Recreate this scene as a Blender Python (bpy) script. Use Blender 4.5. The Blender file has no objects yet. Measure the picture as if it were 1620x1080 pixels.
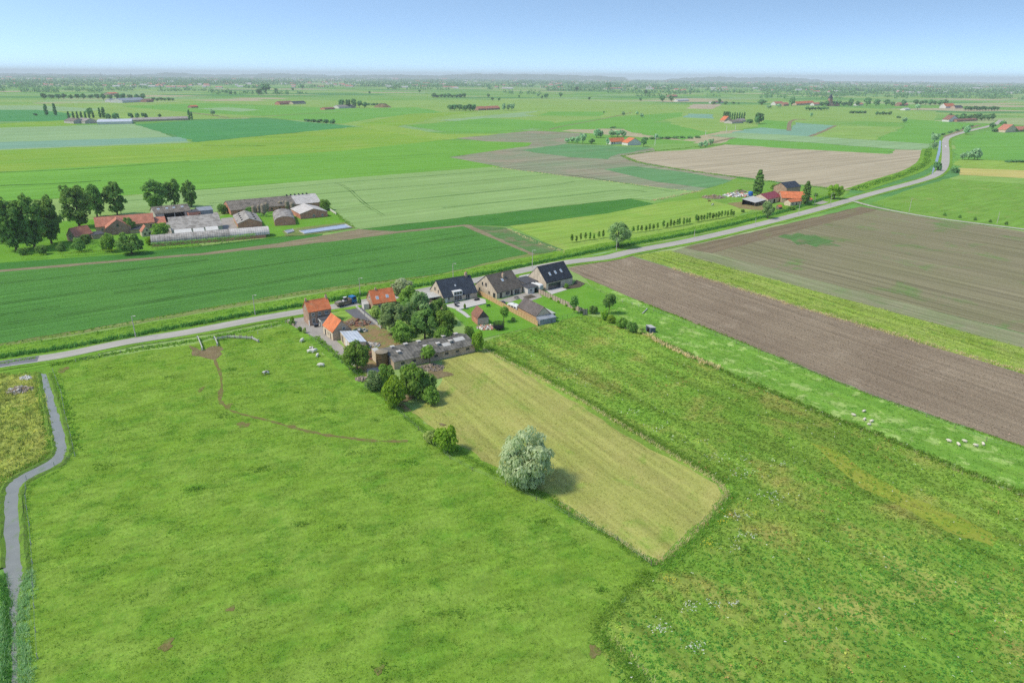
import bpy, bmesh, math, random
import numpy as np
from mathutils import Vector, Matrix

SC = bpy.context.scene
COL = SC.collection
rnd = random.Random(7)
R = math.radians

# ------------------------------------------------------------------ camera, sky, sun, exposure
CAM_H, FPX, PITCH, ROLL = 80.0, 1080.0, R(21.2), R(0.45)
cr, sr, cp, sp = math.cos(ROLL), math.sin(ROLL), math.cos(PITCH), math.sin(PITCH)
cam = bpy.data.cameras.new('camera')
cam.lens, cam.sensor_width, cam.clip_start, cam.clip_end = 24.0, 36.0, 0.5, 120000.0
cam_o = bpy.data.objects.new('camera', cam)
COL.objects.link(cam_o)
v_r0, v_u0, v_f = Vector((1, 0, 0)), Vector((0, sp, cp)), Vector((0, cp, -sp))
v_r, v_u = cr * v_r0 + sr * v_u0, -sr * v_r0 + cr * v_u0
m = Matrix((v_r, v_u, -v_f)).transposed().to_4x4()
m.translation = Vector((0, 0, CAM_H))
cam_o.matrix_world = m
SC.camera = cam_o

SUN_EL, SUN_AZ = R(54), R(196)          # azimuth of the direction towards the sun, counter-clockwise from +X
world = bpy.data.worlds.new('World')
SC.world = world
world.use_nodes = True
wn, wl = world.node_tree.nodes, world.node_tree.links
wn.clear()
w_out = wn.new('ShaderNodeOutputWorld')
w_bg = wn.new('ShaderNodeBackground')
w_sky = wn.new('ShaderNodeTexSky')
w_sky.sky_type = 'NISHITA'
w_sky.sun_disc = False
w_sky.sun_elevation = SUN_EL
w_sky.sun_rotation = R(90) - SUN_AZ
w_sky.air_density, w_sky.dust_density, w_sky.ozone_density = 1.0, 0.6, 1.1
w_tc = wn.new('ShaderNodeTexCoord')
w_sep = wn.new('ShaderNodeSeparateXYZ')
w_mul = wn.new('ShaderNodeMath'); w_mul.operation = 'MULTIPLY_ADD'
w_mul.inputs[1].default_value = 4.0; w_mul.inputs[2].default_value = 0.14
w_com = wn.new('ShaderNodeCombineXYZ')
w_nrm = wn.new('ShaderNodeVectorMath'); w_nrm.operation = 'NORMALIZE'
wl.new(w_tc.outputs['Generated'], w_sep.inputs[0])
wl.new(w_sep.outputs[0], w_com.inputs[0]); wl.new(w_sep.outputs[1], w_com.inputs[1])
wl.new(w_sep.outputs[2], w_mul.inputs[0]); wl.new(w_mul.outputs[0], w_com.inputs[2])
wl.new(w_com.outputs[0], w_nrm.inputs[0]); wl.new(w_nrm.outputs[0], w_sky.inputs['Vector'])
w_tint = wn.new('ShaderNodeVectorMath'); w_tint.operation = 'MULTIPLY'; w_tint.inputs[1].default_value = (0.96, 1.0, 0.93)
wl.new(w_sky.outputs[0], w_tint.inputs[0]); wl.new(w_tint.outputs[0], w_bg.inputs[0]); wl.new(w_bg.outputs[0], w_out.inputs[0])
w_bg.inputs[1].default_value = 0.098

sun = bpy.data.lights.new('sun', 'SUN')
sun.energy, sun.angle, sun.color = 1.4, R(10.0), (1.0, 0.91, 0.74)
sun_o = bpy.data.objects.new('sun', sun)
COL.objects.link(sun_o)
sd = Vector((math.cos(SUN_EL) * math.cos(SUN_AZ), math.cos(SUN_EL) * math.sin(SUN_AZ), math.sin(SUN_EL)))
sun_o.rotation_euler = sd.to_track_quat('Z', 'Y').to_euler()
sun_o.location = (0, 0, 300)

SC.view_settings.view_transform = 'Standard'
SC.view_settings.look = 'None'
SC.view_settings.gamma = 1.0
SC.view_settings.use_curve_mapping = False
SC.view_settings.exposure = 1.52
cy = SC.cycles
cy.max_bounces, cy.diffuse_bounces, cy.glossy_bounces = 8, 4, 2
cy.transmission_bounces, cy.volume_bounces, cy.transparent_max_bounces = 6, 0, 4
cy.use_denoising = False
cy.caustics_reflective = cy.caustics_refractive = False

# ------------------------------------------------------------------ picture -> ground, heights
def ray(px, py):
    x, y = (px - 810) / FPX, -(py - 540) / FPX
    x, y = x * cr - y * sr, x * sr + y * cr
    return Vector((x, cp + y * sp, -sp + y * cp))

def gp(px, py, h=0.0):
    d = ray(px, py)
    t = (h - CAM_H) / d.z
    return Vector((d.x * t, d.y * t, h))

def proj_y(p):
    zz = p.z - CAM_H
    dep = p.y * cp - zz * sp
    a, b = p.x / dep, (p.y * sp + zz * cp) / dep
    return 540 - (-a * sr + b * cr) * FPX

def ht(p, ty):
    """height above ground point p that shows at picture row ty"""
    lo, hi = 0.0, 200.0
    for _ in range(40):
        mid = (lo + hi) / 2
        if proj_y(Vector((p.x, p.y, mid))) > ty: lo = mid
        else: hi = mid
    return lo

def pxw(p, n):
    """metres that n picture pixels span sideways at point p"""
    zz = p.z - CAM_H
    return n * (p.y * cp - zz * sp) / FPX

# ------------------------------------------------------------------ materials
def S(r, g, b, k=0.747):
    f = lambda c: (c / 12.92 if c <= 0.04045 else ((c + 0.055) / 1.055) ** 2.4)
    return (f(r / 255) * k, f(g / 255) * k, f(b / 255) * k, 1.0)

class NT:
    def __init__(s, name):
        s.m = bpy.data.materials.new(name)
        s.m.use_nodes = True
        s.n, s.l = s.m.node_tree.nodes, s.m.node_tree.links
        s.n.clear()
        s.out = s.n.new('ShaderNodeOutputMaterial')
    def put(s, sock, v):
        if hasattr(v, 'links') or isinstance(v, bpy.types.NodeSocket): s.l.new(v, sock)
        else: sock.default_value = v
    def math(s, op, a, b=None, c=None, clamp=False):
        n = s.n.new('ShaderNodeMath'); n.operation = op; n.use_clamp = clamp
        s.put(n.inputs[0], a)
        if b is not None: s.put(n.inputs[1], b)
        if c is not None: s.put(n.inputs[2], c)
        return n.outputs[0]
    def mix(s, f, a, b, blend='MIX'):
        n = s.n.new('ShaderNodeMix'); n.data_type = 'RGBA'; n.blend_type = blend; n.clamp_factor = True
        s.put(n.inputs[0], f); s.put(n.inputs[6], a); s.put(n.inputs[7], b)
        return n.outputs[2]
    def noise(s, vec, scale, detail=3.0, rough=0.55, dist=0.0):
        n = s.n.new('ShaderNodeTexNoise')
        s.put(n.inputs['Vector'], vec); n.inputs['Scale'].default_value = scale
        n.inputs['Detail'].default_value = detail; n.inputs['Roughness'].default_value = rough
        n.inputs['Distortion'].default_value = dist
        return n.outputs[0]
    def rng(s, v, a, b, c=0.0, d=1.0):
        n = s.n.new('ShaderNodeMapRange'); n.clamp = True
        s.put(n.inputs[0], v)
        for i, x in enumerate((a, b, c, d)): s.put(n.inputs[i + 1], x)
        return n.outputs[0]
    def mapping(s, vec, loc=(0, 0, 0), rot=(0, 0, 0), scale=(1, 1, 1)):
        n = s.n.new('ShaderNodeMapping')
        s.put(n.inputs[0], vec)
        n.inputs[1].default_value, n.inputs[2].default_value, n.inputs[3].default_value = loc, rot, scale
        return n.outputs[0]
    def sep(s, vec):
        n = s.n.new('ShaderNodeSeparateXYZ'); s.put(n.inputs[0], vec); return n.outputs
    def pos(s):
        return s.n.new('ShaderNodeNewGeometry').outputs['Position']
    def obj(s):
        return s.n.new('ShaderNodeTexCoord').outputs['Object']
    def attr(s, name):
        n = s.n.new('ShaderNodeAttribute'); n.attribute_name = name; return n.outputs['Fac']
    def orand(s):
        return s.n.new('ShaderNodeObjectInfo').outputs['Random']
    def bump(s, h, strength, dist):
        n = s.n.new('ShaderNodeBump'); s.put(n.inputs['Height'], h)
        n.inputs['Strength'].default_value = strength; n.inputs['Distance'].default_value = dist
        return n.outputs[0]
    def hsv(s, col, h=0.5, sat=1.0, v=1.0):
        n = s.n.new('ShaderNodeHueSaturation'); s.put(n.inputs['Color'], col)
        s.put(n.inputs['Hue'], h); s.put(n.inputs['Saturation'], sat); s.put(n.inputs['Value'], v)
        return n.outputs[0]
    def diffuse(s, col, normal=None):
        n = s.n.new('ShaderNodeBsdfDiffuse'); s.put(n.inputs[0], col)
        if normal is not None: s.put(n.inputs['Normal'], normal)
        s.l.new(n.outputs[0], s.out.inputs[0]); return n
    def pbr(s, col, rough=0.7, spec=0.3, metal=0.0, normal=None):
        n = s.n.new('ShaderNodeBsdfPrincipled'); s.put(n.inputs['Base Color'], col)
        s.put(n.inputs['Roughness'], rough); n.inputs['Metallic'].default_value = metal
        n.inputs['Specular IOR Level'].default_value = spec
        if normal is not None: s.put(n.inputs['Normal'], normal)
        s.l.new(n.outputs[0], s.out.inputs[0]); return n

def field_mat(name, a, b, c, ang=0.0, patch=14.0, fine=1.6, fine_amt=0.5, c_at=(0.55, 0.75), streak=(40.0, 1.6, 0.3),
              rows=None, tram=None, bump=0.25, fleck=None, k=0.74, blades=False):
    """vegetation or soil: a/b mixed in broad patches, c as blotches, streaks along the working direction, crop rows, wheel tracks"""
    t = NT(name)
    off = (sum(ord(ch) * (i + 3) for i, ch in enumerate(name)) % 997) * 1.37
    p = t.mapping(t.pos(), loc=(off, off * 0.7, 0), rot=(0, 0, -ang))
    a, b, c = S(*a, k), S(*b, k), S(*c, k)
    n1 = t.noise(p, 1.0 / patch, 6.0, 0.6)
    col = t.mix(t.rng(n1, 0.36, 0.64), a, b)
    n2 = t.noise(t.mapping(p, loc=(51, 17, 3)), 1.7 / patch, 5.0, 0.65, 0.4)
    col = t.mix(t.rng(n2, *c_at), col, c)
    if streak:
        st = t.noise(t.mapping(p, scale=(1.0 / streak[0], 1.0 / streak[1], 1)), 1.0, 3.0, 0.6)
        col = t.mix(streak[2], col, t.hsv(col, v=t.rng(st, 0.3, 0.7, 0.45, 1.55)))
    f = t.noise(p, fine, 5.0, 0.7)
    col = t.hsv(col, v=t.rng(f, 0.25, 0.75, 1.0 - fine_amt, 1.0 + fine_amt))
    x, y, z = t.sep(p)
    if rows:
        wob = t.math('MULTIPLY_ADD', n1, 0.4, y)
        w = t.math('SINE', t.math('MULTIPLY', wob, 2 * math.pi / rows[0]))
        col = t.mix(t.rng(w, 0.1, 0.9, 0.0, rows[1]), col, S(*rows[2], k))
    if tram:
        fr = t.math('PINGPONG', t.math('ADD', y, tram[3] if len(tram) > 3 else 0.0), tram[0])
        d = t.math('ABSOLUTE', t.math('SUBTRACT', fr, 1.0))
        brk = t.rng(t.noise(t.mapping(p, scale=(0.02, 0.05, 1)), 1.0, 2.0), 0.38, 0.5)
        col = t.mix(t.math('MULTIPLY', t.rng(d, 0.3, 0.6, tram[1], 0.0), brk), col, S(*tram[2], k))
    if fleck:
        fl = t.noise(p, fleck[0], 2.0, 0.5)
        col = t.mix(t.rng(fl, fleck[1], fleck[1] + 0.04), col, S(*fleck[2], k))
    var = t.attr('var')
    col = t.hsv(col, h=t.math('MULTIPLY_ADD', var, -0.03, 0.5), v=t.math('MULTIPLY_ADD', var, 0.5, 1.0))
    nb = t.bump(t.math('ADD', f, t.math('MULTIPLY', n2, 0.6)), bump, 0.6) if bump else None
    if blades:                              # colours lightened to make up for self-shadow on upright blades, which let light through
        d = t.n.new('ShaderNodeBsdfDiffuse'); t.put(d.inputs[0], t.hsv(col, v=1.42))
        tr = t.n.new('ShaderNodeBsdfTranslucent'); t.put(tr.inputs[0], t.hsv(col, v=1.7))
        mx = t.n.new('ShaderNodeMixShader'); mx.inputs[0].default_value = 0.45
        t.l.new(d.outputs[0], mx.inputs[1]); t.l.new(tr.outputs[0], mx.inputs[2]); t.l.new(mx.outputs[0], t.out.inputs[0])
    else: t.diffuse(col, nb)
    return t.m

class Fields(dict):
    """field materials by key; key + '_t' gives the colours lightened against self-shadow, for standing blades"""
    def __init__(s): s.args = {}
    def __missing__(s, k):
        a, kw = s.args[k[:-2]]
        s[k] = field_mat(*a, blades=True, **kw)
        return s[k]
    def new(s, k, *a, **kw):
        s.args[k] = (a, kw)
        s[k] = field_mat(*a, **kw)

def surf(name, a, b, scale=1.5, amt=(0.35, 0.65), rough=0.8, spec=0.25, lines=None, k=0.74, speck=0.12, metal=0.0):
    """painted, plastered, metal or stone surface in its own object space"""
    t = NT(name)
    p = t.obj()
    n = t.noise(p, scale, 5.0, 0.62)
    col = t.mix(t.rng(n, *amt), S(*a, k), S(*b, k))
    f = t.noise(p, scale * 9, 3.0, 0.6)
    col = t.hsv(col, v=t.rng(f, 0.3, 0.7, 1 - speck, 1 + speck))
    nb = None
    if lines:                               # ribs or boards: (axis, spacing, darkening, bump)
        ax = t.sep(p)[lines[0]]
        w = t.math('SINE', t.math('MULTIPLY', ax, 2 * math.pi / lines[1]))
        col = t.hsv(col, v=t.rng(w, -1, 1, 1 - lines[2], 1.0))
        nb = t.bump(w, lines[3], 0.05)
    t.pbr(col, rough, spec, metal, nb)
    return t.m

def tiles(name, a, b, c, ax=0, sx=0.24, sz=0.3, k=0.74, rough=0.75, moss=None):
    """roof tiles or bricks: each one a little different, coursed in object space"""
    t = NT(name)
    p = t.obj()
    s3 = t.sep(p)
    n = t.n.new('ShaderNodeTexBrick')
    cb = t.n.new('ShaderNodeCombineXYZ')
    t.put(cb.inputs[0], t.math('ADD', s3[0], s3[1])); t.put(cb.inputs[1], s3[2])
    t.put(n.inputs['Vector'], cb.outputs[0])
    n.inputs['Color1'].default_value, n.inputs['Color2'].default_value = S(*a, k), S(*b, k)
    n.inputs['Mortar'].default_value = S(*c, k)
    n.inputs['Scale'].default_value = 1.0
    n.inputs['Mortar Size'].default_value = 0.02
    n.inputs['Brick Width'].default_value, n.inputs['Row Height'].default_value = sx, sz
    big = t.noise(p, 0.5, 4.0, 0.6)
    col = t.hsv(n.outputs[0], v=t.rng(big, 0.3, 0.7, 0.74, 1.2))
    if moss:
        col = t.mix(t.rng(t.noise(p, 0.9, 5.0, 0.7), moss[0], moss[0] + 0.15), col, S(*moss[1], k))
    nb = t.bump(n.outputs[1], -0.4, 0.03)
    t.pbr(col, rough, 0.25, 0.0, nb)
    return t.m

def leaf_mat(name, a, b, trans=0.3, k=1.0, nscale=0.35):
    t = NT(name)
    n = t.noise(t.obj(), nscale, 3.0, 0.6)
    var = t.attr('var')
    f = t.math('ADD', t.math('MULTIPLY', n, 0.5), t.math('MULTIPLY', var, 0.5), clamp=True)
    col = t.mix(t.rng(f, 0.25, 0.75), S(*a, k), S(*b, k))
    r_ = t.orand()
    col = t.hsv(col, h=t.rng(r_, 0, 1, 0.484, 0.502), v=t.rng(r_, 0, 1, 0.82, 1.18))
    d = t.n.new('ShaderNodeBsdfDiffuse'); t.put(d.inputs[0], col)
    tr = t.n.new('ShaderNodeBsdfTranslucent'); t.put(tr.inputs[0], t.hsv(col, h=0.49, sat=1.1, v=1.2))
    mx = t.n.new('ShaderNodeMixShader'); mx.inputs[0].default_value = trans
    t.l.new(d.outputs[0], mx.inputs[1]); t.l.new(tr.outputs[0], mx.inputs[2]); t.l.new(mx.outputs[0], t.out.inputs[0])
    return t.m

def plain(name, c, rough=0.6, spec=0.3, metal=0.0, k=0.74):
    t = NT(name)
    n = t.noise(t.obj(), 3.0, 3.0)
    t.pbr(t.hsv(S(*c, k), v=t.rng(n, 0.3, 0.7, 0.9, 1.1)), rough, spec, metal)
    return t.m

def glass_mat(name):
    t = NT(name)
    n = t.noise(t.obj(), 0.8, 2.0)
    t.pbr(t.mix(n, (0.02, 0.025, 0.03, 1), (0.06, 0.07, 0.08, 1)), 0.08, 0.6)
    return t.m

# ------------------------------------------------------------------ mesh helpers
class MB:
    def __init__(s): s.v, s.f, s.mi = [], [], []
    def add(s, vs, fs, mi=0):
        o = len(s.v)
        s.v += [tuple(p) for p in vs]
        s.f += [tuple(i + o for i in f) for f in fs]
        s.mi += [mi] * len(fs)
        return s
    def box(s, x0, x1, y0, y1, z0, z1, mi=0, taper=0.0):
        t = taper
        vs = [(x0, y0, z0), (x1, y0, z0), (x1, y1, z0), (x0, y1, z0), (x0 + t, y0 + t, z1), (x1 - t, y0 + t, z1), (x1 - t, y1 - t, z1), (x0 + t, y1 - t, z1)]
        return s.add(vs, [(0, 3, 2, 1), (4, 5, 6, 7), (0, 1, 5, 4), (1, 2, 6, 5), (2, 3, 7, 6), (3, 0, 4, 7)], mi)
    def hexa(s, vs, mi=0):
        return s.add(vs, [(0, 3, 2, 1), (4, 5, 6, 7), (0, 1, 5, 4), (1, 2, 6, 5), (2, 3, 7, 6), (3, 0, 4, 7)], mi)
    def tube(s, pts, rad, n=8, mi=0, caps=True):
        pts = [Vector(p) for p in pts]
        rings = []
        for i, p in enumerate(pts):
            d = (pts[min(i + 1, len(pts) - 1)] - pts[max(i - 1, 0)]).normalized()
            a = d.orthogonal().normalized(); b = d.cross(a)
            r = rad[i] if isinstance(rad, (list, tuple)) else rad
            rings.append([p + a * r * math.cos(2 * math.pi * j / n) + b * r * math.sin(2 * math.pi * j / n) for j in range(n)])
        vs = [q for r_ in rings for q in r_]
        fs = []
        for i in range(len(pts) - 1):
            for j in range(n):
                k = (j + 1) % n
                fs.append((i * n + j, i * n + k, (i + 1) * n + k, (i + 1) * n + j))
        if caps:
            fs.append(tuple(range(n))[::-1]); fs.append(tuple(range((len(pts) - 1) * n, len(pts) * n)))
        return s.add(vs, fs, mi)
    def lathe(s, prof, n=16, mi=0, c=(0, 0)):
        vs = [(c[0] + r * math.cos(2 * math.pi * j / n), c[1] + r * math.sin(2 * math.pi * j / n), z) for r, z in prof for j in range(n)]
        fs = []
        for i in range(len(prof) - 1):
            for j in range(n):
                k = (j + 1) % n
                fs.append((i * n + j, i * n + k, (i + 1) * n + k, (i + 1) * n + j))
        fs.append(tuple(range(n))[::-1]); fs.append(tuple(range((len(prof) - 1) * n, len(prof) * n)))
        return s.add(vs, fs, mi)
    def mesh(s, name, mats):
        me = bpy.data.meshes.new(name)
        me.from_pydata(s.v, [], s.f)
        for m_ in (mats if isinstance(mats, (list, tuple)) else [mats]): me.materials.append(m_)
        if any(s.mi): me.polygons.foreach_set('material_index', s.mi)
        me.update()
        return me
    def build(s, name, mats, parent=None):
        return link(name, s.mesh(name, mats), parent)

def link(name, me, parent=None, loc=None):
    o = bpy.data.objects.new(name, me)
    COL.objects.link(o)
    if parent is not None: o.parent = parent
    if loc is not None: o.location = loc
    return o

def tag(o, label=None, cat=None, group=None, kind=None):
    if label: o['label'] = label
    if cat: o['category'] = cat
    if group: o['group'] = group
    if kind: o['kind'] = kind
    return o

def thing(name, label, cat, loc=(0, 0, 0), rz=0.0, group=None):
    o = bpy.data.objects.new(name, None)
    COL.objects.link(o)
    o.empty_display_size = 0.5
    o.location = loc
    o.rotation_euler = (0, 0, rz)
    return tag(o, label, cat, group)

def copy_tree(o, parent=None):
    c = o.copy(); COL.objects.link(c)
    if parent is not None: c.parent = parent
    for ch in list(o.children): copy_tree(ch, c)
    return c

def np_mesh(name, verts, faces, mats, var=None):
    me = bpy.data.meshes.new(name)
    nv, (nf, k) = len(verts), faces.shape
    me.vertices.add(nv); me.vertices.foreach_set('co', np.ascontiguousarray(verts, np.float32).ravel())
    me.loops.add(nf * k); me.loops.foreach_set('vertex_index', np.ascontiguousarray(faces, np.int32).ravel())
    me.polygons.add(nf)
    me.polygons.foreach_set('loop_start', np.arange(nf, dtype=np.int32) * k)
    me.polygons.foreach_set('loop_total', np.full(nf, k, np.int32))
    for m_ in (mats if isinstance(mats, (list, tuple)) else [mats]): me.materials.append(m_)
    if var is not None:
        at = me.attributes.new('var', 'FLOAT', 'POINT'); at.data.foreach_set('value', np.ascontiguousarray(var, np.float32))
    me.update(calc_edges=True)
    return me

def rough_poly(pts, step=None, jit=0.25, seed=1):
    """closed world polygon with its edges subdivided and made slightly uneven"""
    r_ = random.Random(seed); out = []
    n = len(pts)
    for i in range(n):
        a, b = pts[i], pts[(i + 1) % n]
        L = (b - a).length
        st = step or max(2.0, min(40.0, a.length / 60))
        k = max(1, min(120, int(L / st)))
        d = (b - a) / max(L, 1e-6); nn = Vector((-d.y, d.x, 0))
        for j in range(k):
            out.append(a + (b - a) * (j / k) + (nn * r_.gauss(0, jit) if j else Vector()))
    return out

def sheet(name, pts_px, mat, z=0.03, jit=0.3, step=None, seed=1, kind='structure', world_pts=None):
    pts = world_pts or [gp(*p) for p in pts_px]
    pts = rough_poly(pts, step, jit, seed)
    me = bpy.data.meshes.new(name)
    me.from_pydata([(p.x, p.y, z) for p in pts], [], [tuple(range(len(pts)))])
    me.materials.append(mat)
    bm = bmesh.new(); bm.from_mesh(me)
    bmesh.ops.triangulate(bm, faces=bm.faces[:])
    bmesh.ops.recalc_face_normals(bm, faces=bm.faces[:])
    if sum(f.normal.z for f in bm.faces) < 0: bmesh.ops.reverse_faces(bm, faces=bm.faces[:])
    bm.to_mesh(me); bm.free()
    return tag(link(name, me), kind=kind)

def smooth_line(pts, n=6):
    out = []
    for i in range(len(pts) - 1):
        p0, p1, p2, p3 = pts[max(i - 1, 0)], pts[i], pts[i + 1], pts[min(i + 2, len(pts) - 1)]
        for j in range(n):
            t = j / n
            out.append(0.5 * ((2 * p1) + (p2 - p0) * t + (2 * p0 - 5 * p1 + 4 * p2 - p3) * t * t + (3 * p1 - p0 - 3 * p2 + p3) * t ** 3))
    out.append(pts[-1].copy())
    return out

def ribbon(name, line, w, mat, z, jit=0.0, prof=None, kind='structure', seed=3):
    """strip of width w along a world polyline; prof = [(across -1..1, height)]"""
    r_ = random.Random(seed)
    prof = prof or [(-1, 0), (1, 0)]
    mb = MB(); vs = []
    for i, p in enumerate(line):
        d = line[min(i + 1, len(line) - 1)] - line[max(i - 1, 0)]
        d.z = 0; d.normalize(); nn = Vector((d.y, -d.x, 0))
        ww = w[i] if isinstance(w, (list, tuple)) else w
        for a, h in prof:
            q = p + nn * (a * ww / 2 + (r_.gauss(0, jit) if jit else 0))
            vs.append((q.x, q.y, z + h))
    k = len(prof); fs = []
    for i in range(len(line) - 1):
        for j in range(k - 1):
            a = i * k + j
            fs.append((a, a + 1, a + k + 1, a + k))
    mb.add(vs, fs)
    return tag(mb.build(name, mat), kind=kind)

# ------------------------------------------------------------------ scattering (one mesh per scatter)
def in_poly(P, poly):
    x, y = P[:, 0], P[:, 1]
    c = np.zeros(len(P), bool)
    n = len(poly)
    for i in range(n):
        x0, y0 = poly[i]; x1, y1 = poly[(i + 1) % n]
        if y0 == y1: continue
        k = ((y0 > y) != (y1 > y)) & (x < (x1 - x0) * (y - y0) / (y1 - y0) + x0)
        c ^= k
    return c

def poly_pts(pts_px, dens, seed=1, world_pts=None):
    pts = [(p.x, p.y) for p in (world_pts or [gp(*q) for q in pts_px])]
    a = np.array(pts); lo, hi = a.min(0), a.max(0)
    g = np.random.default_rng(seed)
    n = int((hi - lo).prod() * dens)
    P = lo + g.random((n, 2)) * (hi - lo)
    return P[in_poly(P, pts)], g

def line_pts(line, w, dens, seed=1, gauss=False):
    g = np.random.default_rng(seed); out = []
    for i in range(len(line) - 1):
        a, b = line[i], line[i + 1]
        L = (b - a).length
        n = int(L * w * dens + g.random())
        if n < 1: continue
        d = (b - a) / L
        t, s = g.random(n) * L, ((g.normal(0, 0.25, n)).clip(-.6, .6) if gauss else g.random(n) - 0.5) * w
        out.append(np.stack([a.x + d.x * t - d.y * s, a.y + d.y * t + d.x * s], 1))
    return (np.concatenate(out) if out else np.zeros((0, 2))), g

def tufts(name, P, g, mat, blades=5, h=0.45, w=0.12, spread=0.25, lean=0.5, z=0.03, kind='stuff', hvar=0.4, var=(-1, 1)):
    """grass: each tuft is a few bent blades (triangles)"""
    n = len(P)
    N = n * blades
    base = np.repeat(P, blades, 0) + g.normal(0, spread, (N, 2))
    hh = h * np.repeat(1 - hvar + 2 * hvar * g.random(n), blades) * (0.7 + 0.6 * g.random(N))
    a = g.random(N) * 2 * math.pi
    ln = lean * hh * (0.3 + g.random(N))
    b2 = a + math.pi / 2 + g.normal(0, 0.5, N)
    V = np.zeros((N, 3, 3))
    V[:, 0, :2] = base + np.stack([np.cos(b2), np.sin(b2)], 1) * w / 2
    V[:, 1, :2] = base - np.stack([np.cos(b2), np.sin(b2)], 1) * w / 2
    V[:, 2, :2] = base + np.stack([np.cos(a), np.sin(a)], 1) * ln[:, None]
    V[:, :2, 2] = z; V[:, 2, 2] = z + hh
    vv = np.repeat(np.repeat(var[0] + (var[1] - var[0]) * g.random(n), blades), 3)
    return tag(link(name, np_mesh(name, V.reshape(-1, 3), np.arange(N * 3).reshape(N, 3), mat, vv)), kind=kind)

def quads(C, Nrm, size, g, aspect=1.0, droop=False):
    n = len(C)
    if droop:
        up = np.tile([0., 0., 1.], (n, 1)) + Nrm * 0.9 + g.normal(0, 0.35, (n, 3))
        u = np.cross(up, Nrm)
    else:
        u = np.cross(g.normal(0, 1, (n, 3)), Nrm)
    u /= np.linalg.norm(u, axis=1, keepdims=True) + 1e-9
    v = np.cross(Nrm, u); v /= np.linalg.norm(v, axis=1, keepdims=True) + 1e-9
    s = size[:, None] * 0.5
    V = np.stack([C - u * s, C - v * s * aspect, C + u * s, C + v * s * aspect], 1)
    return V.reshape(-1, 3), np.arange(n * 4).reshape(n, 4)

def clumps(name, P, g, mat, per=6, r=0.35, h=0.4, size=0.3, z=0.03, kind='stuff', var=(-1, 1), flat=0.5):
    """weeds: each plant a little dome of leaf quads"""
    n = len(P); N = n * per
    sc = np.repeat(0.6 + 0.8 * g.random(n), per)
    d = g.normal(0, 1, (N, 3)); d[:, 2] = np.abs(d[:, 2]) + 0.1
    d /= np.linalg.norm(d, axis=1, keepdims=True)
    C = np.zeros((N, 3)); C[:, :2] = np.repeat(P, per, 0)
    C += d * np.array([r, r, h]) * sc[:, None] * (0.6 + 0.4 * g.random(N))[:, None]
    C[:, 2] += z
    nr = d * 0.7 + np.array([0, 0, 0.9]) + g.normal(0, flat * 0.7, (N, 3)); nr /= np.linalg.norm(nr, axis=1, keepdims=True)
    V, F = quads(C, nr, size * sc * (0.6 + 0.8 * g.random(N)), g)
    vv = np.repeat(np.repeat(var[0] + (var[1] - var[0]) * g.random(n), per) + g.normal(0, 0.2, N), 4)
    return tag(link(name, np_mesh(name, V, F, mat, vv)), kind=kind)

def dirpx(a, b):
    d = gp(*b) - gp(*a)
    return math.atan2(d.y, d.x)

ROWS = dirpx((0, 542), (835, 402))           # working direction of the big fields (along the road)
CROSS = dirpx((900, 420), (1620, 700))       # working direction of the plots right of the houses

# ------------------------------------------------------------------ ground materials
M = Fields()
M.new('meadow', 'cattle_meadow_grass', (123, 159, 56), (137, 169, 70), (108, 151, 52), 0.4, patch=9, fine=1.3, fine_amt=0.26, streak=(7, 2.2, 0.35), c_at=(0.48, 0.66), bump=0.5)
M.new('hay', 'mown_hay_grass', (176, 174, 102), (166, 172, 92), (146, 168, 78), CROSS, patch=12, fine=1.8, fine_amt=0.22, streak=(45, 2.3, 0.4), c_at=(0.55, 0.7), bump=0.3)
M.new('weed', 'weedy_field', (118, 158, 60), (138, 166, 72), (166, 168, 90), CROSS + 0.06, patch=20, fine=0.9, fine_amt=0.3, streak=(60, 5.0, 0.6), c_at=(0.51, 0.70), bump=0.6)
M.new('weed_blue', 'weedy_patch_blue_green', (100, 154, 66), (108, 158, 64), (120, 160, 66), CROSS, patch=12, fine=0.9, fine_amt=0.35, streak=(20, 5.0, 0.3), c_at=(0.6, 0.72), bump=0.6)
M.new('weed_yellow', 'yellow_moss_grass', (142, 160, 58), (154, 160, 70), (124, 154, 52), CROSS, patch=6, fine=1.5, fine_amt=0.2, streak=(20, 2.0, 0.3))
M.new('sheepm', 'sheep_meadow_grass', (114, 160, 64), (128, 170, 70), (168, 194, 112), CROSS, patch=9, fine=1.0, fine_amt=0.2, streak=(14, 3.0, 0.3), c_at=(0.53, 0.62))
M.new('plough', 'ploughed_soil', (160, 144, 122), (148, 132, 112), (174, 158, 136), CROSS, patch=30, fine=2.2, fine_amt=0.35, streak=(90, 1.4, 0.35), bump=0.7, fleck=(1.4, 0.72, (178, 166, 150)))
M.new('brownstrip', 'dark_soil_strip', (136, 124, 100), (128, 116, 94), (126, 136, 88), dirpx((1100, 395), (1370, 330)), patch=22, fine=2.0, fine_amt=0.25, streak=(70, 1.4, 0.5))
M.new('sprout', 'sprouting_brown_field', (138, 135, 103), (145, 139, 111), (106, 144, 76), dirpx((1240, 400), (1620, 490)), patch=42, fine=1.4, fine_amt=0.2, streak=(140, 2.2, 0.5), c_at=(0.56, 0.72), rows=(1.5, 0.3, (120, 112, 92)), bump=0.3)
M.new('palesoil', 'pale_dry_headland', (150, 150, 118), (138, 146, 106), (122, 148, 92), CROSS, patch=14, fine=1.4, fine_amt=0.18, streak=(40, 1.8, 0.4))
M.new('strip', 'tall_grass_strip', (140, 166, 70), (156, 172, 90), (120, 158, 62), CROSS, patch=9, fine=0.9, fine_amt=0.3, streak=(40, 2.2, 0.6), bump=0.5)
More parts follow.
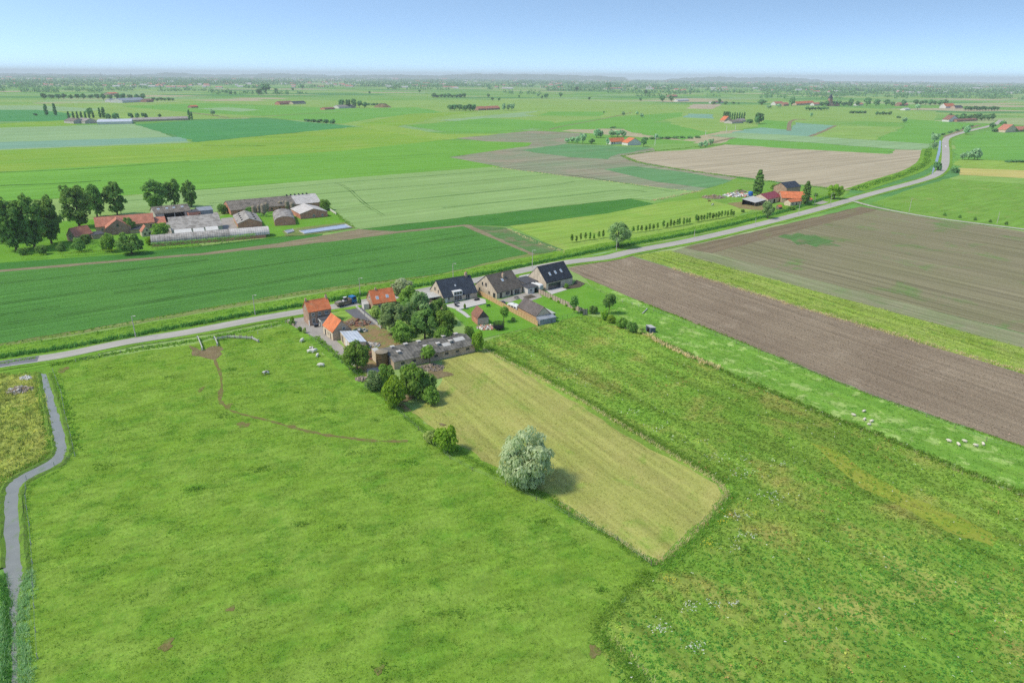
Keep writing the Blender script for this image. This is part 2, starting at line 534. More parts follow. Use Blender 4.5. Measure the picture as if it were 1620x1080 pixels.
M.new('potato', 'potato_crop', (90, 143, 68), (98, 150, 72), (84, 136, 66), ROWS, patch=45, fine=1.4, fine_amt=0.34, streak=(60, 2.0, 0.4), rows=(1.5, 0.45, (70, 116, 56)), bump=0.8)
M.new('potato2', 'potato_strip', (80, 136, 62), (88, 142, 64), (74, 128, 58), ROWS, patch=30, fine=1.8, fine_amt=0.25, streak=(60, 2.0, 0.4), rows=(1.5, 0.4, (52, 102, 48)), bump=0.6)
M.new('potato3', 'thin_potato_crop', (92, 136, 76), (104, 138, 84), (130, 130, 98), ROWS, patch=16, fine=1.6, fine_amt=0.25, streak=(30, 2.0, 0.4), rows=(1.5, 0.4, (104, 106, 78)), c_at=(0.5, 0.66))
M.new('track', 'dry_earth_track', (150, 138, 112), (140, 130, 104), (124, 136, 88), ROWS, patch=8, fine=1.2, fine_amt=0.2, streak=(30, 1.2, 0.5), c_at=(0.58, 0.68))
M.new('margin', 'field_margin', (138, 144, 92), (124, 144, 78), (112, 152, 66), ROWS, patch=7, fine=1.3, fine_amt=0.25, streak=(30, 1.6, 0.5))
M.new('verge', 'verge_grass', (126, 166, 62), (112, 156, 56), (92, 142, 50), ROWS, patch=10, fine=1.4, fine_amt=0.28, streak=(50, 1.5, 0.6), bump=0.4)
M.new('cereal', 'pale_cereal_crop', (148, 178, 112), (142, 174, 106), (156, 184, 120), ROWS, patch=60, fine=1.0, fine_amt=0.12, streak=(160, 3.0, 0.35), tram=(17.0, 0.25, (110, 146, 88), 4.0))
M.new('bright', 'bright_green_crop', (114, 168, 68), (122, 174, 74), (110, 162, 64), ROWS - 0.05, patch=80, fine=0.8, fine_amt=0.14, streak=(160, 5.0, 0.35), tram=(24, 0.5, (80, 138, 56)))
M.new('yellowg', 'yellow_green_crop', (142, 174, 72), (128, 170, 68), (150, 172, 84), ROWS - 0.05, patch=90, fine=0.6, fine_amt=0.12, streak=(200, 6.0, 0.4))
M.new('dark', 'dark_blue_green_crop', (84, 148, 88), (90, 154, 90), (80, 142, 84), ROWS + 0.3, patch=80, fine=0.6, fine_amt=0.1, streak=(200, 6.0, 0.25))
M.new('paleg', 'pale_grey_green_crop', (150, 180, 130), (144, 176, 126), (158, 184, 136), ROWS, patch=100, fine=0.5, fine_amt=0.08, streak=(220, 8.0, 0.3), tram=(20, 0.5, (118, 152, 100)))
M.new('bluegrey', 'blue_grey_crop', (128, 168, 142), (134, 172, 146), (122, 162, 134), 0.5, patch=80, fine=0.5, fine_amt=0.08, streak=(200, 8.0, 0.3))
M.new('sparse', 'sparse_beet_field', (136, 152, 118), (150, 148, 124), (160, 150, 128), ROWS, patch=110, fine=0.8, fine_amt=0.1, streak=(160, 6.0, 0.5), c_at=(0.5, 0.66))
M.new('sparseg', 'beet_green_area', (104, 150, 98), (112, 154, 104), (122, 152, 108), ROWS, patch=60, fine=0.8, fine_amt=0.1, streak=(140, 6.0, 0.35))
M.new('tan', 'tan_tilled_field', (184, 172, 146), (178, 166, 140), (190, 180, 154), dirpx((1040, 250), (1440, 240)) + 0.35, patch=90, fine=0.7, fine_amt=0.08, streak=(240, 5.0, 0.45))
M.new('palem', 'pale_meadow', (150, 178, 84), (138, 174, 76), (158, 176, 92), ROWS, patch=26, fine=1.0, fine_amt=0.16, streak=(50, 3.0, 0.35))
M.new('paddock', 'farm_paddock', (126, 166, 74), (118, 160, 68), (148, 162, 92), ROWS, patch=18, fine=1.0, fine_amt=0.18, streak=(30, 3.0, 0.3))
M.new('fargreen', 'far_green_field', (112, 168, 76), (120, 172, 80), (106, 160, 74), 0.2, patch=120, fine=0.5, fine_amt=0.1, streak=(240, 8.0, 0.3))
M.new('farpasture', 'far_pasture', (146, 176, 94), (136, 172, 88), (156, 176, 104), 0.3, patch=70, fine=0.4, fine_amt=0.12, streak=(140, 8.0, 0.4))
M.new('straw', 'straw_field', (200, 186, 116), (188, 184, 108), (176, 180, 100), 0.0, patch=40, fine=0.6, fine_amt=0.1, streak=(90, 4.0, 0.4))
M.new('rough', 'rough_grassland', (172, 178, 94), (154, 170, 80), (120, 156, 62), 1.2, patch=7, fine=1.1, fine_amt=0.35, streak=(8, 2.5, 0.4), bump=0.6)
M.new('dirt', 'bare_dirt', (146, 130, 98), (132, 118, 88), (158, 146, 114), 0.6, patch=3, fine=2.2, fine_amt=0.3, streak=None, bump=0.6)
M.new('dirtred', 'trodden_yard_earth', (160, 136, 100), (146, 130, 94), (134, 146, 84), 0.6, patch=4, fine=1.6, fine_amt=0.35, c_at=(0.5, 0.62), streak=None, bump=0.5)
M.new('pathmud', 'cattle_path_mud', (132, 122, 78), (122, 116, 72), (118, 136, 64), 0.6, patch=3, fine=2.0, fine_amt=0.25, streak=None, c_at=(0.48, 0.6))
M.new('bankside', 'grassy_ditch_side', (108, 146, 58), (118, 150, 62), (104, 128, 64), 0.6, patch=3, fine=2.0, fine_amt=0.35, streak=None, c_at=(0.48, 0.6))
M.new('asphalt', 'drive_asphalt', (120, 120, 124), (112, 112, 116), (134, 132, 130), 0.6, patch=5, fine=3.0, fine_amt=0.12, streak=None, bump=0.2)
M.new('roaddark', 'dark_road_asphalt', (132, 132, 138), (126, 126, 132), (142, 142, 146), ROWS, patch=9, fine=3.0, fine_amt=0.1, streak=(60, 1.0, 0.2), bump=0.15)
M.new('road', 'concrete_road', (186, 181, 172), (178, 174, 166), (194, 189, 180), ROWS, patch=12, fine=3.0, fine_amt=0.08, streak=(80, 1.2, 0.25), bump=0.15)
M.new('concrete', 'yard_concrete', (176, 170, 162), (164, 158, 150), (188, 182, 174), 0.5, patch=5, fine=2.0, fine_amt=0.15, streak=None, bump=0.2)
M.new('paving', 'pale_paving', (206, 202, 196), (196, 192, 188), (214, 210, 204), 0.5, patch=4, fine=2.5, fine_amt=0.08, streak=None, bump=0.1)
M.new('lawn', 'garden_lawn', (108, 160, 56), (118, 166, 62), (100, 152, 52), 0.5, patch=7, fine=2.4, fine_amt=0.16, streak=(14, 1.0, 0.2), bump=0.2)
M['white_line'] = plain('road_white', (225, 225, 220))
M.new('gravel', 'dark_planting_soil', (92, 84, 74), (104, 94, 82), (84, 110, 62), 0.3, patch=2, fine=3, fine_amt=0.3, streak=None)

def ground_mat():
    t = NT('far_plain')
    p = t.pos()
    q = t.mapping(p, rot=(0, 0, -0.52), scale=(1 / 330.0, 1 / 190.0, 0))
    vo = t.n.new('ShaderNodeTexVoronoi'); vo.distance = 'CHEBYCHEV'; vo.inputs['Scale'].default_value = 1.0
    vo.inputs['Randomness'].default_value = 0.75
    t.put(vo.inputs['Vector'], q)
    rp = t.n.new('ShaderNodeValToRGB'); rp.color_ramp.interpolation = 'CONSTANT'
    cs = [(0.0, (128, 168, 88)), (0.2, (112, 160, 80)), (0.36, (146, 174, 100)), (0.5, (96, 146, 84)), (0.6, (136, 170, 112)),
          (0.72, (118, 166, 78)), (0.84, (160, 176, 122)), (0.93, (178, 170, 136))]
    el = rp.color_ramp.elements
    el[0].position, el[0].color = cs[0][0], S(*cs[0][1])
    el[1].position, el[1].color = cs[1][0], S(*cs[1][1])
    for po, c in cs[2:]:
        e = el.new(po); e.color = S(*c)
    t.put(rp.inputs[0], t.sep(vo.outputs['Color'])[0])
    col = rp.outputs[0]
    st = t.noise(t.mapping(p, rot=(0, 0, -0.52), scale=(1 / 200.0, 1 / 9.0, 1)), 1.0, 4.0, 0.6)
    col = t.hsv(col, v=t.rng(st, 0.3, 0.7, 0.86, 1.14))
    near = t.noise(p, 0.05, 5.0, 0.6)
    col = t.hsv(col, v=t.rng(near, 0.3, 0.7, 0.9, 1.1))
    t.diffuse(col)
    return t.m
M['plain'] = ground_mat()

mb = MB()
xs = [-26000, -6000, -1500, -300, 300, 1500, 6000, 26000]; ys = [-2500, -300, 60, 300, 900, 3000, 9000, 26000]
mb.add([(x, y, 0) for y in ys for x in xs], [(j * 8 + i, j * 8 + i + 1, j * 8 + 9 + i, j * 8 + 8 + i) for j in range(7) for i in range(7)])
tag(mb.build('ground', M['plain']), kind='structure')

# ------------------------------------------------------------------ fields (corners read off the photograph, laid on the ground)
L1, L2, L3, L4, L5 = 0.03, 0.06, 0.09, 0.12, 0.15
FIELDS = [
 # far plain
 ('pasture', 'farpasture', L1, [(-60, 166), (400, 160), (900, 158), (1040, 166), (1060, 190), (860, 196), (560, 199), (420, 186), (300, 189), (110, 188), (-60, 192)]),
 ('crop_field', 'paleg', L2, [(-60, 167), (60, 167), (170, 173), (140, 176), (-60, 177)]),
 ('crop_field', 'dark', L2, [(-60, 174), (60, 174), (112, 180), (110, 192), (-60, 193)]),
 ('crop_field', 'fargreen', L2, [(190, 168), (330, 163), (500, 170), (560, 174), (420, 184), (300, 178)]),
 ('crop_field', 'paleg', L3, [(310, 172), (360, 170), (412, 174), (380, 177)]),
 ('crop_field', 'fargreen', L2, [(420, 186), (540, 172), (660, 170), (700, 178), (600, 186), (540, 196)]),
 ('crop_field', 'yellowg', L2, [(560, 198), (640, 181), (760, 176), (700, 184), (640, 198), (610, 205)]),
 ('crop_field', 'palem', L2, [(563, 201), (610, 198), (700, 212), (800, 212), (698, 222)]),
 ('crop_field', 'paleg', L3, [(690, 191), (780, 182), (855, 175), (830, 181), (850, 184), (780, 187), (740, 192)]),
 ('crop_field', 'fargreen', L3, [(640, 199), (770, 187), (870, 192), (880, 196), (830, 205), (760, 210), (700, 208)]),
 ('crop_field', 'fargreen', L3, [(850, 183), (870, 177), (960, 177), (950, 184)]),
 ('crop_field', 'fargreen', L3, [(840, 204), (890, 193), (1000, 183), (1080, 178), (1080, 184), (1000, 200), (935, 205)]),
 ('crop_field', 'fargreen', L2, [(980, 200), (1020, 194), (1140, 196), (1145, 206), (1080, 222), (1000, 210)]),
 ('pasture', 'farpasture', L2, [(1040, 166), (1240, 166), (1480, 176), (1480, 196), (1360, 192), (1260, 193), (1160, 206), (1120, 210), (1060, 196)]),
 ('crop_field', 'fargreen', L3, [(1200, 196), (1210, 190), (1250, 193), (1246, 205), (1200, 205)]),
 ('ploughed_field', 'tan', L3, [(1086, 172), (1096, 165), (1143, 165), (1126, 173)]),
 ('crop_field', 'bluegrey', L3, [(1080, 186), (1090, 180), (1126, 181), (1130, 188)]),
 ('crop_field', 'bluegrey', L3, [(1160, 209), (1205, 202), (1250, 206), (1258, 194), (1322, 199), (1300, 207), (1278, 216), (1165, 212)]),
 ('crop_field', 'farpasture', L3, [(1285, 217), (1322, 199), (1430, 201), (1385, 222)]),
 ('crop_field', 'fargreen', L4, [(1384, 223), (1430, 201), (1430, 188), (1540, 196), (1490, 214), (1470, 228)]),
 ('crop_field', 'paleg', L4, [(1120, 215), (1166, 210), (1300, 217), (1472, 228), (1470, 238), (1414, 236), (1300, 227), (1165, 219)]),
 ('crop_field', 'fargreen', L4, [(1138, 228), (1164, 219), (1300, 227), (1415, 237), (1406, 244), (1280, 237)]),
 ('crop_field', 'fargreen', L3, [(1510, 222), (1560, 208), (1700, 200), (1700, 258), (1514, 252)]),
 ('meadow', 'palem', L3, [(1514, 252), (1700, 258), (1700, 274), (1518, 266)]),
 ('crop_field', 'straw', L4, [(1516, 266), (1700, 273), (1700, 286), (1518, 277)]),
 ('pasture', 'farpasture', L3, [(1518, 277), (1700, 286), (1700, 300), (1498, 284)]),
 ('meadow', 'paddock', L3, [(1378, 322), (1440, 300), (1498, 283), (1700, 297), (1700, 378), (1440, 337)]),
 # left
 ('crop_field', 'yellowg', L2, [(-60, 200), (110, 190), (120, 199), (-60, 205)]),
 ('crop_field', 'paleg', L3, [(-60, 204), (213, 196), (304, 226), (-60, 240)]),
 ('crop_field', 'bluegrey', L4, [(-60, 227), (287, 216.5), (297, 224), (-60, 239)]),
 ('crop_field', 'dark', L4, [(213, 197), (300, 191), (407, 187), (530, 197), (563, 200.5), (310, 225)]),
 ('crop_field', 'yellowg', L2, [(-60, 239), (304, 226), (563, 201), (700, 222), (540, 240), (300, 255), (-60, 276)]),
 ('crop_field', 'bright', L3, [(-60, 276), (300, 254), (540, 239), (700, 222), (842, 226), (836, 231), (710, 249), (792, 264), (540, 283), (200, 309), (-60, 322)]),
 ('crop_field', 'sparse', L2, [(708, 249), (836, 231), (722, 219), (842, 207), (925, 211), (893, 227), (1033, 234), (1060, 266), (1165, 281), (1160, 287), (1106, 303), (1060, 299), (775, 263)]),
 ('crop_field', 'sparseg', L3, [(826, 238), (893, 228), (1033, 234), (966, 248), (962, 252), (900, 249)]),
 ('crop_field', 'sparseg', L3, [(955, 268), (1000, 263), (1080, 272), (1159, 286), (1120, 298), (1040, 288)]),
 ('crop_field', 'cereal', L4, [(190, 312), (313, 301), (540, 282.5), (775, 264.5), (1060, 299), (1104, 303), (1070, 311), (1030, 317), (1000, 314), (853, 330), (570, 363), (556, 358), (505, 317), (400, 330), (190, 350)]),
 ('ploughed_field', 'tan', L4, [(985, 247), (1040, 240), (1110, 236), (1156, 228), (1290, 236), (1406, 244), (1416, 237), (1466, 238), (1462, 256), (1440, 271), (1390, 287), (1340, 302), (1300, 297), (1160, 279), (1060, 265), (1010, 256)]),
 ('meadow', 'paddock', L2, [(1030, 324), (1106, 302), (1165, 282), (1300, 298), (1345, 303), (1320, 324), (1200, 343), (1110, 316)]),
 ('meadow', 'palem', L3, [(806, 358), (960, 338), (1042, 322), (1110, 314), (1190, 333), (1150, 349), (1000, 381), (905, 400), (890, 396)]),
 # potato land between farm and road
 ('crop_field', 'potato2', L3, [(570, 363), (853, 330.5), (997, 314.5), (1034, 322.5), (960, 338), (800, 358), (735, 355.5), (628, 366)]),
 ('crop_field', 'potato3', L3, [(745, 357), (800, 360), (893, 396), (846, 402)]),
 ('crop_field', 'potato2', L2, [(-80, 422), (0, 416), (320, 389.5), (430, 376), (511, 370), (505, 377), (440, 386), (320, 402), (0, 428), (-80, 434)]),
 ('field_track', 'track', L2, [(-80, 433), (0, 427), (320, 400.5), (440, 385), (520, 371), (570, 362), (628, 366), (735, 355), (747, 356.5), (850, 401), (840, 404), (732, 358.5), (628, 369), (560, 381), (440, 392), (320, 405), (0, 431), (-80, 438)]),
 ('field_margin', 'margin', L1, [(-80, 560), (0, 549), (207, 514), (480, 466), (700, 436), (838, 409), (893, 399), (893, 394), (838, 399), (700, 431), (480, 457), (207, 505), (0, 540), (-80, 552)]),
 ('crop_field', 'potato', L3, [(-80, 437), (0, 430.5), (320, 404), (480, 387.5), (628, 369.5), (732, 358), (836, 401), (700, 433), (480, 460), (207, 508.5), (0, 543.5), (-80, 556)]),
 # right of the houses
 ('tall_grass_strip', 'strip', L1, [(1000, 404.5), (1060, 396), (1620, 550), (1720, 580), (1720, 620), (1620, 592)]),
 ('headland', 'palesoil', L2, [(1062, 398), (1084, 391), (1150, 400), (1640, 535), (1740, 562), (1720, 582), (1620, 551)]),
 ('sprouting_field', 'sprout', L3, [(1120, 399), (1388, 332), (1440, 339), (1620, 367), (1740, 388), (1740, 560), (1630, 530)]),
 ('green_patch', 'potato3', L3 + 0.02, [(1231, 375), (1240, 371), (1252, 372), (1262, 368.5), (1274, 372), (1290, 372), (1300, 377), (1322, 382), (1312, 384), (1332, 390), (1302, 389), (1290, 391), (1276, 386), (1262, 388), (1250, 379)]),
 ('soil_strip', 'brownstrip', L3, [(1082, 392), (1362, 327), (1390, 332), (1126, 401)]),
 ('ploughed_field', 'plough', L2, [(898, 424), (1000, 405.5), (1620, 592), (1720, 622), (1720, 742), (1620, 706), (1380, 625), (1012, 476), (925, 440)]),
 ('sheep_meadow', 'sheepm', L1, [(930, 486), (968, 478), (935, 452), (925, 440), (1012, 476), (1380, 625), (1620, 706), (1740, 746), (1740, 830), (1400, 692), (1250, 634), (1100, 572), (1030, 533), (960, 500)]),
 ('weedy_field', 'weed', L1, [(745, 548), (800, 527), (850, 517), (925, 499), (960, 502), (1030, 533), (1100, 572), (1250, 634), (1400, 692), (1740, 836), (1760, 1200), (990, 1200), (940, 1010), (950, 985), (1035, 895), (1120, 780), (1000, 700), (850, 606), (762, 558)]),
 ('weedy_patch', 'weed_yellow', L2, [(1280, 700), (1320, 712), (1368, 745), (1430, 780), (1520, 818), (1580, 850), (1570, 864), (1500, 842), (1420, 800), (1350, 762)]),
 ('mown_field', 'hay', L2, [(700, 570), (765, 554), (802, 574), (900, 632), (1000, 694), (1134, 766), (1142, 784), (1044, 886), (1004, 872), (900, 800), (800, 745), (722, 702), (650, 652), (690, 630), (700, 600)]),
 ('cattle_meadow', 'meadow', L1, [(85, 577), (300, 545), (455, 513), (545, 588), (655, 654), (730, 704), (805, 748), (905, 802), (1008, 876), (1040, 898), (955, 985), (950, 1025), (1000, 1200), (0, 1200), (20, 1080), (22, 950), (20, 880), (20, 785), (80, 736), (96, 705), (85, 640), (70, 592)]),
 ('rough_field', 'rough', L1, [(-120, 600), (0, 588), (62, 588), (80, 660), (86, 720), (10, 765), (-20, 900), (-60, 1000), (-200, 900)]),
 ('yard_verge', 'verge', L1, [(440, 508), (470, 508), (530, 556), (575, 588), (606, 620), (655, 652), (640, 664), (560, 604), (500, 552)]),
 ('roadside_verge', 'verge', L1, [(-100, 608), (0, 583), (70, 571), (125, 562), (125, 580), (78, 594), (0, 594)]),
 ('boundary_verge', 'verge', L1, [(985, 850), (1050, 912), (1085, 878), (1160, 785), (1150, 755), (1120, 752), (1130, 785), (1045, 880)]),
 ('path', 'dirt', L2, [(298, 546), (320, 556), (345, 552), (352, 560), (340, 570), (310, 562)]),
 # farm yards and gardens
 ('farm_garden', 'lawn', L2, [(-80, 392), (100, 350), (190, 345), (243, 352), (270, 380), (320, 388), (200, 402), (0, 416), (-80, 421)]),
 ('farm_lawn', 'lawn', L5, [(330, 350), (365, 336), (505, 318), (520, 326), (556, 360), (480, 370), (425, 377), (410, 376), (330, 372)]),
 ('yard', 'concrete', L5 + 0.02, [(325, 348), (326, 337), (344, 336), (348, 346), (368, 344), (376, 362), (352, 366), (350, 346)]),
 ('yard', 'concrete', L3, [(246, 352), (300, 345), (330, 348), (352, 346), (352, 366), (270, 372), (240, 366)]),
 ('garden_lawn', 'lawn', L2, [(688, 486), (760, 462), (852, 515.5), (800, 527), (765, 535), (740, 520), (720, 500)]),
 ('garden_lawn', 'lawn', L3, [(786, 478), (826, 466), (852, 462.5), (930, 498), (880, 509), (852, 514)]),
 ('garden_lawn', 'lawn', L2, [(856, 462), (905, 450), (928, 448), (970, 474), (992, 484), (965, 490), (932, 497)]),
 ('driveway', 'paving', L3, [(652, 466), (745, 447), (775, 441), (790, 446), (765, 456), (757, 461), (740, 458), (690, 458), (683, 475), (700, 483), (690, 486), (664, 478)]),
 ('driveway', 'paving', L3, [(818, 434), (842, 428), (850, 432), (845, 446), (838, 464), (828, 462), (828, 446)]),
 ('patio', 'paving', L4, [(703, 483), (756, 471), (768, 474), (769, 480), (727, 489.5)]),
 ('garden_path', 'paving', L4, [(720, 490), (726, 489), (736, 494), (745, 502), (739, 503), (730, 496)]),
 ('patio', 'concrete', L4, [(788, 476), (828, 464), (852, 464), (858, 470), (834, 478), (822, 473), (806, 479)]),
 ('flower_bed', 'gravel', L5, [(827, 470), (840, 466.5), (849, 470), (836, 473.5)]),
 ('patio', 'paving', L4, [(864, 460.5), (889, 453.5), (897, 458.5), (873, 466)]),
 ('planting_bed', 'gravel', L4, [(888, 455), (906, 451), (912, 443), (926, 449), (917, 455), (897, 458)]),
 ('yard', 'concrete', L3, [(450, 508), (478, 498), (492, 512), (515, 512), (533, 540), (553, 556), (566, 590), (556, 582), (530, 558), (500, 535), (470, 520)]),
 ('yard', 'dirtred', L2, [(525, 512), (545, 500), (572, 500), (600, 512), (640, 550), (630, 566), (604, 592), (600, 618), (640, 640), (652, 650), (640, 652), (600, 622), (566, 592), (545, 548)]),
 ('driveway', 'asphalt', L3, [(545, 491), (572, 485), (580, 494), (596, 506), (600, 514), (582, 514), (560, 502)]),
 ('grass_patch', 'palem', L3, [(524, 499), (538, 491.5), (546, 492), (558, 502), (546, 508), (532, 507)]),
 ('yard', 'concrete', L3, [(580, 584), (604, 580), (608, 596), (596, 606), (582, 602)]),
 ('pool_surround', 'margin', L5 + 0.03, [(446, 366), (470, 361), (548, 352), (562, 361), (482, 373), (452, 374)]),
 ('yard', 'concrete', L3, [(1262, 317), (1276, 311), (1310, 320), (1334, 321), (1330, 326), (1300, 324)]),
 ('yard', 'dirtred', L3, [(1150, 322), (1190, 318), (1216, 326), (1204, 333), (1170, 330)]),
]
for i, (nm, mk, z, pts) in enumerate(FIELDS):
    far = gp(*pts[0]).y > 700
    sheet(nm, pts, M[mk], z=z + (i * 0.0012 if i < 27 else i * 0.0003), jit=(0.0 if mk in ('paving',) else 0.12 if mk in ('concrete', 'lawn', 'asphalt') else 2.0 if far else 0.35), seed=i + 5)

# ------------------------------------------------------------------ roads, tracks, ditches
ROAD = [(-60, 588, 5.6), (0, 577, 5.6), (100, 562, 5.6), (200, 541.5, 5.6), (300, 525.5, 5.8), (400, 506.5, 6.0), (480, 493, 6.0), (600, 474, 6.3), (700, 454.5, 6.4), (760, 442.5, 6.6),
        (840, 425.5, 6.8), (900, 415, 6.8), (960, 407.5, 6.8), (1000, 398, 6.8), (1100, 379, 7), (1200, 355.5, 7), (1300, 329.5, 7.5), (1380, 306.5, 7.5), (1440, 290.5, 7.5), (1470, 281.5, 7.5),
        (1486, 273, 7.5), (1494, 262, 7.5), (1496, 250, 7.5), (1496, 236, 8), (1496, 222, 8), (1504, 216, 8.5), (1530, 208, 9), (1560, 201, 10), (1576, 196, 10), (1584, 190, 10)]
pts = [gp(a, b) for a, b, w in ROAD]
line = smooth_line(pts, 8)
ws = []
for i in range(len(ROAD) - 1): ws += [ROAD[i][2] + (ROAD[i + 1][2] - ROAD[i][2]) * j / 8 for j in range(8)]
ws.append(ROAD[-1][2])
ROADLINE = line
ribbon('verge', line, [w + 5.5 for w in ws], M['verge'], 0.17, 0.25)
ribbon('road', line, ws, M['road'], 0.20)
k = next(i for i, p in enumerate(line) if p.x > gp(67, 567).x)
ribbon('road_resurfaced_part', line[:k], [w + 0.1 for w in ws[:k]], M['roaddark'], 0.206)
off = [p + Vector((0.50, -0.86, 0)) * 2.6 for p in line[:k]]
ribbon('road_edge_line', off, 0.3, M['white_line'], 0.212)

lane = smooth_line([gp(*q) for q in [(1352, 319), (1385, 328), (1433, 337.5), (1500, 348), (1620, 363), (1720, 377)]], 6)
ribbon('lane_verge', lane, 7.0, M['verge'], 0.15, 0.3)
ribbon('lane', lane, 3.4, M['road'], 0.185)
far_tracks = [([(1494, 217), (1520, 207), (1550, 198)], 7), ([(1248, 207), (1250, 193), (1262, 189), (1274, 190)], 7), ([(1281, 216), (1300, 209), (1322, 199)], 6),
              ([(1110, 232), (1130, 225), (1162, 218)], 7), ([(345, 187), (400, 185), (470, 181), (540, 177)], 5), ([(300, 178), (360, 186)], 7),
              ([(870, 205), (890, 200), (960, 187), (1000, 178)], 4)]
for q, w in far_tracks: ribbon('farm_track', smooth_line([gp(*a) for a in q], 5), w, M['track'], 0.19, 0.2)

BANK = [(-60, 573), (0, 563), (100, 548.5), (207, 529), (300, 512.5), (400, 494.5), (480, 481), (560, 467), (640, 454), (700, 445), (780, 429), (860, 413), (960, 392.5), (1100, 367), (1200, 344), (1260, 327.5), (1310, 311)]
bank = smooth_line([gp(*q) for q in BANK], 6)
ribbon('ditch_bank', [p + Vector((-1.5, 2.5, 0)) for p in bank], [13.0] * 60 + [15.0] * (len(bank) - 60), M['verge'], 0.05, 0.2, [(-1, 0.0), (-0.5, 0.12), (-0.1, 0.06), (0.5, 0.2), (1, 0.0)])
BANK2 = [(1352, 301), (1390, 288.5), (1440, 272), (1463, 259), (1468, 246), (1470, 236)]
bank2 = smooth_line([gp(*q) for q in BANK2], 6)
ribbon('ditch_bank', bank2, 16.0, M['verge'], 0.12, 0.3, [(-1, 0.0), (0, 0.3), (1, 0.0)])

def water_mat(name, deep, refl):
    t = NT(name)
    n = t.noise(t.pos(), 0.35, 3.0)
    weed_ = t.rng(t.noise(t.mapping(t.pos(), scale=(1, 0.35, 1)), 0.5, 5.0, 0.65), 0.56, 0.66)
    col = t.mix(t.math('MULTIPLY', weed_, 0.7), t.mix(n, S(*deep), S(*[c * 0.8 for c in deep])), S(120, 138, 92))
    t.pbr(col, 0.08, refl, normal=t.bump(t.noise(t.pos(), 2.0, 3.0), 0.12, 0.05))
    return t.m
M['water'] = water_mat('ditch_water', (154, 156, 148), 0.45)
M['basin'] = water_mat('basin_liner_water', (196, 206, 224), 0.5)
dp = [(65, 591), (74, 592), (84, 622), (95, 657), (107, 702), (106, 716), (98, 730), (80, 741), (55, 752), (36, 766), (32, 790), (36, 860), (40, 900), (38, 915), (28, 948), (26, 1000), (28, 1080), (24, 1200), (10, 1200), (18, 1080), (19, 1000), (14, 940), (5, 900), (3, 820), (5, 780), (12, 766), (40, 748), (72, 732), (86, 718), (89, 708), (84, 690), (77, 655), (70, 620)]
sheet('ditch_water', dp, M['water'], z=L2, jit=0.12, step=2.0, seed=91)
WL = [(60, 590), (64, 620), (71, 655), (79, 690), (84, 708), (82, 717), (70, 730), (38, 746), (10, 764), (2, 782), (0, 820), (2, 900), (11, 940), (16, 1000), (15, 1000)][:12]
WR = [(78, 591), (87, 621), (98, 656), (110, 702), (109, 717), (101, 732), (82, 743), (57, 755), (39, 768), (35, 792), (39, 860), (43, 900), (41, 916), (31, 949)][:13]
for q, s_ in ((WL, 1), (WR, -1)):
    ln = smooth_line([gp(*a) for a in q], 6)
    ribbon('ditch_bank', ln, 1.5, M['bankside'], 0.05, 0.12, [(-s_ * 1.0, 0.0), (-s_ * 0.1, 0.3), (s_ * 0.45, 0.15), (s_ * 1.0, -0.05)][::s_])
sheet('canal_water', [(1486, 223), (1489, 223), (1488, 240), (1484, 255), (1476, 274), (1473, 277), (1476, 266), (1481, 250), (1484, 238)], M['water'], z=0.2, jit=0.1, seed=92)

# wheel tracks through the crops, two ruts each
M['rut'] = field_mat('wheel_rut', (62, 100, 46), (74, 110, 54), (92, 108, 62), ROWS, patch=4, fine=1.5, fine_amt=0.3, streak=None)
M['rutpale'] = field_mat('wheel_rut_in_cereal', (104, 142, 82), (96, 134, 74), (116, 150, 88), ROWS, patch=6, fine=1.5, fine_amt=0.3, streak=None)
RUTS = [([(-80, 526), (0, 514), (240, 477), (480, 438.5), (640, 415), (802, 391)], 'rut', 0.45), ([(-80, 493), (0, 481.5), (240, 447), (480, 411.5), (620, 391), (757, 371.5)], 'rut', 0.4),
        ([(-80, 457), (0, 449), (180, 430), (330, 411)], 'rut', 0.3), ([(0, 499), (60, 490), (95, 485)], 'rut', 0.3), ([(180, 464), (245, 455)], 'rut', 0.35), ([(558, 417), (600, 411)], 'rut', 0.3),
        ([(200, 318), (350, 307), (540, 289), (700, 277), (800, 269)], 'rutpale', 0.6), ([(330, 322), (420, 316), (540, 304), (700, 291), (860, 277), (930, 281), (1066, 304)], 'rutpale', 0.6),
        ([(574, 322), (700, 311), (820, 299), (890, 291), (908, 287)], 'rutpale', 0.7), ([(700, 329), (800, 319), (900, 310), (985, 301), (1022, 304)], 'rutpale', 0.9),
        ([(531, 291), (540, 293), (556, 303), (576, 322), (606, 341)], 'rut', 0.5), ([(0, 294), (100, 290), (160, 286)], 'rut', 1.2), ([(0, 273), (120, 268), (300, 255)], 'rut', 0.7), ([(318, 230), (420, 231)], 'rut', 0.8)]
for q, mk, w in RUTS:
    ln = smooth_line([gp(*a) for a in q], 8)
    for s_ in (-1, 1):
        dd = [(ln[min(i + 1, len(ln) - 1)] - ln[max(i - 1, 0)]).normalized() for i in range(len(ln))]
        ribbon('wheel_track', [p + Vector((-d.y, d.x, 0)) * s_ * 1.0 for p, d in zip(ln, dd)], [w * rnd.uniform(0.5, 1.3) for _ in ln], M[mk], 0.165, 0.08)

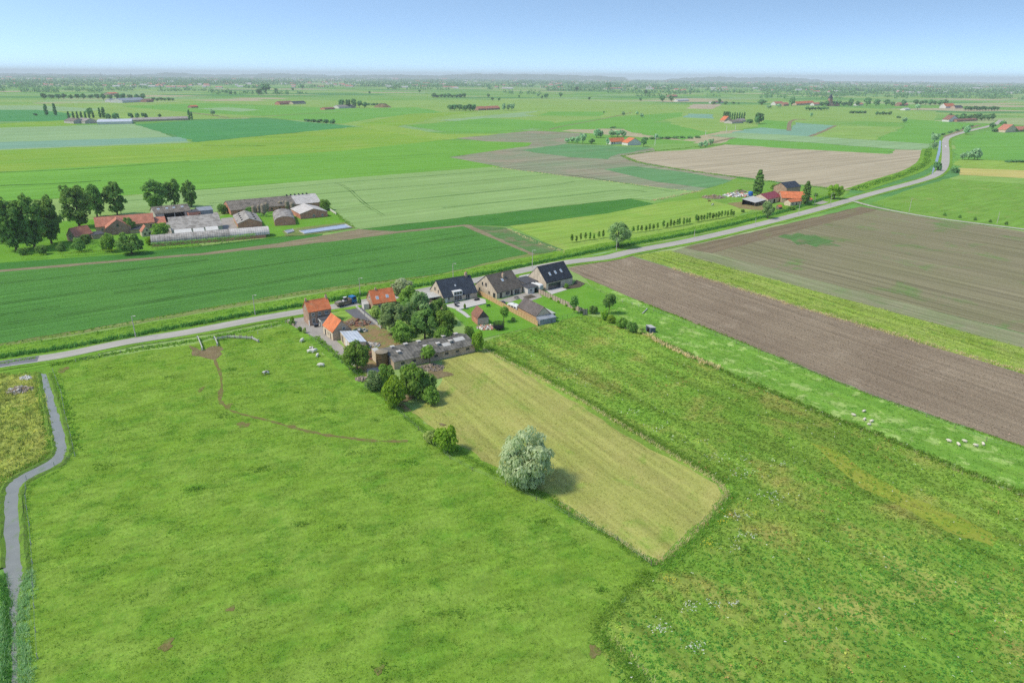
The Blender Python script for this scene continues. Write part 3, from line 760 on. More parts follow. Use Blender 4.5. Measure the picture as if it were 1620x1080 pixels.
# trodden cattle path and bare patches
pth = smooth_line([gp(*q) for q in [(338, 560), (343, 578), (350, 600), (348, 628), (352, 640), (372, 652), (420, 664), (470, 678), (530, 690), (590, 697), (645, 698)]], 6)
ribbon('cattle_path', pth, [0.6 + 0.7 * rnd.random() for _ in pth], M['pathmud'], L2 + 0.01, 0.15)
def blob(name, px, py, rx, ry, mat, z, seed=0):
    r_ = random.Random(seed + int(px)); c = gp(px, py); n = 22
    ax, ay = pxw(c, rx), pxw(c, ry) / max(0.2, -ray(px, py).normalized().z)
    ph = [r_.random() * 6 for _ in range(3)]
    P = []
    for j in range(n):
        a = 2 * math.pi * j / n
        q = 1 + 0.25 * math.sin(2 * a + ph[0]) + 0.2 * math.sin(3 * a + ph[1]) + 0.15 * math.sin(5 * a + ph[2]) + r_.gauss(0, 0.06)
        P.append(c + Vector((ax * q * math.cos(a), ay * q * math.sin(a), 0)))
    return sheet(name, None, mat, z=z, jit=0.05, step=1.0, seed=seed, world_pts=P)
for i, (a, b, c, d) in enumerate([(330, 556, 22, 6), (362, 642, 7, 4), (385, 672, 12, 5), (365, 963, 10, 4), (264, 1020, 13, 9), (318, 616, 5, 4), (100, 585, 10, 4), (940, 1030, 9, 14), (600, 1060, 7, 10), (1060, 1500, 5, 3)]):
    if b < 1100: blob('bare_patch', a, b, c * (1 if i == 0 else 0.8), d * (1 if i == 0 else 0.8), M['dirt' if i == 0 else 'pathmud'], L2 + 0.015 + i * 0.004, i)
for i, (a, b, c, d) in enumerate([(640, 628, 16, 9), (690, 590, 22, 8), (668, 600, 12, 8), (700, 672, 5, 2)]): blob('bare_patch', a, b, c, d, M['dirt'], L3 + 0.04 + i * 0.004, i + 20)

# ------------------------------------------------------------------ ground cover with real height
M['reed'] = leaf_mat('reed_leaves', (78, 130, 62), (112, 158, 84), 0.42, nscale=0.12)
M['reedpale'] = leaf_mat('flowering_reed_leaves', (140, 184, 122), (188, 212, 168), 0.5, nscale=0.3)
M['drygrass'] = leaf_mat('dry_grass_blades', (224, 210, 160), (196, 198, 130), 0.5, nscale=0.2)
M['tallgrass'] = leaf_mat('tall_grass_blades', (112, 158, 62), (148, 182, 90), 0.5, nscale=0.2)
M['umbel'] = plain('white_umbel_flowers', (236, 236, 224), 0.9, 0.1)
M['yflower'] = plain('yellow_flowers', (226, 208, 60), 0.9, 0.1)
M['rust'] = leaf_mat('dock_seed_heads', (168, 136, 80), (184, 156, 98), 0.4, nscale=0.3)

def px_line(pts, n=5): return smooth_line([gp(*q) for q in pts], n)

P, g = line_pts([p + Vector((0.8, -1.6, 0)) for p in bank], 2.4, 3.2, 11)
tufts('reed_bed', P, g, M['reed'], blades=6, h=1.0, w=0.32, spread=0.35, lean=0.5, z=0.12)
P, g = line_pts([p + Vector((-3.0, 5.0, 0)) for p in bank], 6.5, 0.8, 12)
tufts('bank_grass', P, g, M['verge_t'], blades=5, h=0.28, w=0.25, spread=0.4, lean=1.0, z=0.12)
P, g = line_pts(bank2, 6.0, 0.5, 13)
tufts('reed_bed', P, g, M['verge_t'], blades=6, h=0.9, w=0.8, spread=0.6, lean=0.8, z=0.2)
# near meadow: thousands of small tufts
near = [(60, 592), (300, 548), (455, 516), (545, 592), (640, 666), (800, 764), (1000, 892), (1030, 908), (940, 990), (938, 1030), (985, 1200), (-10, 1200), (30, 1080), (55, 950), (60, 880), (60, 790), (115, 730), (112, 640)]
P, g = poly_pts(near, 4.5, 21)
nz = np.sin(P[:, 0] * 0.31 + np.sin(P[:, 1] * 0.17) * 2) * np.sin(P[:, 1] * 0.23 + np.sin(P[:, 0] * 0.13) * 2)
keep = g.random(len(P)) < 0.55 + 0.45 * nz
for q in pth: keep &= (np.hypot(P[:, 0] - q.x, P[:, 1] - q.y) > 0.95) | (g.random(len(P)) < 0.05)
for a_, b_, ra in ((330, 556, 3.6), (385, 672, 1.6), (362, 642, 1.0), (365, 963, 1.1), (264, 1020, 1.5)):
    c = gp(a_, b_); keep &= (np.hypot(P[:, 0] - c.x, P[:, 1] - c.y) > ra * 0.75) | (g.random(len(P)) < 0.12)
P = P[keep]
tufts('meadow_grass', P, g, M['meadow_t'], blades=3, h=0.22, w=0.13, spread=0.2, lean=0.9, z=L1, var=(-0.4, 0.45))
# rank dark tufts where cattle leave the grass
Q = []
for i in range(36):
    c = P[g.integers(len(P))]; n = int(g.integers(8, 36)); rr = g.uniform(0.6, 2.4)
    Q.append(c + g.normal(0, rr * 0.5, (n, 2)) * np.array([1.5, 0.8]))
tufts('rank_grass', np.concatenate(Q), g, M['meadow_t'], blades=4, h=0.36, w=0.16, spread=0.25, lean=0.9, z=L1, var=(-0.6, -0.2))
# mown hay stubble
hay = [(702, 572), (765, 558), (800, 579), (900, 634), (1000, 696), (1132, 767), (1138, 783), (1044, 884), (1004, 870), (900, 798), (800, 743), (722, 700), (652, 652), (690, 632), (702, 600)]
P, g = poly_pts(hay, 2.2, 22)
tufts('hay_stubble', P, g, M['hay_t'], blades=3, h=0.14, w=0.16, spread=0.3, lean=1.8, z=L2, var=(-0.6, 0.5))
# weedy field
weed = [(745, 548), (800, 527), (850, 517), (925, 499), (960, 502), (1030, 533), (1100, 572), (1250, 634), (1400, 692), (1740, 836), (1760, 1200), (1020, 1200), (945, 1010), (960, 985), (1152, 785), (1144, 764), (1004, 688), (854, 598), (770, 554)]
P, g = poly_pts(weed, 3.4, 23)
dy = np.hypot(P[:, 0], P[:, 1])
keep = g.random(len(P)) < np.clip(150.0 / dy, 0.35, 1.0)
moss = [(p.x, p.y) for p in [gp(*q) for q in [(1280, 700), (1320, 712), (1368, 745), (1430, 780), (1520, 818), (1580, 850), (1570, 864), (1500, 842), (1420, 800), (1350, 762)]]]
keep &= ~(in_poly(P, moss) & (g.random(len(P)) < 0.6))
P = P[keep]
bl = np.zeros(len(P))
for a_, b_, ra in ((1440, 960, 30), (1080, 1040, 13), (1290, 960, 12)):
    c = gp(a_, b_); q = np.hypot((P[:, 0] - c.x) / ra, (P[:, 1] - c.y) / (ra * 0.62))
    bl = np.maximum(bl, np.clip(1.35 - q, 0, 1))
wob = np.sin(P[:, 0] * 0.35 + np.sin(P[:, 1] * 0.3) * 2) * np.sin(P[:, 1] * 0.41 + np.sin(P[:, 0] * 0.21) * 2)
inb = g.random(len(P)) < np.clip(bl * (1.0 + 0.5 * wob), 0, 0.92)
clumps('weeds', P[~inb], g, M['weed_t'], per=6, r=0.36, h=0.22, size=0.25, z=L1, var=(-0.45, 0.5))
clumps('weeds', P[inb], g, M['weed_blue_t'], per=6, r=0.36, h=0.2, size=0.24, z=L1, var=(-0.35, 0.4))
P2, g = poly_pts(weed, 0.12, 24)
n2 = np.sin(P2[:, 0] * 0.09 + 1) * np.sin(P2[:, 1] * 0.12 + np.sin(P2[:, 0] * 0.05) * 3)
P2 = P2[(n2 > 0.25) & (g.random(len(P2)) < 0.8)]
clumps('rusty_dock', P2, g, M['rust'], per=5, r=0.5, h=0.35, size=0.2, z=0.1)
# white umbels and yellow flowers
FL = []
for a, b, n, s in [(1090, 700, 16, 2.4), (1140, 728, 26, 2.6), (1180, 752, 30, 2.2), (1222, 790, 34, 2.0), (1170, 820, 24, 1.6), (1180, 850, 20, 1.5), (1090, 965, 22, 1.0), (1048, 1000, 26, 0.9),
                   (1160, 870, 14, 1.6), (1230, 735, 16, 2.5), (1100, 1030, 24, 1.0), (1128, 960, 12, 0.8), (1160, 960, 12, 0.6), (1040, 680, 14, 2.0), (1000, 655, 16, 2.2), (900, 590, 16, 2.5), (1350, 690, 8, 3), (930, 610, 10, 2)]:
    c = gp(a, b)
    FL.append(np.array([c.x, c.y]) + g.normal(0, s, (n, 2)) * np.array([1.0, 0.6]))
P3, g = poly_pts(weed, 0.02, 25)
FL.append(P3)
FL = np.concatenate(FL)
d = g.normal(0, 0.25, (len(FL), 3)); d[:, 2] = 1; d /= np.linalg.norm(d, axis=1, keepdims=True)
C = np.concatenate([FL, np.full((len(FL), 1), 0.75) + g.random((len(FL), 1)) * 0.25], 1)
C2 = np.concatenate([C + g.normal(0, 0.1, C.shape) * [1, 1, 0.4] for _ in range(3)])
V, F = quads(C2, np.tile(d, (3, 1)), 0.09 + 0.10 * g.random(len(C2)), g)
tag(link('white_flowers', np_mesh('white_flowers', V, F, M['umbel'])), kind='stuff')
YF = np.concatenate([np.array([gp(a, b).x, gp(a, b).y]) + g.normal(0, s, (n, 2)) for a, b, n, s in [(1144, 828, 14, .6), (1118, 862, 22, .6), (1060, 920, 16, .6), (1150, 815, 10, .5), (1185, 812, 10, .8)]])
C = np.concatenate([YF, np.full((len(YF), 1), 0.7)], 1)
V, F = quads(C, np.tile([0., 0., 1.], (len(C), 1)), np.full(len(C), 0.2), g)
tag(link('yellow_flowers', np_mesh('yellow_flowers', V, F, M['yflower'])), kind='stuff')

# rough strips along ditches and boundaries
STRIPS = [
 ([(640, 660), (722, 712), (800, 757), (860, 783), (900, 810), (960, 846), (1010, 880), (1036, 892)], 2.4, 9, 'tallgrass', 0.7, 'boundary_grass'),
 ([(880, 795), (960, 842), (1010, 876), (1040, 890)], 1.5, 6, 'drygrass', 0.9, 'dry_boundary_grass'),
 ([(1036, 893), (1070, 868), (1110, 830), (1140, 795), (1148, 780), (1136, 763)], 1.8, 9, 'drygrass', 0.9, 'dry_boundary_grass'),
 ([(1044, 898), (1080, 872), (1120, 833), (1150, 797), (1160, 780)], 3.2, 8, 'tallgrass', 0.9, 'boundary_grass'),
 ([(1136, 763), (1060, 718), (1000, 682), (930, 640), (850, 596), (790, 566), (765, 552)], 1.4, 8, 'drygrass', 0.9, 'dry_boundary_grass'),
 ([(1150, 764), (1070, 716), (1000, 676), (930, 634), (850, 589), (790, 558), (770, 548)], 2.6, 8, 'tallgrass', 0.8, 'boundary_grass'),
 ([(1030, 905), (990, 945), (950, 985), (940, 1003)], 3.0, 9, 'tallgrass', 0.6, 'boundary_grass'),
 ([(945, 1003), (970, 1030), (1000, 1060), (1040, 1110)], 3.6, 9, 'tallgrass', 0.9, 'boundary_grass'),
 ([(965, 1010), (1000, 1042), (1060, 1110)], 0.9, 7, 'drygrass', 0.9, 'dry_boundary_grass'),
 ([(1030, 534), (1060, 548), (1100, 566), (1150, 590), (1250, 632), (1320, 662), (1400, 692), (1500, 735), (1620, 782), (1700, 815)], 2.6, 3.5, 'tallgrass', 0.9, 'boundary_grass'),
 ([(1022, 528), (1040, 540), (1070, 555), (1100, 568), (1140, 584)], 2.6, 6, 'drygrass', 1.2, 'dry_boundary_grass'),
 ([(1270, 645), (1320, 662), (1400, 694), (1490, 735), (1560, 762), (1620, 786)], 1.6, 2.5, 'drygrass', 0.8, 'dry_boundary_grass'),
 ([(82, 590), (96, 622), (108, 657), (120, 702), (117, 722)], 3.0, 3, 'verge', 0.4, 'ditch_side_grass'),
 ([(113, 726), (90, 746), (62, 760), (47, 774), (43, 800), (47, 860), (49, 905)], 1.2, 8, 'verge', 0.4, 'ditch_side_grass'),
 ([(57, 591), (63, 622), (70, 655), (77, 690), (80, 708), (66, 727), (38, 741), (4, 760), (-4, 800)], 1.6, 6, 'verge', 0.45, 'ditch_side_grass'),
 ([(78, 716), (66, 727), (36, 741), (0, 761)], 0.8, 12, 'tallgrass', 0.9, 'ditch_side_grass'),
 ([(44, 905), (42, 930), (36, 965), (35, 1010), (39, 1080), (42, 1150)], 2.2, 12, 'reedpale', 0.9, 'flowering_reeds'),
 ([(2, 910), (8, 940), (12, 990), (10, 1040), (8, 1150)], 1.6, 12, 'reed', 0.8, 'ditch_reeds'),
 ([(-4, 960), (0, 1010), (-2, 1150)], 2.0, 10, 'reedpale', 0.9, 'flowering_reeds'),
 ([(555, 583), (600, 622), (640, 655)], 2.6, 6, 'tallgrass', 0.7, 'boundary_grass'),
 ([(80, 578), (200, 556), (300, 540), (400, 521), (455, 508)], 3.0, 4, 'verge', 0.6, 'verge_grass'),
 ([(500, 533), (540, 568), (580, 600), (610, 626)], 1.8, 6, 'verge', 0.7, 'boundary_grass'),
 ([(60, 566), (20, 572), (-40, 582)], 2.0, 5, 'verge', 0.6, 'verge_grass'),
 ([(985, 247), (1010, 257), (1060, 266), (1160, 280), (1300, 297), (1342, 303)], 7.0, 0.6, 'tallgrass', 1.3, 'boundary_grass'),
 ([(700, 433), (560, 452), (480, 463), (300, 493), (207, 511), (0, 547)], 3.0, 1.0, 'verge', 0.5, 'verge_grass'),
 ([(985, 247), (1040, 239), (1156, 228)], 6.0, 0.5, 'tallgrass', 1.2, 'boundary_grass'),
 ([(775, 264), (1060, 299.5), (1104, 303)], 3.0, 0.7, 'drygrass', 1.0, 'boundary_grass'),
 ([(1030, 318), (1104, 303)], 5.0, 0.8, 'drygrass', 1.2, 'boundary_grass'),
 ([(1010, 476), (1200, 552), (1380, 626), (1620, 707)], 1.2, 3, 'tallgrass', 0.5, 'boundary_grass'),
 ([(800, 361), (850, 384), (894, 400)], 3.0, 1.5, 'drygrass', 0.7, 'boundary_grass'),
 ([(505, 318), (530, 337), (558, 360)], 3.0, 1.2, 'tallgrass', 1.0, 'boundary_grass'),
]
for i, (q, w, dens, mk, h, nm) in enumerate(STRIPS):
    ln = px_line(q, 4)
    P, g = line_pts(ln, w, dens * (0.45 if mk == 'drygrass' else 0.9), 40 + i, gauss=True)
    far = ln[0].length
    tufts(nm, P, g, M[mk if mk != 'verge' else 'verge_t'], blades=4, h=h * (0.55 if mk == 'tallgrass' else 0.6), w=0.12 if far < 200 else 0.4, spread=0.22, lean=0.9, z=L1, var=(-0.6, 0.8))
P, g = poly_pts([(1000, 404.5), (1060, 396), (1620, 550), (1720, 580), (1720, 620), (1620, 592)], 1.0, 80)
tufts('strip_grass', P, g, M['strip_t'], blades=4, h=0.26, w=0.25, spread=0.4, lean=1.0, z=L1)
P, g = line_pts(px_line([(1060, 424), (1300, 496), (1620, 588)], 4), 4.0, 1.0, 81, gauss=True)
tufts('dry_strip_grass', P, g, M['drygrass'], blades=5, h=0.5, w=0.3, spread=0.35, lean=0.6, z=L1)
P, g = poly_pts([(-120, 600), (0, 590), (60, 590), (78, 660), (84, 716), (10, 762), (-20, 800), (-140, 900)], 2.2, 82)
tufts('rough_grass', P, g, M['rough_t'], blades=5, h=0.6, w=0.2, spread=0.3, lean=0.7, z=L1)
P, g = poly_pts([(930, 486), (968, 478), (1012, 476), (1380, 625), (1620, 706), (1740, 746), (1740, 830), (1400, 692), (1250, 634), (1100, 572), (1030, 533), (960, 500)], 1.2, 83)
tufts('sheep_meadow_grass', P, g, M['sheepm_t'], blades=4, h=0.25, w=0.2, spread=0.3, lean=1.0, z=L1, var=(-0.6, 0.5))
# clods on the ploughed field
P, g = poly_pts([(905, 425), (1000, 407), (1620, 593), (1720, 623), (1720, 740), (1620, 704), (1380, 623), (1012, 474), (930, 440)], 1.3, 84)
cl = np.concatenate([P, np.full((len(P), 1), L2 + 0.03)], 1)
d = g.normal(0, 0.6, (len(P), 3)); d[:, 2] = 1; d /= np.linalg.norm(d, axis=1, keepdims=True)
V, F = quads(cl, d, 0.15 + 0.3 * g.random(len(P)), g)
tag(link('soil_clods', np_mesh('soil_clods', V, F, M['plough'], np.repeat(g.normal(0, 0.5, len(P)), 4))), kind='stuff')

# ------------------------------------------------------------------ trees
LEAF = {
 'dark': leaf_mat('dark_tree_leaves', (102, 144, 76), (136, 176, 94), 0.5),
 'mid': leaf_mat('mid_green_leaves', (110, 152, 68), (142, 180, 86), 0.5),
 'bright': leaf_mat('bright_green_leaves', (124, 164, 58), (154, 192, 76), 0.5),
 'grey': leaf_mat('grey_green_leaves', (120, 150, 92), (152, 178, 120), 0.5),
 'silver': leaf_mat('silver_willow_leaves', (174, 192, 140), (206, 216, 178), 0.5, k=0.9),
 'olive': leaf_mat('olive_shrub_leaves', (151, 179, 95), (189, 209, 131), 0.5),
 'far': leaf_mat('far_tree_leaves', (92, 141, 90), (123, 169, 105), 0.35, nscale=0.15),
 'farg': leaf_mat('far_willow_leaves', (141, 183, 136), (173, 211, 161), 0.35, nscale=0.15),
}
BARK = surf('bark', (110, 96, 80), (84, 74, 62), 4.0)

def crown_np(seed, R3, zc, nb, br, per, leaf, droop=False, shape='round', low=-0.5, lobes=0, lobe_part=0.5):
    g = np.random.default_rng(seed)
    rx, ry, rz = R3
    d = g.normal(0, 1, (nb, 3)); d /= np.linalg.norm(d, axis=1, keepdims=True)
    rad = (0.35 + 0.65 * g.random(nb) ** 0.6)
    B = d * rad[:, None]
    if shape == 'poplar':
        B[:, 2] = g.random(nb) * 2 - 1
        pr = np.sqrt(np.clip(1 - (B[:, 2] * 0.96 + 0.1) ** 2, 0.02, 1)) * np.where(B[:, 2] > 0, 1 - 0.45 * B[:, 2], 1)
        a = g.random(nb) * 6.283
        B[:, 0], B[:, 1] = np.cos(a) * pr * rad, np.sin(a) * pr * rad
    if lobes:
        lc = g.normal(0, 1, (lobes, 3)); lc /= np.linalg.norm(lc, axis=1, keepdims=True); lc *= np.array([0.72, 0.72, 0.62])
        q = g.normal(0, 1, (nb, 3)); q /= np.linalg.norm(q, axis=1, keepdims=True)
        B2 = lc[np.arange(nb) % lobes] + q * (0.22 + 0.2 * g.random((lobes, 1))[np.arange(nb) % lobes]) * (0.5 + 0.5 * g.random((nb, 1)))
        B = np.where(g.random((nb, 1)) < lobe_part, B2, B)
    B *= np.array([rx, ry, rz]) * (1 - br / max(rx, rz) * 0.6)
    B[:, 2] += zc
    brs = br * (0.65 + 0.7 * g.random(nb))
    N = nb * per
    dd = g.normal(0, 1, (N, 3)); dd[:, 2] = dd[:, 2] * 0.9 + 0.25
    dd /= np.linalg.norm(dd, axis=1, keepdims=True)
    dd[:, 2] = np.where(dd[:, 2] < low, -dd[:, 2], dd[:, 2])
    C = np.repeat(B, per, 0) + dd * (np.repeat(brs, per) * (0.7 + 0.4 * g.random(N)))[:, None] * np.array([1, 1, 0.8])
    nr = dd + g.normal(0, 0.32, (N, 3)); nr /= np.linalg.norm(nr, axis=1, keepdims=True)
    if droop: C[:, 2] -= leaf * 0.5
    V, F = quads(C, nr, leaf * (0.55 + 0.9 * g.random(N)), g, 1.9 if droop else 1.25, droop)
    vv = np.repeat(np.repeat(g.random(nb), per) * 0.7 + g.random(N) * 0.3, 4)
    V[:, 2] = np.maximum(V[:, 2], 0.08)
    return V, F, vv, B

def trunk_mb(seed, h, r, B, n_limb=6, split=0.35):
    r_ = random.Random(seed); mb = MB()
    lean = (r_.gauss(0, 0.03), r_.gauss(0, 0.03))
    pts = [(0, 0, -0.1), (lean[0] * h * .4, lean[1] * h * .4, h * 0.3), (lean[0] * h, lean[1] * h, h * 0.62), (lean[0] * h * 1.2, lean[1] * h * 1.2, h * 0.85)]
    mb.tube(pts, [r * 1.25, r * 0.9, r * 0.6, r * 0.2], 8)
    for b in sorted(list(B), key=lambda q: q[2])[::max(1, len(B) // n_limb)][:n_limb]:
        z0 = min(h * (0.25 + 0.35 * r_.random()), max(0.3, b[2] - 0.3))
        mb.tube([(lean[0] * z0, lean[1] * z0, z0), (b[0] * 0.55, b[1] * 0.55, z0 + (b[2] - z0) * 0.65), (b[0] * 0.95, b[1] * 0.95, b[2])], [r * 0.5, r * 0.3, r * 0.08], 5)
    return mb

KINDS = {}                    # kind -> list of (crown mesh, trunk mesh or None, nominal height, nominal width)
def make_kind(key, leafkey, n_var, R3, zc, nb, br, per, leaf, h, trunk_r=0.25, **kw):
    out = []
    for i in range(n_var):
        V, F, vv, B = crown_np(hash_(key) + i, R3, zc, nb, br, per, leaf, **kw)
        cme = np_mesh('crown', V, F, LEAF[leafkey], vv)
        tme = trunk_mb(i + 3, h, trunk_r, B).mesh('trunk', BARK) if trunk_r else None
        out.append((cme, tme, V[:, 2].max(), max(np.ptp(V[:, 0]), np.ptp(V[:, 1]))))
    KINDS[key] = out
def hash_(s): return sum(ord(c) * (i + 1) for i, c in enumerate(s))

make_kind('big', 'dark', 3, (5.8, 5.8, 7.4), 7.6, 104, 1.4, 58, 0.66, 15, 0.38, lobes=10)
make_kind('big_grey', 'grey', 2, (5.2, 5.2, 5.0), 5.0, 52, 1.5, 108, 0.55, 10, 0.3, lobes=7)
make_kind('bigmid', 'mid', 3, (4.8, 4.8, 4.9), 4.6, 50, 1.45, 108, 0.53, 9.5, 0.28, lobes=7)
make_kind('bigdark', 'dark', 2, (4.8, 4.8, 5.0), 4.8, 50, 1.45, 108, 0.53, 10, 0.28, lobes=7)
make_kind('willow', 'silver', 1, (5.8, 5.8, 5.3), 5.0, 124, 1.25, 105, 0.34, 9, 0.35, droop=True, lobes=10, lobe_part=0.5)
make_kind('silver', 'silver', 1, (3.6, 3.6, 4.0), 5.4, 44, 1.2, 86, 0.37, 9, 0.2, droop=True)
make_kind('greywillow', 'grey', 2, (4.4, 4.4, 4.8), 5.4, 52, 1.35, 86, 0.46, 10, 0.3, lobes=7)
make_kind('weeping', 'bright', 1, (4.6, 4.6, 3.6), 4.4, 46, 1.2, 86, 0.44, 8, 0.3, droop=True)
make_kind('poplar', 'dark', 2, (2.3, 2.3, 7.4), 7.9, 120, 0.85, 50, 0.55, 15, 0.25, shape='poplar')
make_kind('small', 'mid', 2, (1.7, 1.7, 1.7), 3.2, 26, 0.7, 65, 0.33, 4.8, 0.11)
make_kind('smalldark', 'dark', 2, (1.9, 1.9, 2.2), 3.4, 28, 0.75, 65, 0.33, 5.4, 0.11)
make_kind('sapling', 'mid', 3, (0.75, 0.75, 1.9), 2.7, 20, 0.45, 29, 0.35, 4.4, 0.06, shape='poplar')
make_kind('bush_bright', 'bright', 2, (2.3, 2.3, 1.7), 1.6, 34, 0.8, 79, 0.31, 3, 0)
make_kind('bush_mid', 'mid', 2, (2.3, 2.3, 1.7), 1.6, 34, 0.8, 79, 0.31, 3, 0)
make_kind('bush_grey', 'grey', 2, (2.3, 2.3, 1.6), 1.5, 34, 0.8, 79, 0.31, 3, 0)
make_kind('bush_olive', 'olive', 1, (2.2, 2.2, 1.3), 1.2, 30, 0.7, 79, 0.29, 3, 0)
make_kind('bush_dark', 'dark', 2, (2.3, 2.3, 1.7), 1.6, 34, 0.8, 79, 0.31, 3, 0)
# far kinds: one mesh with trunk and crown
FAR = {}
def make_far(key, leafkey, n_var, R3, zc, nb, br, per, leaf, h, tr, **kw):
    out = []
    for i in range(n_var):
        V, F, vv, B = crown_np(hash_(key) + i + 50, R3, zc, nb, br, per, leaf, **kw)
        tm = MB()
        tm.tube([(0, 0, 0), (0, 0, h * 0.7)], [tr, tr * 0.5], 5, caps=False)
        tv = np.array(tm.v); tf = np.array(tm.f)
        me = np_mesh(key, np.concatenate([V, tv]), np.concatenate([F, tf + len(V)]), [LEAF[leafkey], BARK], np.concatenate([vv, np.zeros(len(tv))]))
        mi = np.zeros(len(F) + len(tf), np.int32); mi[len(F):] = 1
        me.polygons.foreach_set('material_index', mi)
        out.append((me, V[:, 2].max(), max(np.ptp(V[:, 0]), np.ptp(V[:, 1]))))
    FAR[key] = out
make_far('far_round', 'far', 3, (4.5, 4.5, 4.5), 5.6, 22, 1.9, 30, 1.3, 10, 0.4)
make_far('far_willow', 'farg', 2, (4.5, 4.5, 4.2), 5.2, 22, 1.9, 30, 1.3, 9, 0.4)
make_far('far_poplar', 'far', 2, (2.2, 2.2, 8.4), 9.0, 50, 1.2, 20, 1.3, 17, 0.35, shape='poplar')
make_far('far_bush', 'far', 2, (4.5, 3.5, 1.9), 1.8, 18, 1.4, 26, 1.1, 3, 0.1)

def tree(kind, px, py, top=None, w=None, label=None, cat='tree', name=None, group=None, h=None):
    """tree standing at picture point (px, py), crown top at row `top`, crown `w` pixels wide"""
    p = gp(px, py)
    hh = h or ht(p, top)
    v = rnd.choice(KINDS[kind])
    cme, tme, nh, nw = v
    ww = pxw(p, w) if w else nw * hh / nh
    root = thing(name or ('shrub' if cat in ('shrub', 'bush') else 'tree'), label, cat, p, rnd.random() * 6.28, group)
    root.scale = (ww / nw, ww / nw, hh / nh)
    link('crown', cme, root)
    if tme is not None: link('trunk', tme, root)
    return root

def bush(kind, px, py, top=None, w=None, label=None, cat='shrub', name='shrub', group=None, h=None):
    p = gp(px, py)
    hh = h or ht(p, top)
    cme, _, nh, nw = rnd.choice(KINDS[kind])
    ww = pxw(p, w) if w else nw * hh / nh
    o = tag(link(name, cme, None, p), label, cat, group)
    o.rotation_euler.z = rnd.random() * 6.28
    o.scale = (ww / nw, ww / nw, hh / nh)
    return o

def fartree(kind, px, py, w, top, label, group=None, name='tree', cat='tree'):
    p = gp(px, py)
    hh = ht(p, top)
    me, nh, nw = rnd.choice(FAR[kind])
    o = tag(link(name, me, None, p), label, cat, group)
    o.rotation_euler.z = rnd.random() * 6.28
    o.scale = (pxw(p, w) / nw, pxw(p, w) / nw, hh / nh)
    return o

def hedge(name, line, w, h, leafkey, label, dens=14, size=0.3, seed=5, group=None):
    P, g = line_pts(line, w, dens, seed)
    n = len(P)
    z = h * np.sqrt(g.random(n))
    side = g.random(n) < 0.5
    C = np.concatenate([P, np.where(side, z, h * (0.9 + 0.15 * g.random(n)))[:, None]], 1)
    nr = g.normal(0, 0.6, (n, 3)); nr[:, 2] = np.where(side, 0.2, 1.0); nr[:, 1] += np.where(side, -0.8, 0)
    nr /= np.linalg.norm(nr, axis=1, keepdims=True)
    o0 = line[0]
    V, F = quads(C - np.array([o0.x, o0.y, 0]), nr, size * (0.6 + 0.9 * g.random(n)), g)
    V[:, 2] = np.maximum(V[:, 2], 0.03)
    o = link(name, np_mesh(name, V, F, LEAF[leafkey], np.repeat(g.random(n), 4)), None, (o0.x, o0.y, 0))
    return tag(o, label, 'hedge', group)

# --- near trees
tree('willow', 832, 768, 677, 98, 'large silvery willow standing alone on the edge of the mown hay field', name='willow_tree')
bush('bush_bright', 706, 714, 672, 44, 'bright green round bush on the hay field edge, between willow and thicket')
bush('bush_olive', 684, 700, 680, 30, 'low olive twiggy bush touching the round bright bush by the boundary')
tree('mid' if 'mid' in KINDS else 'bigmid', 565, 586, 538, 47, 'leafy green tree in the farmyard in front of the white roofed shed')
bush('bush_grey', 592, 616, 584, 34, 'grey green bush on the yard edge below the round silo')
bush('bush_mid', 612, 614, 575, 30, 'fresh green bush in front of the brown silo, behind the grey one')
bush('bush_bright', 622, 645, 596, 48, 'big yellow green bush at the front left of the thicket')
bush('bush_mid', 655, 630, 573, 52, 'tall deep green bush at the back of the thicket near the long barn')
bush('bush_dark', 672, 626, 590, 40, 'dark green bush on the hay side of the thicket')
bush('bush_mid', 682, 639, 610, 32, 'small rounded green bush at the right foot of the thicket')
tree('small', 680, 577, 545, 26, 'small round tree right in front of the long grey barn roof')
bush('bush_bright', 756, 556, 522, 22, 'yellow green bush at the right gable of the long barn')
bush('bush_mid', 742, 538, 515, 18, 'narrow green bush between the long barn and the brick hut')
tree('silver', 637, 478, 440, 36, 'pale silvery tree behind the orange roofed cottage by the road')
tree('bigmid', 652, 490, 452, 40, 'bright green tree between the cottage and the slate roofed bungalow')
tree('big_grey', 626, 528, 478, 58, 'wide grey green tree of the grove nearest the dirt yard')
tree('big_grey', 664, 520, 462, 44, 'tall grey green tree in the middle back of the grove')
tree('bigmid', 640, 546, 505, 44, 'leafy front tree of the grove above the earth yard')
tree('bigdark', 672, 538, 488, 50, 'dark green tree at the centre front of the grove')
tree('bigdark', 694, 514, 472, 40, 'dark tree of the grove closest to the bungalow carport')
tree('bigmid', 706, 536, 488, 42, 'green tree at the right end of the grove beside the garden')
tree('bigdark', 650, 510, 468, 40, 'dark tree in the inner back of the grove behind the grey one')
bush('bush_mid', 700, 546, 516, 32, 'green bush under the right end of the grove behind the long barn')
bush('bush_olive', 596, 503, 482, 24, 'olive shrub below the cottage roof by the drive wall')
bush('bush_dark', 569, 482, 468, 7, 'slim dark conifer at the cottage corner by the lorry', name='conifer')
bush('bush_mid', 612, 512, 486, 30, 'shrubs in front of the cottage between drive wall and grove')
bush('bush_bright', 462, 510, 500, 8, 'small ball shaped shrub at the roadside corner of the farmyard')
bush('bush_dark', 462, 513, 506, 12, 'low clipped dark hedge block at the farmyard entrance')
bush('bush_mid', 475, 524, 516, 8, 'little green shrub on the yard edge near the farmhouse gable')
bush('bush_olive', 482, 527, 518, 7, 'little olive shrub beside the yard wall opposite the farmhouse')
tree('small', 797, 510, 483, 17, 'small round garden tree on the lawn beside the brick hut')
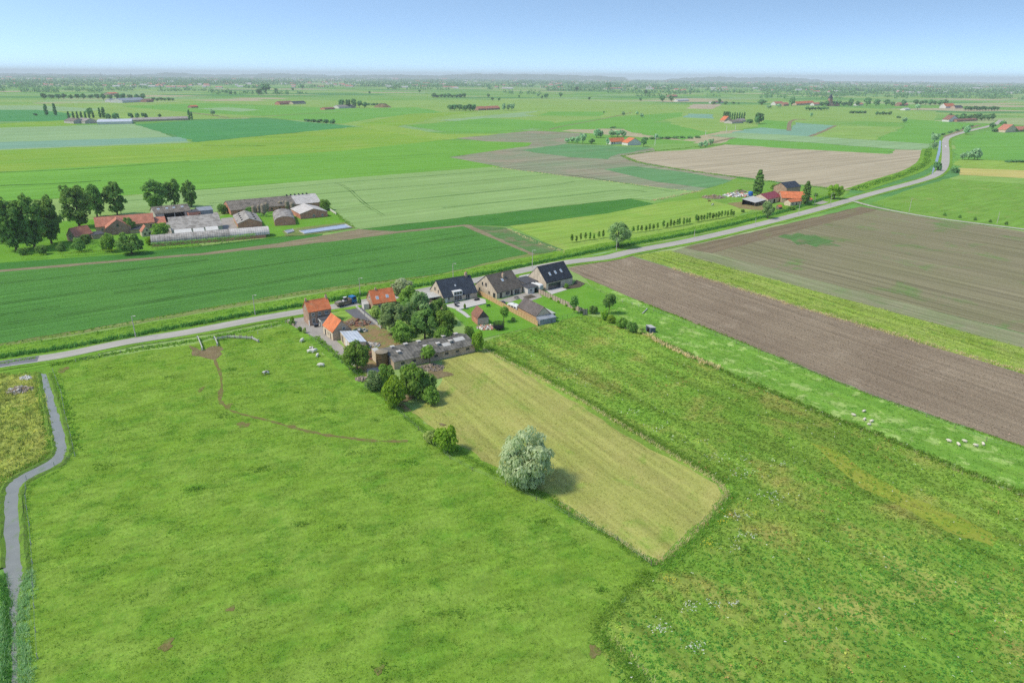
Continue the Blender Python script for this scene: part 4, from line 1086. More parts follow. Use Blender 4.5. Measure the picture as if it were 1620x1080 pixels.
tree('smalldark', 908, 496, 467, 15, 'slender garden tree in front of the concrete panel fence end')
tree('smalldark', 963, 497, 465, 24, 'dark green tree on the sheep meadow corner')
bush('bush_dark', 938, 496, 484, 16, 'dark round bush beside the end of the concrete fence')
bush('bush_bright', 955, 506, 490, 14, 'light green bush at the foot of the dark meadow tree')
bush('bush_bright', 967, 511, 498, 16, 'yellow green bush in the hedge running to the field shelter')
bush('bush_mid', 984, 518, 502, 22, 'mid green bush in the middle of the hedge to the shelter')
bush('bush_dark', 1000, 525, 508, 20, 'dark green bush of the hedge closest to the shelter')
bush('bush_olive', 1012, 527, 517, 14, 'low brownish bush next to the field shelter')
bush('bush_mid', 896, 456, 448, 8, 'young shrub in the bed under the black roofed house')
bush('bush_olive', 812, 508, 496, 8, 'scraggy shrub against the timber fence behind the caravan', h=1.6)
bush('bush_bright', 905, 466 + 13, 472, 8, 'bushy pale plant on the concrete fence, house side', h=1.2)
# palm in a patio, grasses
bush('bush_bright', 735, 489, 480, 5, 'small potted palm on the white patio edge', name='palm')
# --- roadside and right farm
tree('greywillow', 978, 392, 351, 39, 'big round willow on the roadside meadow next to the sapling rows', name='willow_tree')
tree('greywillow', 1214, 346, 318, 22, 'grey green tree on the ditch bank in front of the red roofed barn')
tree('poplar', 1198, 310, 268, 18, 'tall dense poplar behind the red roofed barn', name='poplar_tree')
tree('poplar', 1273, 325, 286, 15, 'slim poplar in front of the orange roofed farmhouse', name='poplar_tree')
tree('smalldark', 1259, 318, 306, 7, 'small dark tree against the orange farm roof')
tree('bigmid', 1228, 303, 291, 24, 'spreading green tree behind the orange barn')
tree('weeping', 1319, 315, 291, 27, 'yellow green weeping willow by the farm drive', name='willow_tree')
bush('bush_dark', 1290, 311, 305, 7, 'small dark bush beside the farm drive')
bush('bush_dark', 1171, 304, 299, 9, 'low dark bush by the rubble heap behind the paddock')
bush('bush_mid', 1175, 336, 331, 7, 'scrubby bush on the paddock below the canopy barn')
bush('bush_mid', 1252, 332, 325, 14, 'dark scrub in front of the low cream farm building')
# young trees in a row
rows = [((905, 384), (954, 377), 8), ((1002, 369), (1040, 364), 7), ((1050, 362), (1091, 355), 9), ((1100, 352.5), (1160, 342), 14)]
for a, b, n in rows:
    for i in range(n):
        t = i / (n - 1)
        x, y = a[0] + (b[0] - a[0]) * t + rnd.gauss(0, .5), a[1] + (b[1] - a[1]) * t + rnd.gauss(0, .3)
        tree('sapling', x, y, y - rnd.uniform(9, 14), rnd.uniform(4.5, 6), 'slim young tree planted in the long row on the roadside meadow', name='young_tree', group='young trees in a row on the meadow')
for i, x in enumerate((1494, 1518, 1542, 1566, 1591)):
    bush('bush_dark', x, 341.5 + i * 3.6, 336 + i * 3.6, 5.5, 'small round bush on the grass side of the white lane', group='round bushes along the lane')
# --- left farm
for (x, y, top, w, lab) in [(27, 396, 306, 62, 'huge dark tree at the outer end of the old farm tree row'), (56, 394, 305, 50, 'huge tree with a forked trunk, next to the outermost one'),
                            (82, 386, 306, 46, 'tall broad tree of the row behind the small gabled house'), (4, 384, 312, 44, 'tall tree cut by the picture edge at the row end'),
                            (126, 360, 291, 52, 'tallest dense tree standing above the small gabled house'), (154, 343, 289, 32, 'tall open tree with visible sky gaps, beside the tallest dense one'),
                            (186, 340, 286, 34, 'tall forked tree at the house end of the row, behind the long pink roof'),
                            (248, 332, 281, 42, 'first broad tree of the three behind the open barn'), (277, 328, 282, 28, 'middle tree of the three behind the open barn'), (303, 328, 284, 26, 'third tree, nearest the concrete yard behind the open barn')]:
    tree('big', x, y, top, w, lab)
tree('smalldark', 160, 343, 326, 18, 'small dark tree under the open crowned one')
tree('smalldark', 192, 340, 322, 15, 'small dark tree at the foot of the forked one')
tree('bigdark', 204, 367, 343, 24, 'round dark tree in front of the long pink roofed farmhouse')
bush('bush_dark', 38, 403, 391, 18, 'dark rounded orchard bush nearest the picture edge')
bush('bush_dark', 68, 403, 388, 19, 'dark rounded orchard bush beside the path hedge')
bush('bush_dark', 97, 397, 384, 17, 'dark rounded orchard bush below the small gabled house')
bush('bush_dark', 126, 398, 376, 24, 'broad dark bush at the corner of the small gabled house')
bush('bush_dark', 136, 386, 370, 20, 'dark bush behind the broad one, beside the terrace')
bush('bush_mid', 174, 398, 368, 28, 'mid green garden tree before the cross gable')
tree('bigdark', 209, 402, 367, 46, 'wide dark garden tree behind the clipped hedge')
bush('bush_mid', 256, 374, 352, 30, 'rounded green tree by the tiny gabled outhouse')
bush('bush_bright', 237, 388, 374, 12, 'light green bush at the end of the arched shed')
bush('bush_dark', 354, 338, 322, 18, 'dark bush behind the concrete yard near the long barn corner')
bush('bush_dark', 394, 338, 327, 18, 'dark bush between the brick barn and the silos')
bush('bush_mid', 514, 333, 315, 20, 'green bush at the right gable of the long brick barn')
hedge('hedge', px_line([(35, 411.5), (75, 408.5)]), 2.0, 2.0, 'bright', 'short clipped hedge below the orchard bushes', seed=3)
hedge('hedge', px_line([(92, 407), (195, 400)]), 2.0, 2.0, 'bright', 'long clipped hedge along the potato field below the farm garden', seed=4)
hedge('hedge', px_line([(240, 395), (330, 388), (405, 379)]), 3.0, 3.2, 'dark', 'tall dark hedge screening the arched shed', dens=10, size=0.45, seed=6)
hedge('hedge', px_line([(136, 395), (160, 385)]), 2.0, 1.8, 'mid', 'curved garden hedge beside the terrace of the farm', seed=7)

# ------------------------------------------------------------------ building materials
B_ = {}
B_['tile_orange'] = tiles('orange_roof_tiles', (236, 140, 90), (222, 124, 78), (186, 108, 72), moss=(0.55, (200, 146, 108)))
B_['tile_red_old'] = tiles('old_pink_roof_tiles', (218, 146, 118), (204, 130, 104), (166, 112, 92), moss=(0.62, (168, 130, 108)))
B_['tile_brown'] = tiles('brown_roof_tiles', (170, 120, 98), (150, 106, 88), (112, 86, 74), moss=(0.6, (140, 118, 96)))
B_['slate'] = tiles('blue_grey_slates', (70, 78, 90), (60, 68, 80), (46, 52, 62), sx=0.3, sz=0.22)
B_['black'] = tiles('anthracite_slates', (60, 66, 76), (52, 58, 68), (42, 46, 54), sx=0.3, sz=0.22)
B_['greybrown'] = tiles('weathered_grey_tiles', (116, 108, 98), (104, 96, 88), (80, 74, 68), moss=(0.58, (134, 126, 108)))
B_['purplegrey'] = tiles('grey_shed_tiles', (122, 112, 108), (110, 101, 98), (84, 78, 76), moss=(0.6, (134, 122, 108)))
B_['brick'] = tiles('red_brown_brick', (194, 146, 116), (176, 128, 102), (190, 166, 146), sx=0.22, sz=0.07)
B_['brick_pale'] = tiles('pale_brown_brick', (210, 176, 146), (194, 158, 130), (208, 188, 166), sx=0.22, sz=0.07)
B_['brick_red'] = tiles('red_barn_brick', (238, 140, 110), (222, 126, 98), (204, 160, 140), sx=0.22, sz=0.07)
B_['brick_beige'] = tiles('beige_brick', (224, 206, 182), (212, 192, 168), (220, 206, 186), sx=0.22, sz=0.07)
B_['brick_farm'] = tiles('sandy_farm_brick', (202, 172, 132), (188, 156, 120), (196, 176, 146), sx=0.22, sz=0.07)
B_['brick_pink'] = tiles('pink_gable_brick', (190, 140, 120), (176, 126, 108), (180, 150, 132), sx=0.22, sz=0.07)
B_['cream'] = surf('cream_plaster', (232, 214, 188), (214, 194, 166), 0.9)
B_['white'] = surf('white_paint', (238, 236, 230), (222, 218, 210), 1.2)
B_['asb'] = surf('weathered_fibre_cement', (190, 184, 176), (150, 144, 136), 0.55, (0.4, 0.62), lines=(0, 1.1, 0.16, 0.5))
B_['asb_dark'] = surf('mossy_fibre_cement', (146, 136, 124), (108, 102, 92), 0.45, (0.4, 0.62), lines=(0, 1.1, 0.12, 0.5))
B_['asb_light'] = surf('light_fibre_cement', (218, 212, 206), (190, 184, 178), 0.5, (0.4, 0.65), lines=(0, 1.1, 0.10, 0.5))
B_['asb_y'] = surf('ribbed_fibre_cement', (178, 172, 164), (134, 126, 118), 0.45, (0.42, 0.6), lines=(1, 1.1, 0.14, 0.5))
B_['asb_y_dark'] = surf('ribbed_grey_cement', (186, 180, 172), (146, 140, 132), 0.45, (0.42, 0.6), lines=(1, 1.1, 0.14, 0.5))
B_['barnroof'] = surf('old_barn_roof_sheets', (136, 132, 124), (92, 90, 84), 0.5, (0.4, 0.6), lines=(0, 1.0, 0.14, 0.5), speck=0.25)
B_['whiteroof'] = surf('white_corrugated_sheets', (222, 228, 236), (196, 204, 214), 0.5, (0.4, 0.6), lines=(0, 1.0, 0.14, 0.4), rough=0.5)
B_['greysheet'] = surf('grey_steel_sheets', (168, 174, 182), (146, 152, 160), 0.5, lines=(0, 0.8, 0.1, 0.4), rough=0.5)
B_['redsheet'] = surf('dark_red_sheets', (160, 72, 80), (146, 64, 72), 0.5, lines=(1, 0.8, 0.12, 0.4), rough=0.55)
B_['flat'] = surf('flat_roof_felt', (92, 92, 96), (78, 78, 82), 0.8)
B_['flatlight'] = surf('pale_flat_roof', (206, 204, 198), (186, 184, 180), 0.8)
B_['frame'] = plain('white_frames', (235, 235, 232), 0.5)
B_['dark'] = plain('dark_frames', (60, 62, 66), 0.5)
B_['glass'] = glass_mat('window_glass')
B_['skyglass'] = plain('skylight_glass', (168, 186, 206), 0.1, 0.6)
B_['shade_black'] = plain('painted_shade', (30, 28, 28), 0.95, 0.05)  # near-black paint standing in for shade inside openings
B_['timber'] = surf('new_timber', (222, 186, 140), (206, 168, 122), 2.0)
B_['oldwood'] = surf('grey_wood', (150, 138, 122), (118, 108, 96), 2.0)
B_['panel'] = surf('beige_concrete_panels', (206, 188, 170), (190, 172, 154), 1.5, lines=(2, 0.3, 0.12, 0.4))
B_['conc'] = surf('concrete', (212, 206, 198), (186, 180, 170), 1.5)
B_['silo'] = surf('rusty_brown_silo', (150, 122, 84), (120, 94, 62), 1.2, lines=(2, 0.5, 0.15, 0.5))
B_['silo2'] = surf('weathered_feed_silo', (178, 166, 144), (140, 128, 108), 0.8, lines=(2, 0.7, 0.12, 0.5))
B_['steel'] = plain('galvanised_steel', (176, 180, 184), 0.45, 0.5, 0.3)
B_['bluep'] = plain('blue_truck_paint', (30, 122, 190), 0.35, 0.5)
B_['blueplas'] = plain('blue_plastic', (40, 110, 190), 0.5)
B_['greenp'] = plain('dark_green_paint', (44, 86, 62), 0.5)
B_['rubber'] = plain('black_rubber', (36, 36, 38), 0.8)
B_['blk'] = plain('black_plastic', (46, 48, 52), 0.5)
B_['stone'] = surf('rubble', (176, 160, 144), (140, 122, 108), 3.0)
B_['bluegrey'] = surf('blue_grey_boards', (92, 104, 122), (82, 94, 112), 1.5)

def box_obj(name, mat, parent, *a, **kw):
    return MB().box(*a, **kw).build(name, mat, parent)

def frame_local(side, L, D):
    return {'front': (Vector((0, 0, 0)), Vector((1, 0, 0)), Vector((0, -1, 0))), 'left': (Vector((0, D, 0)), Vector((0, -1, 0)), Vector((-1, 0, 0))),
            'right': (Vector((L, 0, 0)), Vector((0, 1, 0)), Vector((1, 0, 0))), 'back': (Vector((L, D, 0)), Vector((-1, 0, 0)), Vector((0, 1, 0)))}[side]

def slab(mb, O, U, V_, N, u0, u1, v0, v1, n0, n1):
    c = lambda u, v, n: O + U * u + V_ * v + N * n
    mb.hexa([c(u0, v0, n0), c(u1, v0, n0), c(u1, v1, n0), c(u0, v1, n0), c(u0, v0, n1), c(u1, v0, n1), c(u1, v1, n1), c(u0, v1, n1)])

def opening(root, side, L, D, u, z, w, h, kind='window', fm='frame', bars=0):
    O, U, N = frame_local(side, L, D)
    Z = Vector((0, 0, 1))
    if kind == 'shade_plate':
        mb = MB(); slab(mb, O, U, Z, N, u, u + w, z, z + h, -0.5, 0.03); return mb.build('opening_shade', B_['shade_black'], root)  # dark plate on the uncut wall, painting the shade of an opening
    if kind == 'door':
        mb = MB(); slab(mb, O, U, Z, N, u, u + w, z, z + h, -0.05, 0.05)
        d = mb.build('door', B_[fm], root)
        hb = MB(); slab(hb, O, U, Z, N, u + w * 0.85, u + w * 0.9, z + h * 0.45, z + h * 0.52, 0.05, 0.1); hb.build('handle', B_['steel'], d)
        return d
    t = min(0.1, w * 0.12)
    mb = MB()
    V8 = []
    for n_ in (-0.05, 0.07):
        for (a, b) in ((u, z), (u + w, z), (u + w, z + h), (u, z + h), (u + t, z + t), (u + w - t, z + t), (u + w - t, z + h - t), (u + t, z + h - t)):
            V8.append(O + U * a + Z * b + N * n_)
    fs = []
    for i in range(4):
        j = (i + 1) % 4
        fs += [(i, j, 8 + j, 8 + i), (4 + j, 4 + i, 12 + i, 12 + j), (8 + i, 8 + j, 12 + j, 12 + i), (j, i, 4 + i, 4 + j)]
    mb.add(V8, fs)
    f = mb.build('window', B_[fm], root)
    pn = MB(); slab(pn, O, U, Z, N, u + t * 0.8, u + w - t * 0.8, z + t * 0.8, z + h - t * 0.8, -0.03, 0.025); pn.build('pane', B_['glass'], f)
    for k in range(bars):
        bb = MB(); x = u + w * (k + 1) / (bars + 1); slab(bb, O, U, Z, N, x - 0.04, x + 0.04, z + t, z + h - t, 0.02, 0.06); bb.build('glazing_bar', B_[fm], f)
    sb = MB(); slab(sb, O, U, Z, N, u - 0.08, u + w + 0.08, z - 0.1, z - 0.003, -0.02, 0.14); sb.build('sill', B_['conc'], f)
    return f

def building(name, label, cat, FL, FR, D, prof, axis, wall, roof, ov=(0.3, 0.25), th=0.16, group=None, openings=(), sky=(), chim=(), L=None, ang=None, loc=None, two=None, gable=None):
    p = Vector(loc) if loc else gp(*FL)
    if FR:
        q = gp(*FR); d = q - p; L = L or d.length; ang = math.atan2(d.y, d.x) if ang is None else ang
    root = thing(name, label, cat, p, ang, group)
    W = D if axis == 'x' else L
    E = L if axis == 'x' else D
    def P3(t, e, z): return (e, t, z) if axis == 'x' else (t, e, z)
    sec = [(0, -0.2)] + [(t * W, z) for t, z in prof] + [(W, -0.2)]
    n = len(sec)
    mb = MB()
    mb.add([P3(t, 0, z) for t, z in sec] + [P3(t, E, z) for t, z in sec], [tuple(range(n)), tuple(range(2 * n - 1, n - 1, -1))] + [(i, n + i, n + (i + 1) % n, (i + 1) % n) for i in range(n)])
    wo = mb.build('wall', [B_[wall]], root)
    me = wo.data
    bm = bmesh.new(); bm.from_mesh(me); bmesh.ops.recalc_face_normals(bm, faces=bm.faces[:]); bm.to_mesh(me); bm.free()
    pts = [(t * W, z) for t, z in prof]
    def ext(a, b, o):
        dx, dz = a[0] - b[0], a[1] - b[1]; l = math.hypot(dx, dz); return (a[0] + dx / l * o, a[1] + dz / l * o)
    if ov is not None:
        r = [ext(pts[0], pts[1], ov[0])] + pts[1:-1] + [ext(pts[-1], pts[-2], ov[0])]
        lo_ = [(a, b + 0.015) for a, b in r]; hi_ = [(a, b + 0.015 + th) for a, b in r]
        ring = lo_ + hi_[::-1]; n = len(ring)
        mb = MB()
        mb.add([P3(t, -ov[1], z) for t, z in ring] + [P3(t, E + ov[1], z) for t, z in ring], [])
        k = len(r); fs = []
        for i in range(n): fs.append((i, (i + 1) % n, n + (i + 1) % n, n + i))
        for i in range(k - 1):
            fs.append((i, i + 1, n - 2 - i, n - 1 - i)); fs.append((n + i, 2 * n - 1 - i, 2 * n - 2 - i, n + i + 1))
        mb.f = fs; mb.mi = [0] * len(fs)
        ro = mb.build('roof', B_[roof], root)
        me = ro.data
        bm = bmesh.new(); bm.from_mesh(me); bmesh.ops.recalc_face_normals(bm, faces=bm.faces[:])
        bm.to_mesh(me); bm.free()
        if len(prof) == 3 and prof[1][1] > max(prof[0][1], prof[2][1]) + 0.6:
            zr = prof[1][1] + th; t0 = prof[1][0] * W
            mb = MB(); e0, e1 = -ov[1] - 0.01, E + ov[1] + 0.01
            vs = [P3(t0 - 0.2, e0, zr - 0.1), P3(t0, e0, zr + 0.09), P3(t0 + 0.2, e0, zr - 0.1), P3(t0 - 0.2, e1, zr - 0.1), P3(t0, e1, zr + 0.09), P3(t0 + 0.2, e1, zr - 0.1)]
            mb.add(vs, [(0, 1, 2), (5, 4, 3), (0, 3, 4, 1), (1, 4, 5, 2), (2, 5, 3, 0)])
            mb.build('ridge', B_[roof], ro)
        if two:                               # (from, to, material): part of the roof covered in other sheets
            mb = MB(); ring2 = [(a, b + th + 0.03) for a, b in r]; k = len(r)
            mb.add([P3(t, two[0], z) for t, z in ring2] + [P3(t, two[1], z) for t, z in ring2], [(i, i + 1, k + i + 1, k + i) for i in range(k - 1)])
            mb.build('roof_sheets', B_[two[2]], root)
    for (seg, e, f, w, h) in sky:
        a, b = pts[seg], pts[seg + 1]
        l = math.hypot(b[0] - a[0], b[1] - a[1])
        sl = Vector(P3((b[0] - a[0]) / l, 0, (b[1] - a[1]) / l)); rd = Vector(P3(0, 1, 0))
        nn = rd.cross(sl); nn = nn if nn.z > 0 else -nn
        O = Vector(P3(a[0], 0, a[1] + 0.015)) + nn * (th * abs(nn.z))
        mb = MB(); slab(mb, O, rd, sl, nn, e, e + w, f * l, f * l + h, -0.02, 0.08); s_ = mb.build('skylight', B_['frame'], root)
        mb = MB(); slab(mb, O, rd, sl, nn, e + 0.1, e + w - 0.1, f * l + 0.1, f * l + h - 0.1, 0.0, 0.095); mb.build('pane', B_['skyglass'], s_)
    for (t, e, z0, z1, w) in chim:
        x, y, _ = P3(t * W, e, 0)
        c = box_obj('chimney', B_['brick_pale'], root, x - w / 2, x + w / 2, y - w / 2, y + w / 2, z0, z1)
        box_obj('chimney_pot', B_['brick_red'], c, x - w / 6, x + w / 6, y - w / 6, y + w / 6, z1 + 0.002, z1 + 0.35)
    for o in openings: opening(root, o[0], L, D, *o[1:])
    root['dims'] = (L, D)
    return root
def local(root, x, y, z=0):
    return root.matrix_basis @ Vector((x, y, z))
bpy.context.view_layer.update()

# --- the brick farmhouse and its outbuildings
fh = building('farmhouse', 'tall brick farmhouse with orange tiled roof standing right at the roadside', 'house', (490.4, 516), (525.5, 509.5), 6.2,
    [(0, 5.0), (0.5, 8.0), (1, 5.0)], 'x', 'brick', 'tile_orange', ov=(0.25, 0.15),
    openings=[('front', 1.0, 3.4, 0.9, 1.1, 'window', 'frame', 1), ('front', 3.2, 3.4, 1.0, 1.2, 'window', 'frame', 1), ('front', 5.6, 3.4, 1.1, 1.2, 'window', 'frame', 1),
              ('front', 1.0, 0.75, 1.0, 1.9, 'window', 'frame', 1), ('left', 2.6, 5.2, 0.7, 0.9, 'window', 'frame'), ('left', 5.4, 0.0, 0.8, 2.0, 'door', 'frame')],
    chim=[(0.5, 0.35, 7.6, 9.0, 0.6), (0.5, 7.4, 7.6, 9.2, 0.6)])
p = local(fh, 2.9, -3.4)
building('lean_to', 'low white annex with black flat roof joining the brick farmhouse to the stable', 'annex', None, None, 3.36, [(0, 2.5), (1, 2.7)], 'x', 'white', 'flat', ov=(0.1, 0.1), th=0.12,
    L=4.6, ang=fh.rotation_euler.z, loc=p, openings=[('left', 0.6, 0.9, 0.8, 1.1, 'window', 'dark'), ('left', 2.0, 0.0, 0.9, 2.0, 'door', 'dark')])
st = building('stable', 'small cream stable with steep orange roof and bare brick gable', 'stable', (527.4, 539.3), (557, 533), 8.6,
    [(0, 2.9), (0.5, 6.3), (1, 2.9)], 'y', 'brick_pale', 'tile_orange', ov=(0.2, 0.1),
    openings=[('left', 1.6, 0.0, 1.0, 2.1, 'door', 'dark'), ('left', 4.2, 1.0, 0.7, 0.9, 'window', 'dark'), ('left', 6.0, 0.0, 1.0, 2.1, 'door', 'oldwood'), ('front', 3.4, 3.2, 0.9, 0.9, 'window', 'frame')])
# whitewashed long wall of the stable
mb = MB(); mb.box(-0.03, -0.004, 0.1, 8.5, 0.0, 2.85); mb.build('whitewash', B_['cream'], st)
ws_ = building('shed', 'cream walled shed under a white corrugated single slope roof', 'shed', (553.5, 556.5), (580, 552), 10.6,
    [(0, 3.2), (1, 2.5)], 'y', 'cream', 'whiteroof', ov=(0.15, 0.15), th=0.1, openings=[('left', 1.2, 0.3, 2.2, 2.3, 'door', 'oldwood'), ('left', 6.0, 0.4, 2.4, 2.3, 'door', 'white')])
building('outhouse', 'tiny ruined brick outhouse behind the yard tree', 'shed', (581, 569), (594, 566), 2.6, [(0, 1.9), (0.5, 2.7), (1, 1.9)], 'x', 'brick_pale', 'tile_brown', ov=(0.15, 0.1))
cot = building('cottage', 'low cottage with orange roof and two skylights half hidden by shrubs', 'house', (591, 492), (627, 486.5), 7.6,
    [(0, 2.7), (0.5, 6.6), (1, 2.7)], 'x', 'brick', 'tile_orange', ov=(0.3, 0.15), sky=[(0, 1.6, 0.28, 1.1, 1.3), (0, 5.4, 0.30, 1.1, 1.3)],
    openings=[('left', 3.2, 3.6, 0.8, 1.0, 'window', 'frame'), ('left', 1.2, 0.9, 0.9, 1.2, 'window', 'frame'), ('front', 2, 0.9, 1.2, 1.2, 'window', 'frame'), ('front', 5, 0.9, 1.2, 1.2, 'window', 'frame')],
    chim=[(0.5, 2.4, 6.3, 7.4, 0.6)])
p = local(cot, -2.6, 3.0)
building('shed', 'small pale garden shed between the cottage and the lorry', 'shed', None, None, 2.6, [(0, 1.9), (1, 2.1)], 'x', 'white', 'flatlight', ov=(0.1, 0.1), L=2.0, ang=cot.rotation_euler.z, loc=p)
# --- long derelict barn
lb = building('long_barn', 'long low derelict barn with patched dark grey roof and many roof cowls', 'barn', (624, 585), (751.5, 556.5), 11.5,
    [(0, 2.5), (0.5, 3.9), (1, 2.5)], 'x', 'brick_pale', 'barnroof', ov=(0.3, 0.2), th=0.12,
    openings=[('front', 2.2 + 3.6 * k, 1.2, 1.1, 0.7, 'window', 'dark') for k in range(7)] + [('left', 3.5, 0.0, 3.0, 2.3, 'shade_plate')])
for i in range(6):
    x = 3.0 + i * 4.3
    for s in (-1, 1):
        if (i + s) % 4 == 0: continue
        y = 5.75 + s * 2.3
        z = 3.9 - 2.3 * 1.4 / 5.75 + 0.1
        v = box_obj('roof_cowl', B_['conc'], lb, x - 0.35, x + 0.35, y - 0.35, y + 0.35, z - 0.1, z + 0.55)
        box_obj('cowl_cap', B_['asb_light'], v, x - 0.65, x + 0.65, y - 0.6, y + 0.6, z + 0.553, z + 0.72)
for (e, f, w, h) in ((17.2, 0.35, 2.6, 1.7), (21.8, 0.55, 3.6, 2.0)):
    mb = MB(); a = math.atan2(1.4, 5.75)
    slab(mb, Vector((0, 0, 2.515)), Vector((1, 0, 0)), Vector((0, math.cos(a), math.sin(a))), Vector((0, -math.sin(a), math.cos(a))), e, e + w, f * 5.9, f * 5.9 + h, 0.1, 0.15)
    mb.build('roof_patch', B_['flatlight'], lb)
sp_ = gp(605, 578.5)
silo = thing('silo', 'round rusty brown silo at the end of the long derelict barn', 'silo', sp_)
MB().lathe([(1.75, -0.1), (1.75, 4.3), (1.85, 4.32), (1.85, 4.5)], 24).build('drum', B_['silo'], silo)
MB().lathe([(1.9, 4.503), (1.9, 4.6), (0.25, 5.0), (0.2, 5.1)], 24).build('lid', B_['silo2'], silo)
p = gp(597, 576)
building('lean_to', 'narrow cream wall block squeezed beside the brown silo', 'annex', None, None, 4.0, [(0, 3.3), (1, 3.5)], 'x', 'cream', 'flatlight', ov=(0.05, 0.05), L=1.6, ang=lb.rotation_euler.z, loc=p)

# --- slate roofed bungalow
bu = building('bungalow', 'beige bungalow with blue slate roof, dormer and white patio', 'house', (701.7, 480.5), (755, 470.8), 11.0,
    [(0, 2.5), (0.52, 7.6), (1, 2.8)], 'x', 'brick_beige', 'slate', ov=(0.5, 0.15), sky=[(0, 6.5, 0.5, 0.5, 0.7)],
    openings=[('front', 0.8, 0.0, 0.9, 2.1, 'door', 'frame'), ('front', 1.9, 0.9, 0.8, 1.2, 'window', 'frame'), ('front', 4.6, 0.3, 3.3, 1.9, 'window', 'frame', 2), ('front', 9.4, 0.0, 2.0, 2.1, 'window', 'frame', 1),
              ('left', 3.8, 3.6, 0.9, 1.2, 'window', 'dark'), ('left', 6.6, 3.2, 0.7, 1.1, 'window', 'dark')],
    chim=[(0.52, 12.9, 6.9, 9.0, 0.9)])
dm = box_obj('dormer', B_['frame'], bu, 4.3, 8.0, -0.4, 2.3, 2.35, 4.05)
for k in range(3): box_obj('dormer_window', B_['glass'], dm, 4.5 + 1.15 * k, 5.45 + 1.15 * k, -0.43, -0.38, 2.75, 3.8)
cp_ = thing('carport', 'flat white carport on the gable side of the slate bungalow', 'carport', local(bu, -5.6, 1.5), bu.rotation_euler.z)
box_obj('roof', B_['flatlight'], cp_, 0, 5.4, 0, 6.6, 2.5, 2.72)
for x, y in ((0.15, 0.15), (0.15, 6.4), (5.1, 0.15), (5.1, 6.4)): box_obj('post', B_['frame'], cp_, x - 0.08, x + 0.08, y - 0.08, y + 0.08, -0.1, 2.497)
box_obj('back_wall', B_['brick_beige'], cp_, 0.3, 4.9, 6.1, 6.3, -0.1, 2.49)
# --- second house
h2 = building('house', 'beige brick house with weathered grey brown roof between bungalow and black roof', 'house', (786, 473), (826, 463.2), 13.5,
    [(0, 2.6), (0.5, 7.8), (1, 2.8)], 'x', 'brick_beige', 'greybrown', ov=(0.4, 0.15), sky=[(0, 5.4, 0.5, 1.0, 1.3)],
    openings=[('left', 4.2, 3.6, 0.8, 1.2, 'window', 'dark'), ('left', 6.4, 3.6, 0.9, 1.3, 'window', 'dark'), ('left', 2.2, 1.0, 0.7, 1.1, 'window', 'dark'), ('left', 8.4, 1.0, 0.7, 1.0, 'window', 'dark'), ('left', 11.2, 0.2, 1.4, 1.8, 'window', 'dark'),
              ('front', 1.5, 0.0, 1.0, 2.1, 'door', 'dark'), ('front', 4.4, 0.9, 2.0, 1.1, 'window', 'dark', 1), ('front', 7.0, 0.0, 0.9, 2.1, 'door', 'dark'), ('front', 8.8, 0.0, 2.8, 2.1, 'window', 'frame', 1)],
    chim=[(0.36, 7.0, 5.8, 7.9, 0.8)])
# --- modern house
h3 = building('modern_house', 'modern beige brick house with steep black roof, three skylights, wide glass front', 'house', (864, 460), (905.5, 450), 11.5,
    [(0, 3.2), (0.5, 8.6), (1, 3.2)], 'x', 'brick_beige', 'black', ov=(0.05, 0.05), sky=[(0, 3.6, 0.36, 0.9, 1.5), (0, 6.8, 0.38, 0.9, 1.5), (0, 10.0, 0.40, 0.9, 1.5)],
    openings=[('front', 1.2, 0.1, 6.6, 2.5, 'window', 'dark', 3)])
gu = MB(); gu.box(-0.1, 14.2, -0.2, -0.06, 3.02, 3.16); gu.build('gutter', B_['dark'], h3)
gr = building('garage', 'low beige garage with black mono roof joined to the black roofed house', 'garage', None, None, 7.0, [(0, 2.9), (1, 3.4)], 'x', 'brick_beige', 'flat', ov=(0.2, 0.2), L=6.0, ang=h3.rotation_euler.z,
    loc=local(h3, -6.3, 5.0), openings=[('front', 0.6, 0.0, 2.6, 2.3, 'door', 'white'), ('right', 0.2, 0.0, 1.0, 2.1, 'door', 'dark')])
building('shed', 'little white kiosk with grey flat roof between the two right hand houses', 'shed', (835, 465.5), (850, 462.5), 3.4, [(0, 2.5), (1, 2.6)], 'x', 'white', 'flat', ov=(0.3, 0.3), th=0.14,
    openings=[('front', 3.2, 0.0, 1.4, 2.1, 'shade_plate'), ('front', 1.0, 1.0, 1.0, 0.9, 'window', 'frame')])
building('lean_to', 'grey flat roofed link on the side of the grey brown roofed house', 'annex', None, None, 4.5, [(0, 2.5), (1, 2.6)], 'x', 'brick_beige', 'flat', ov=(0.15, 0.15), L=2.8, ang=h2.rotation_euler.z, loc=local(h2, 13.25, 1.5),
    openings=[('front', 0.8, 0.0, 1.0, 2.1, 'door', 'oldwood')])
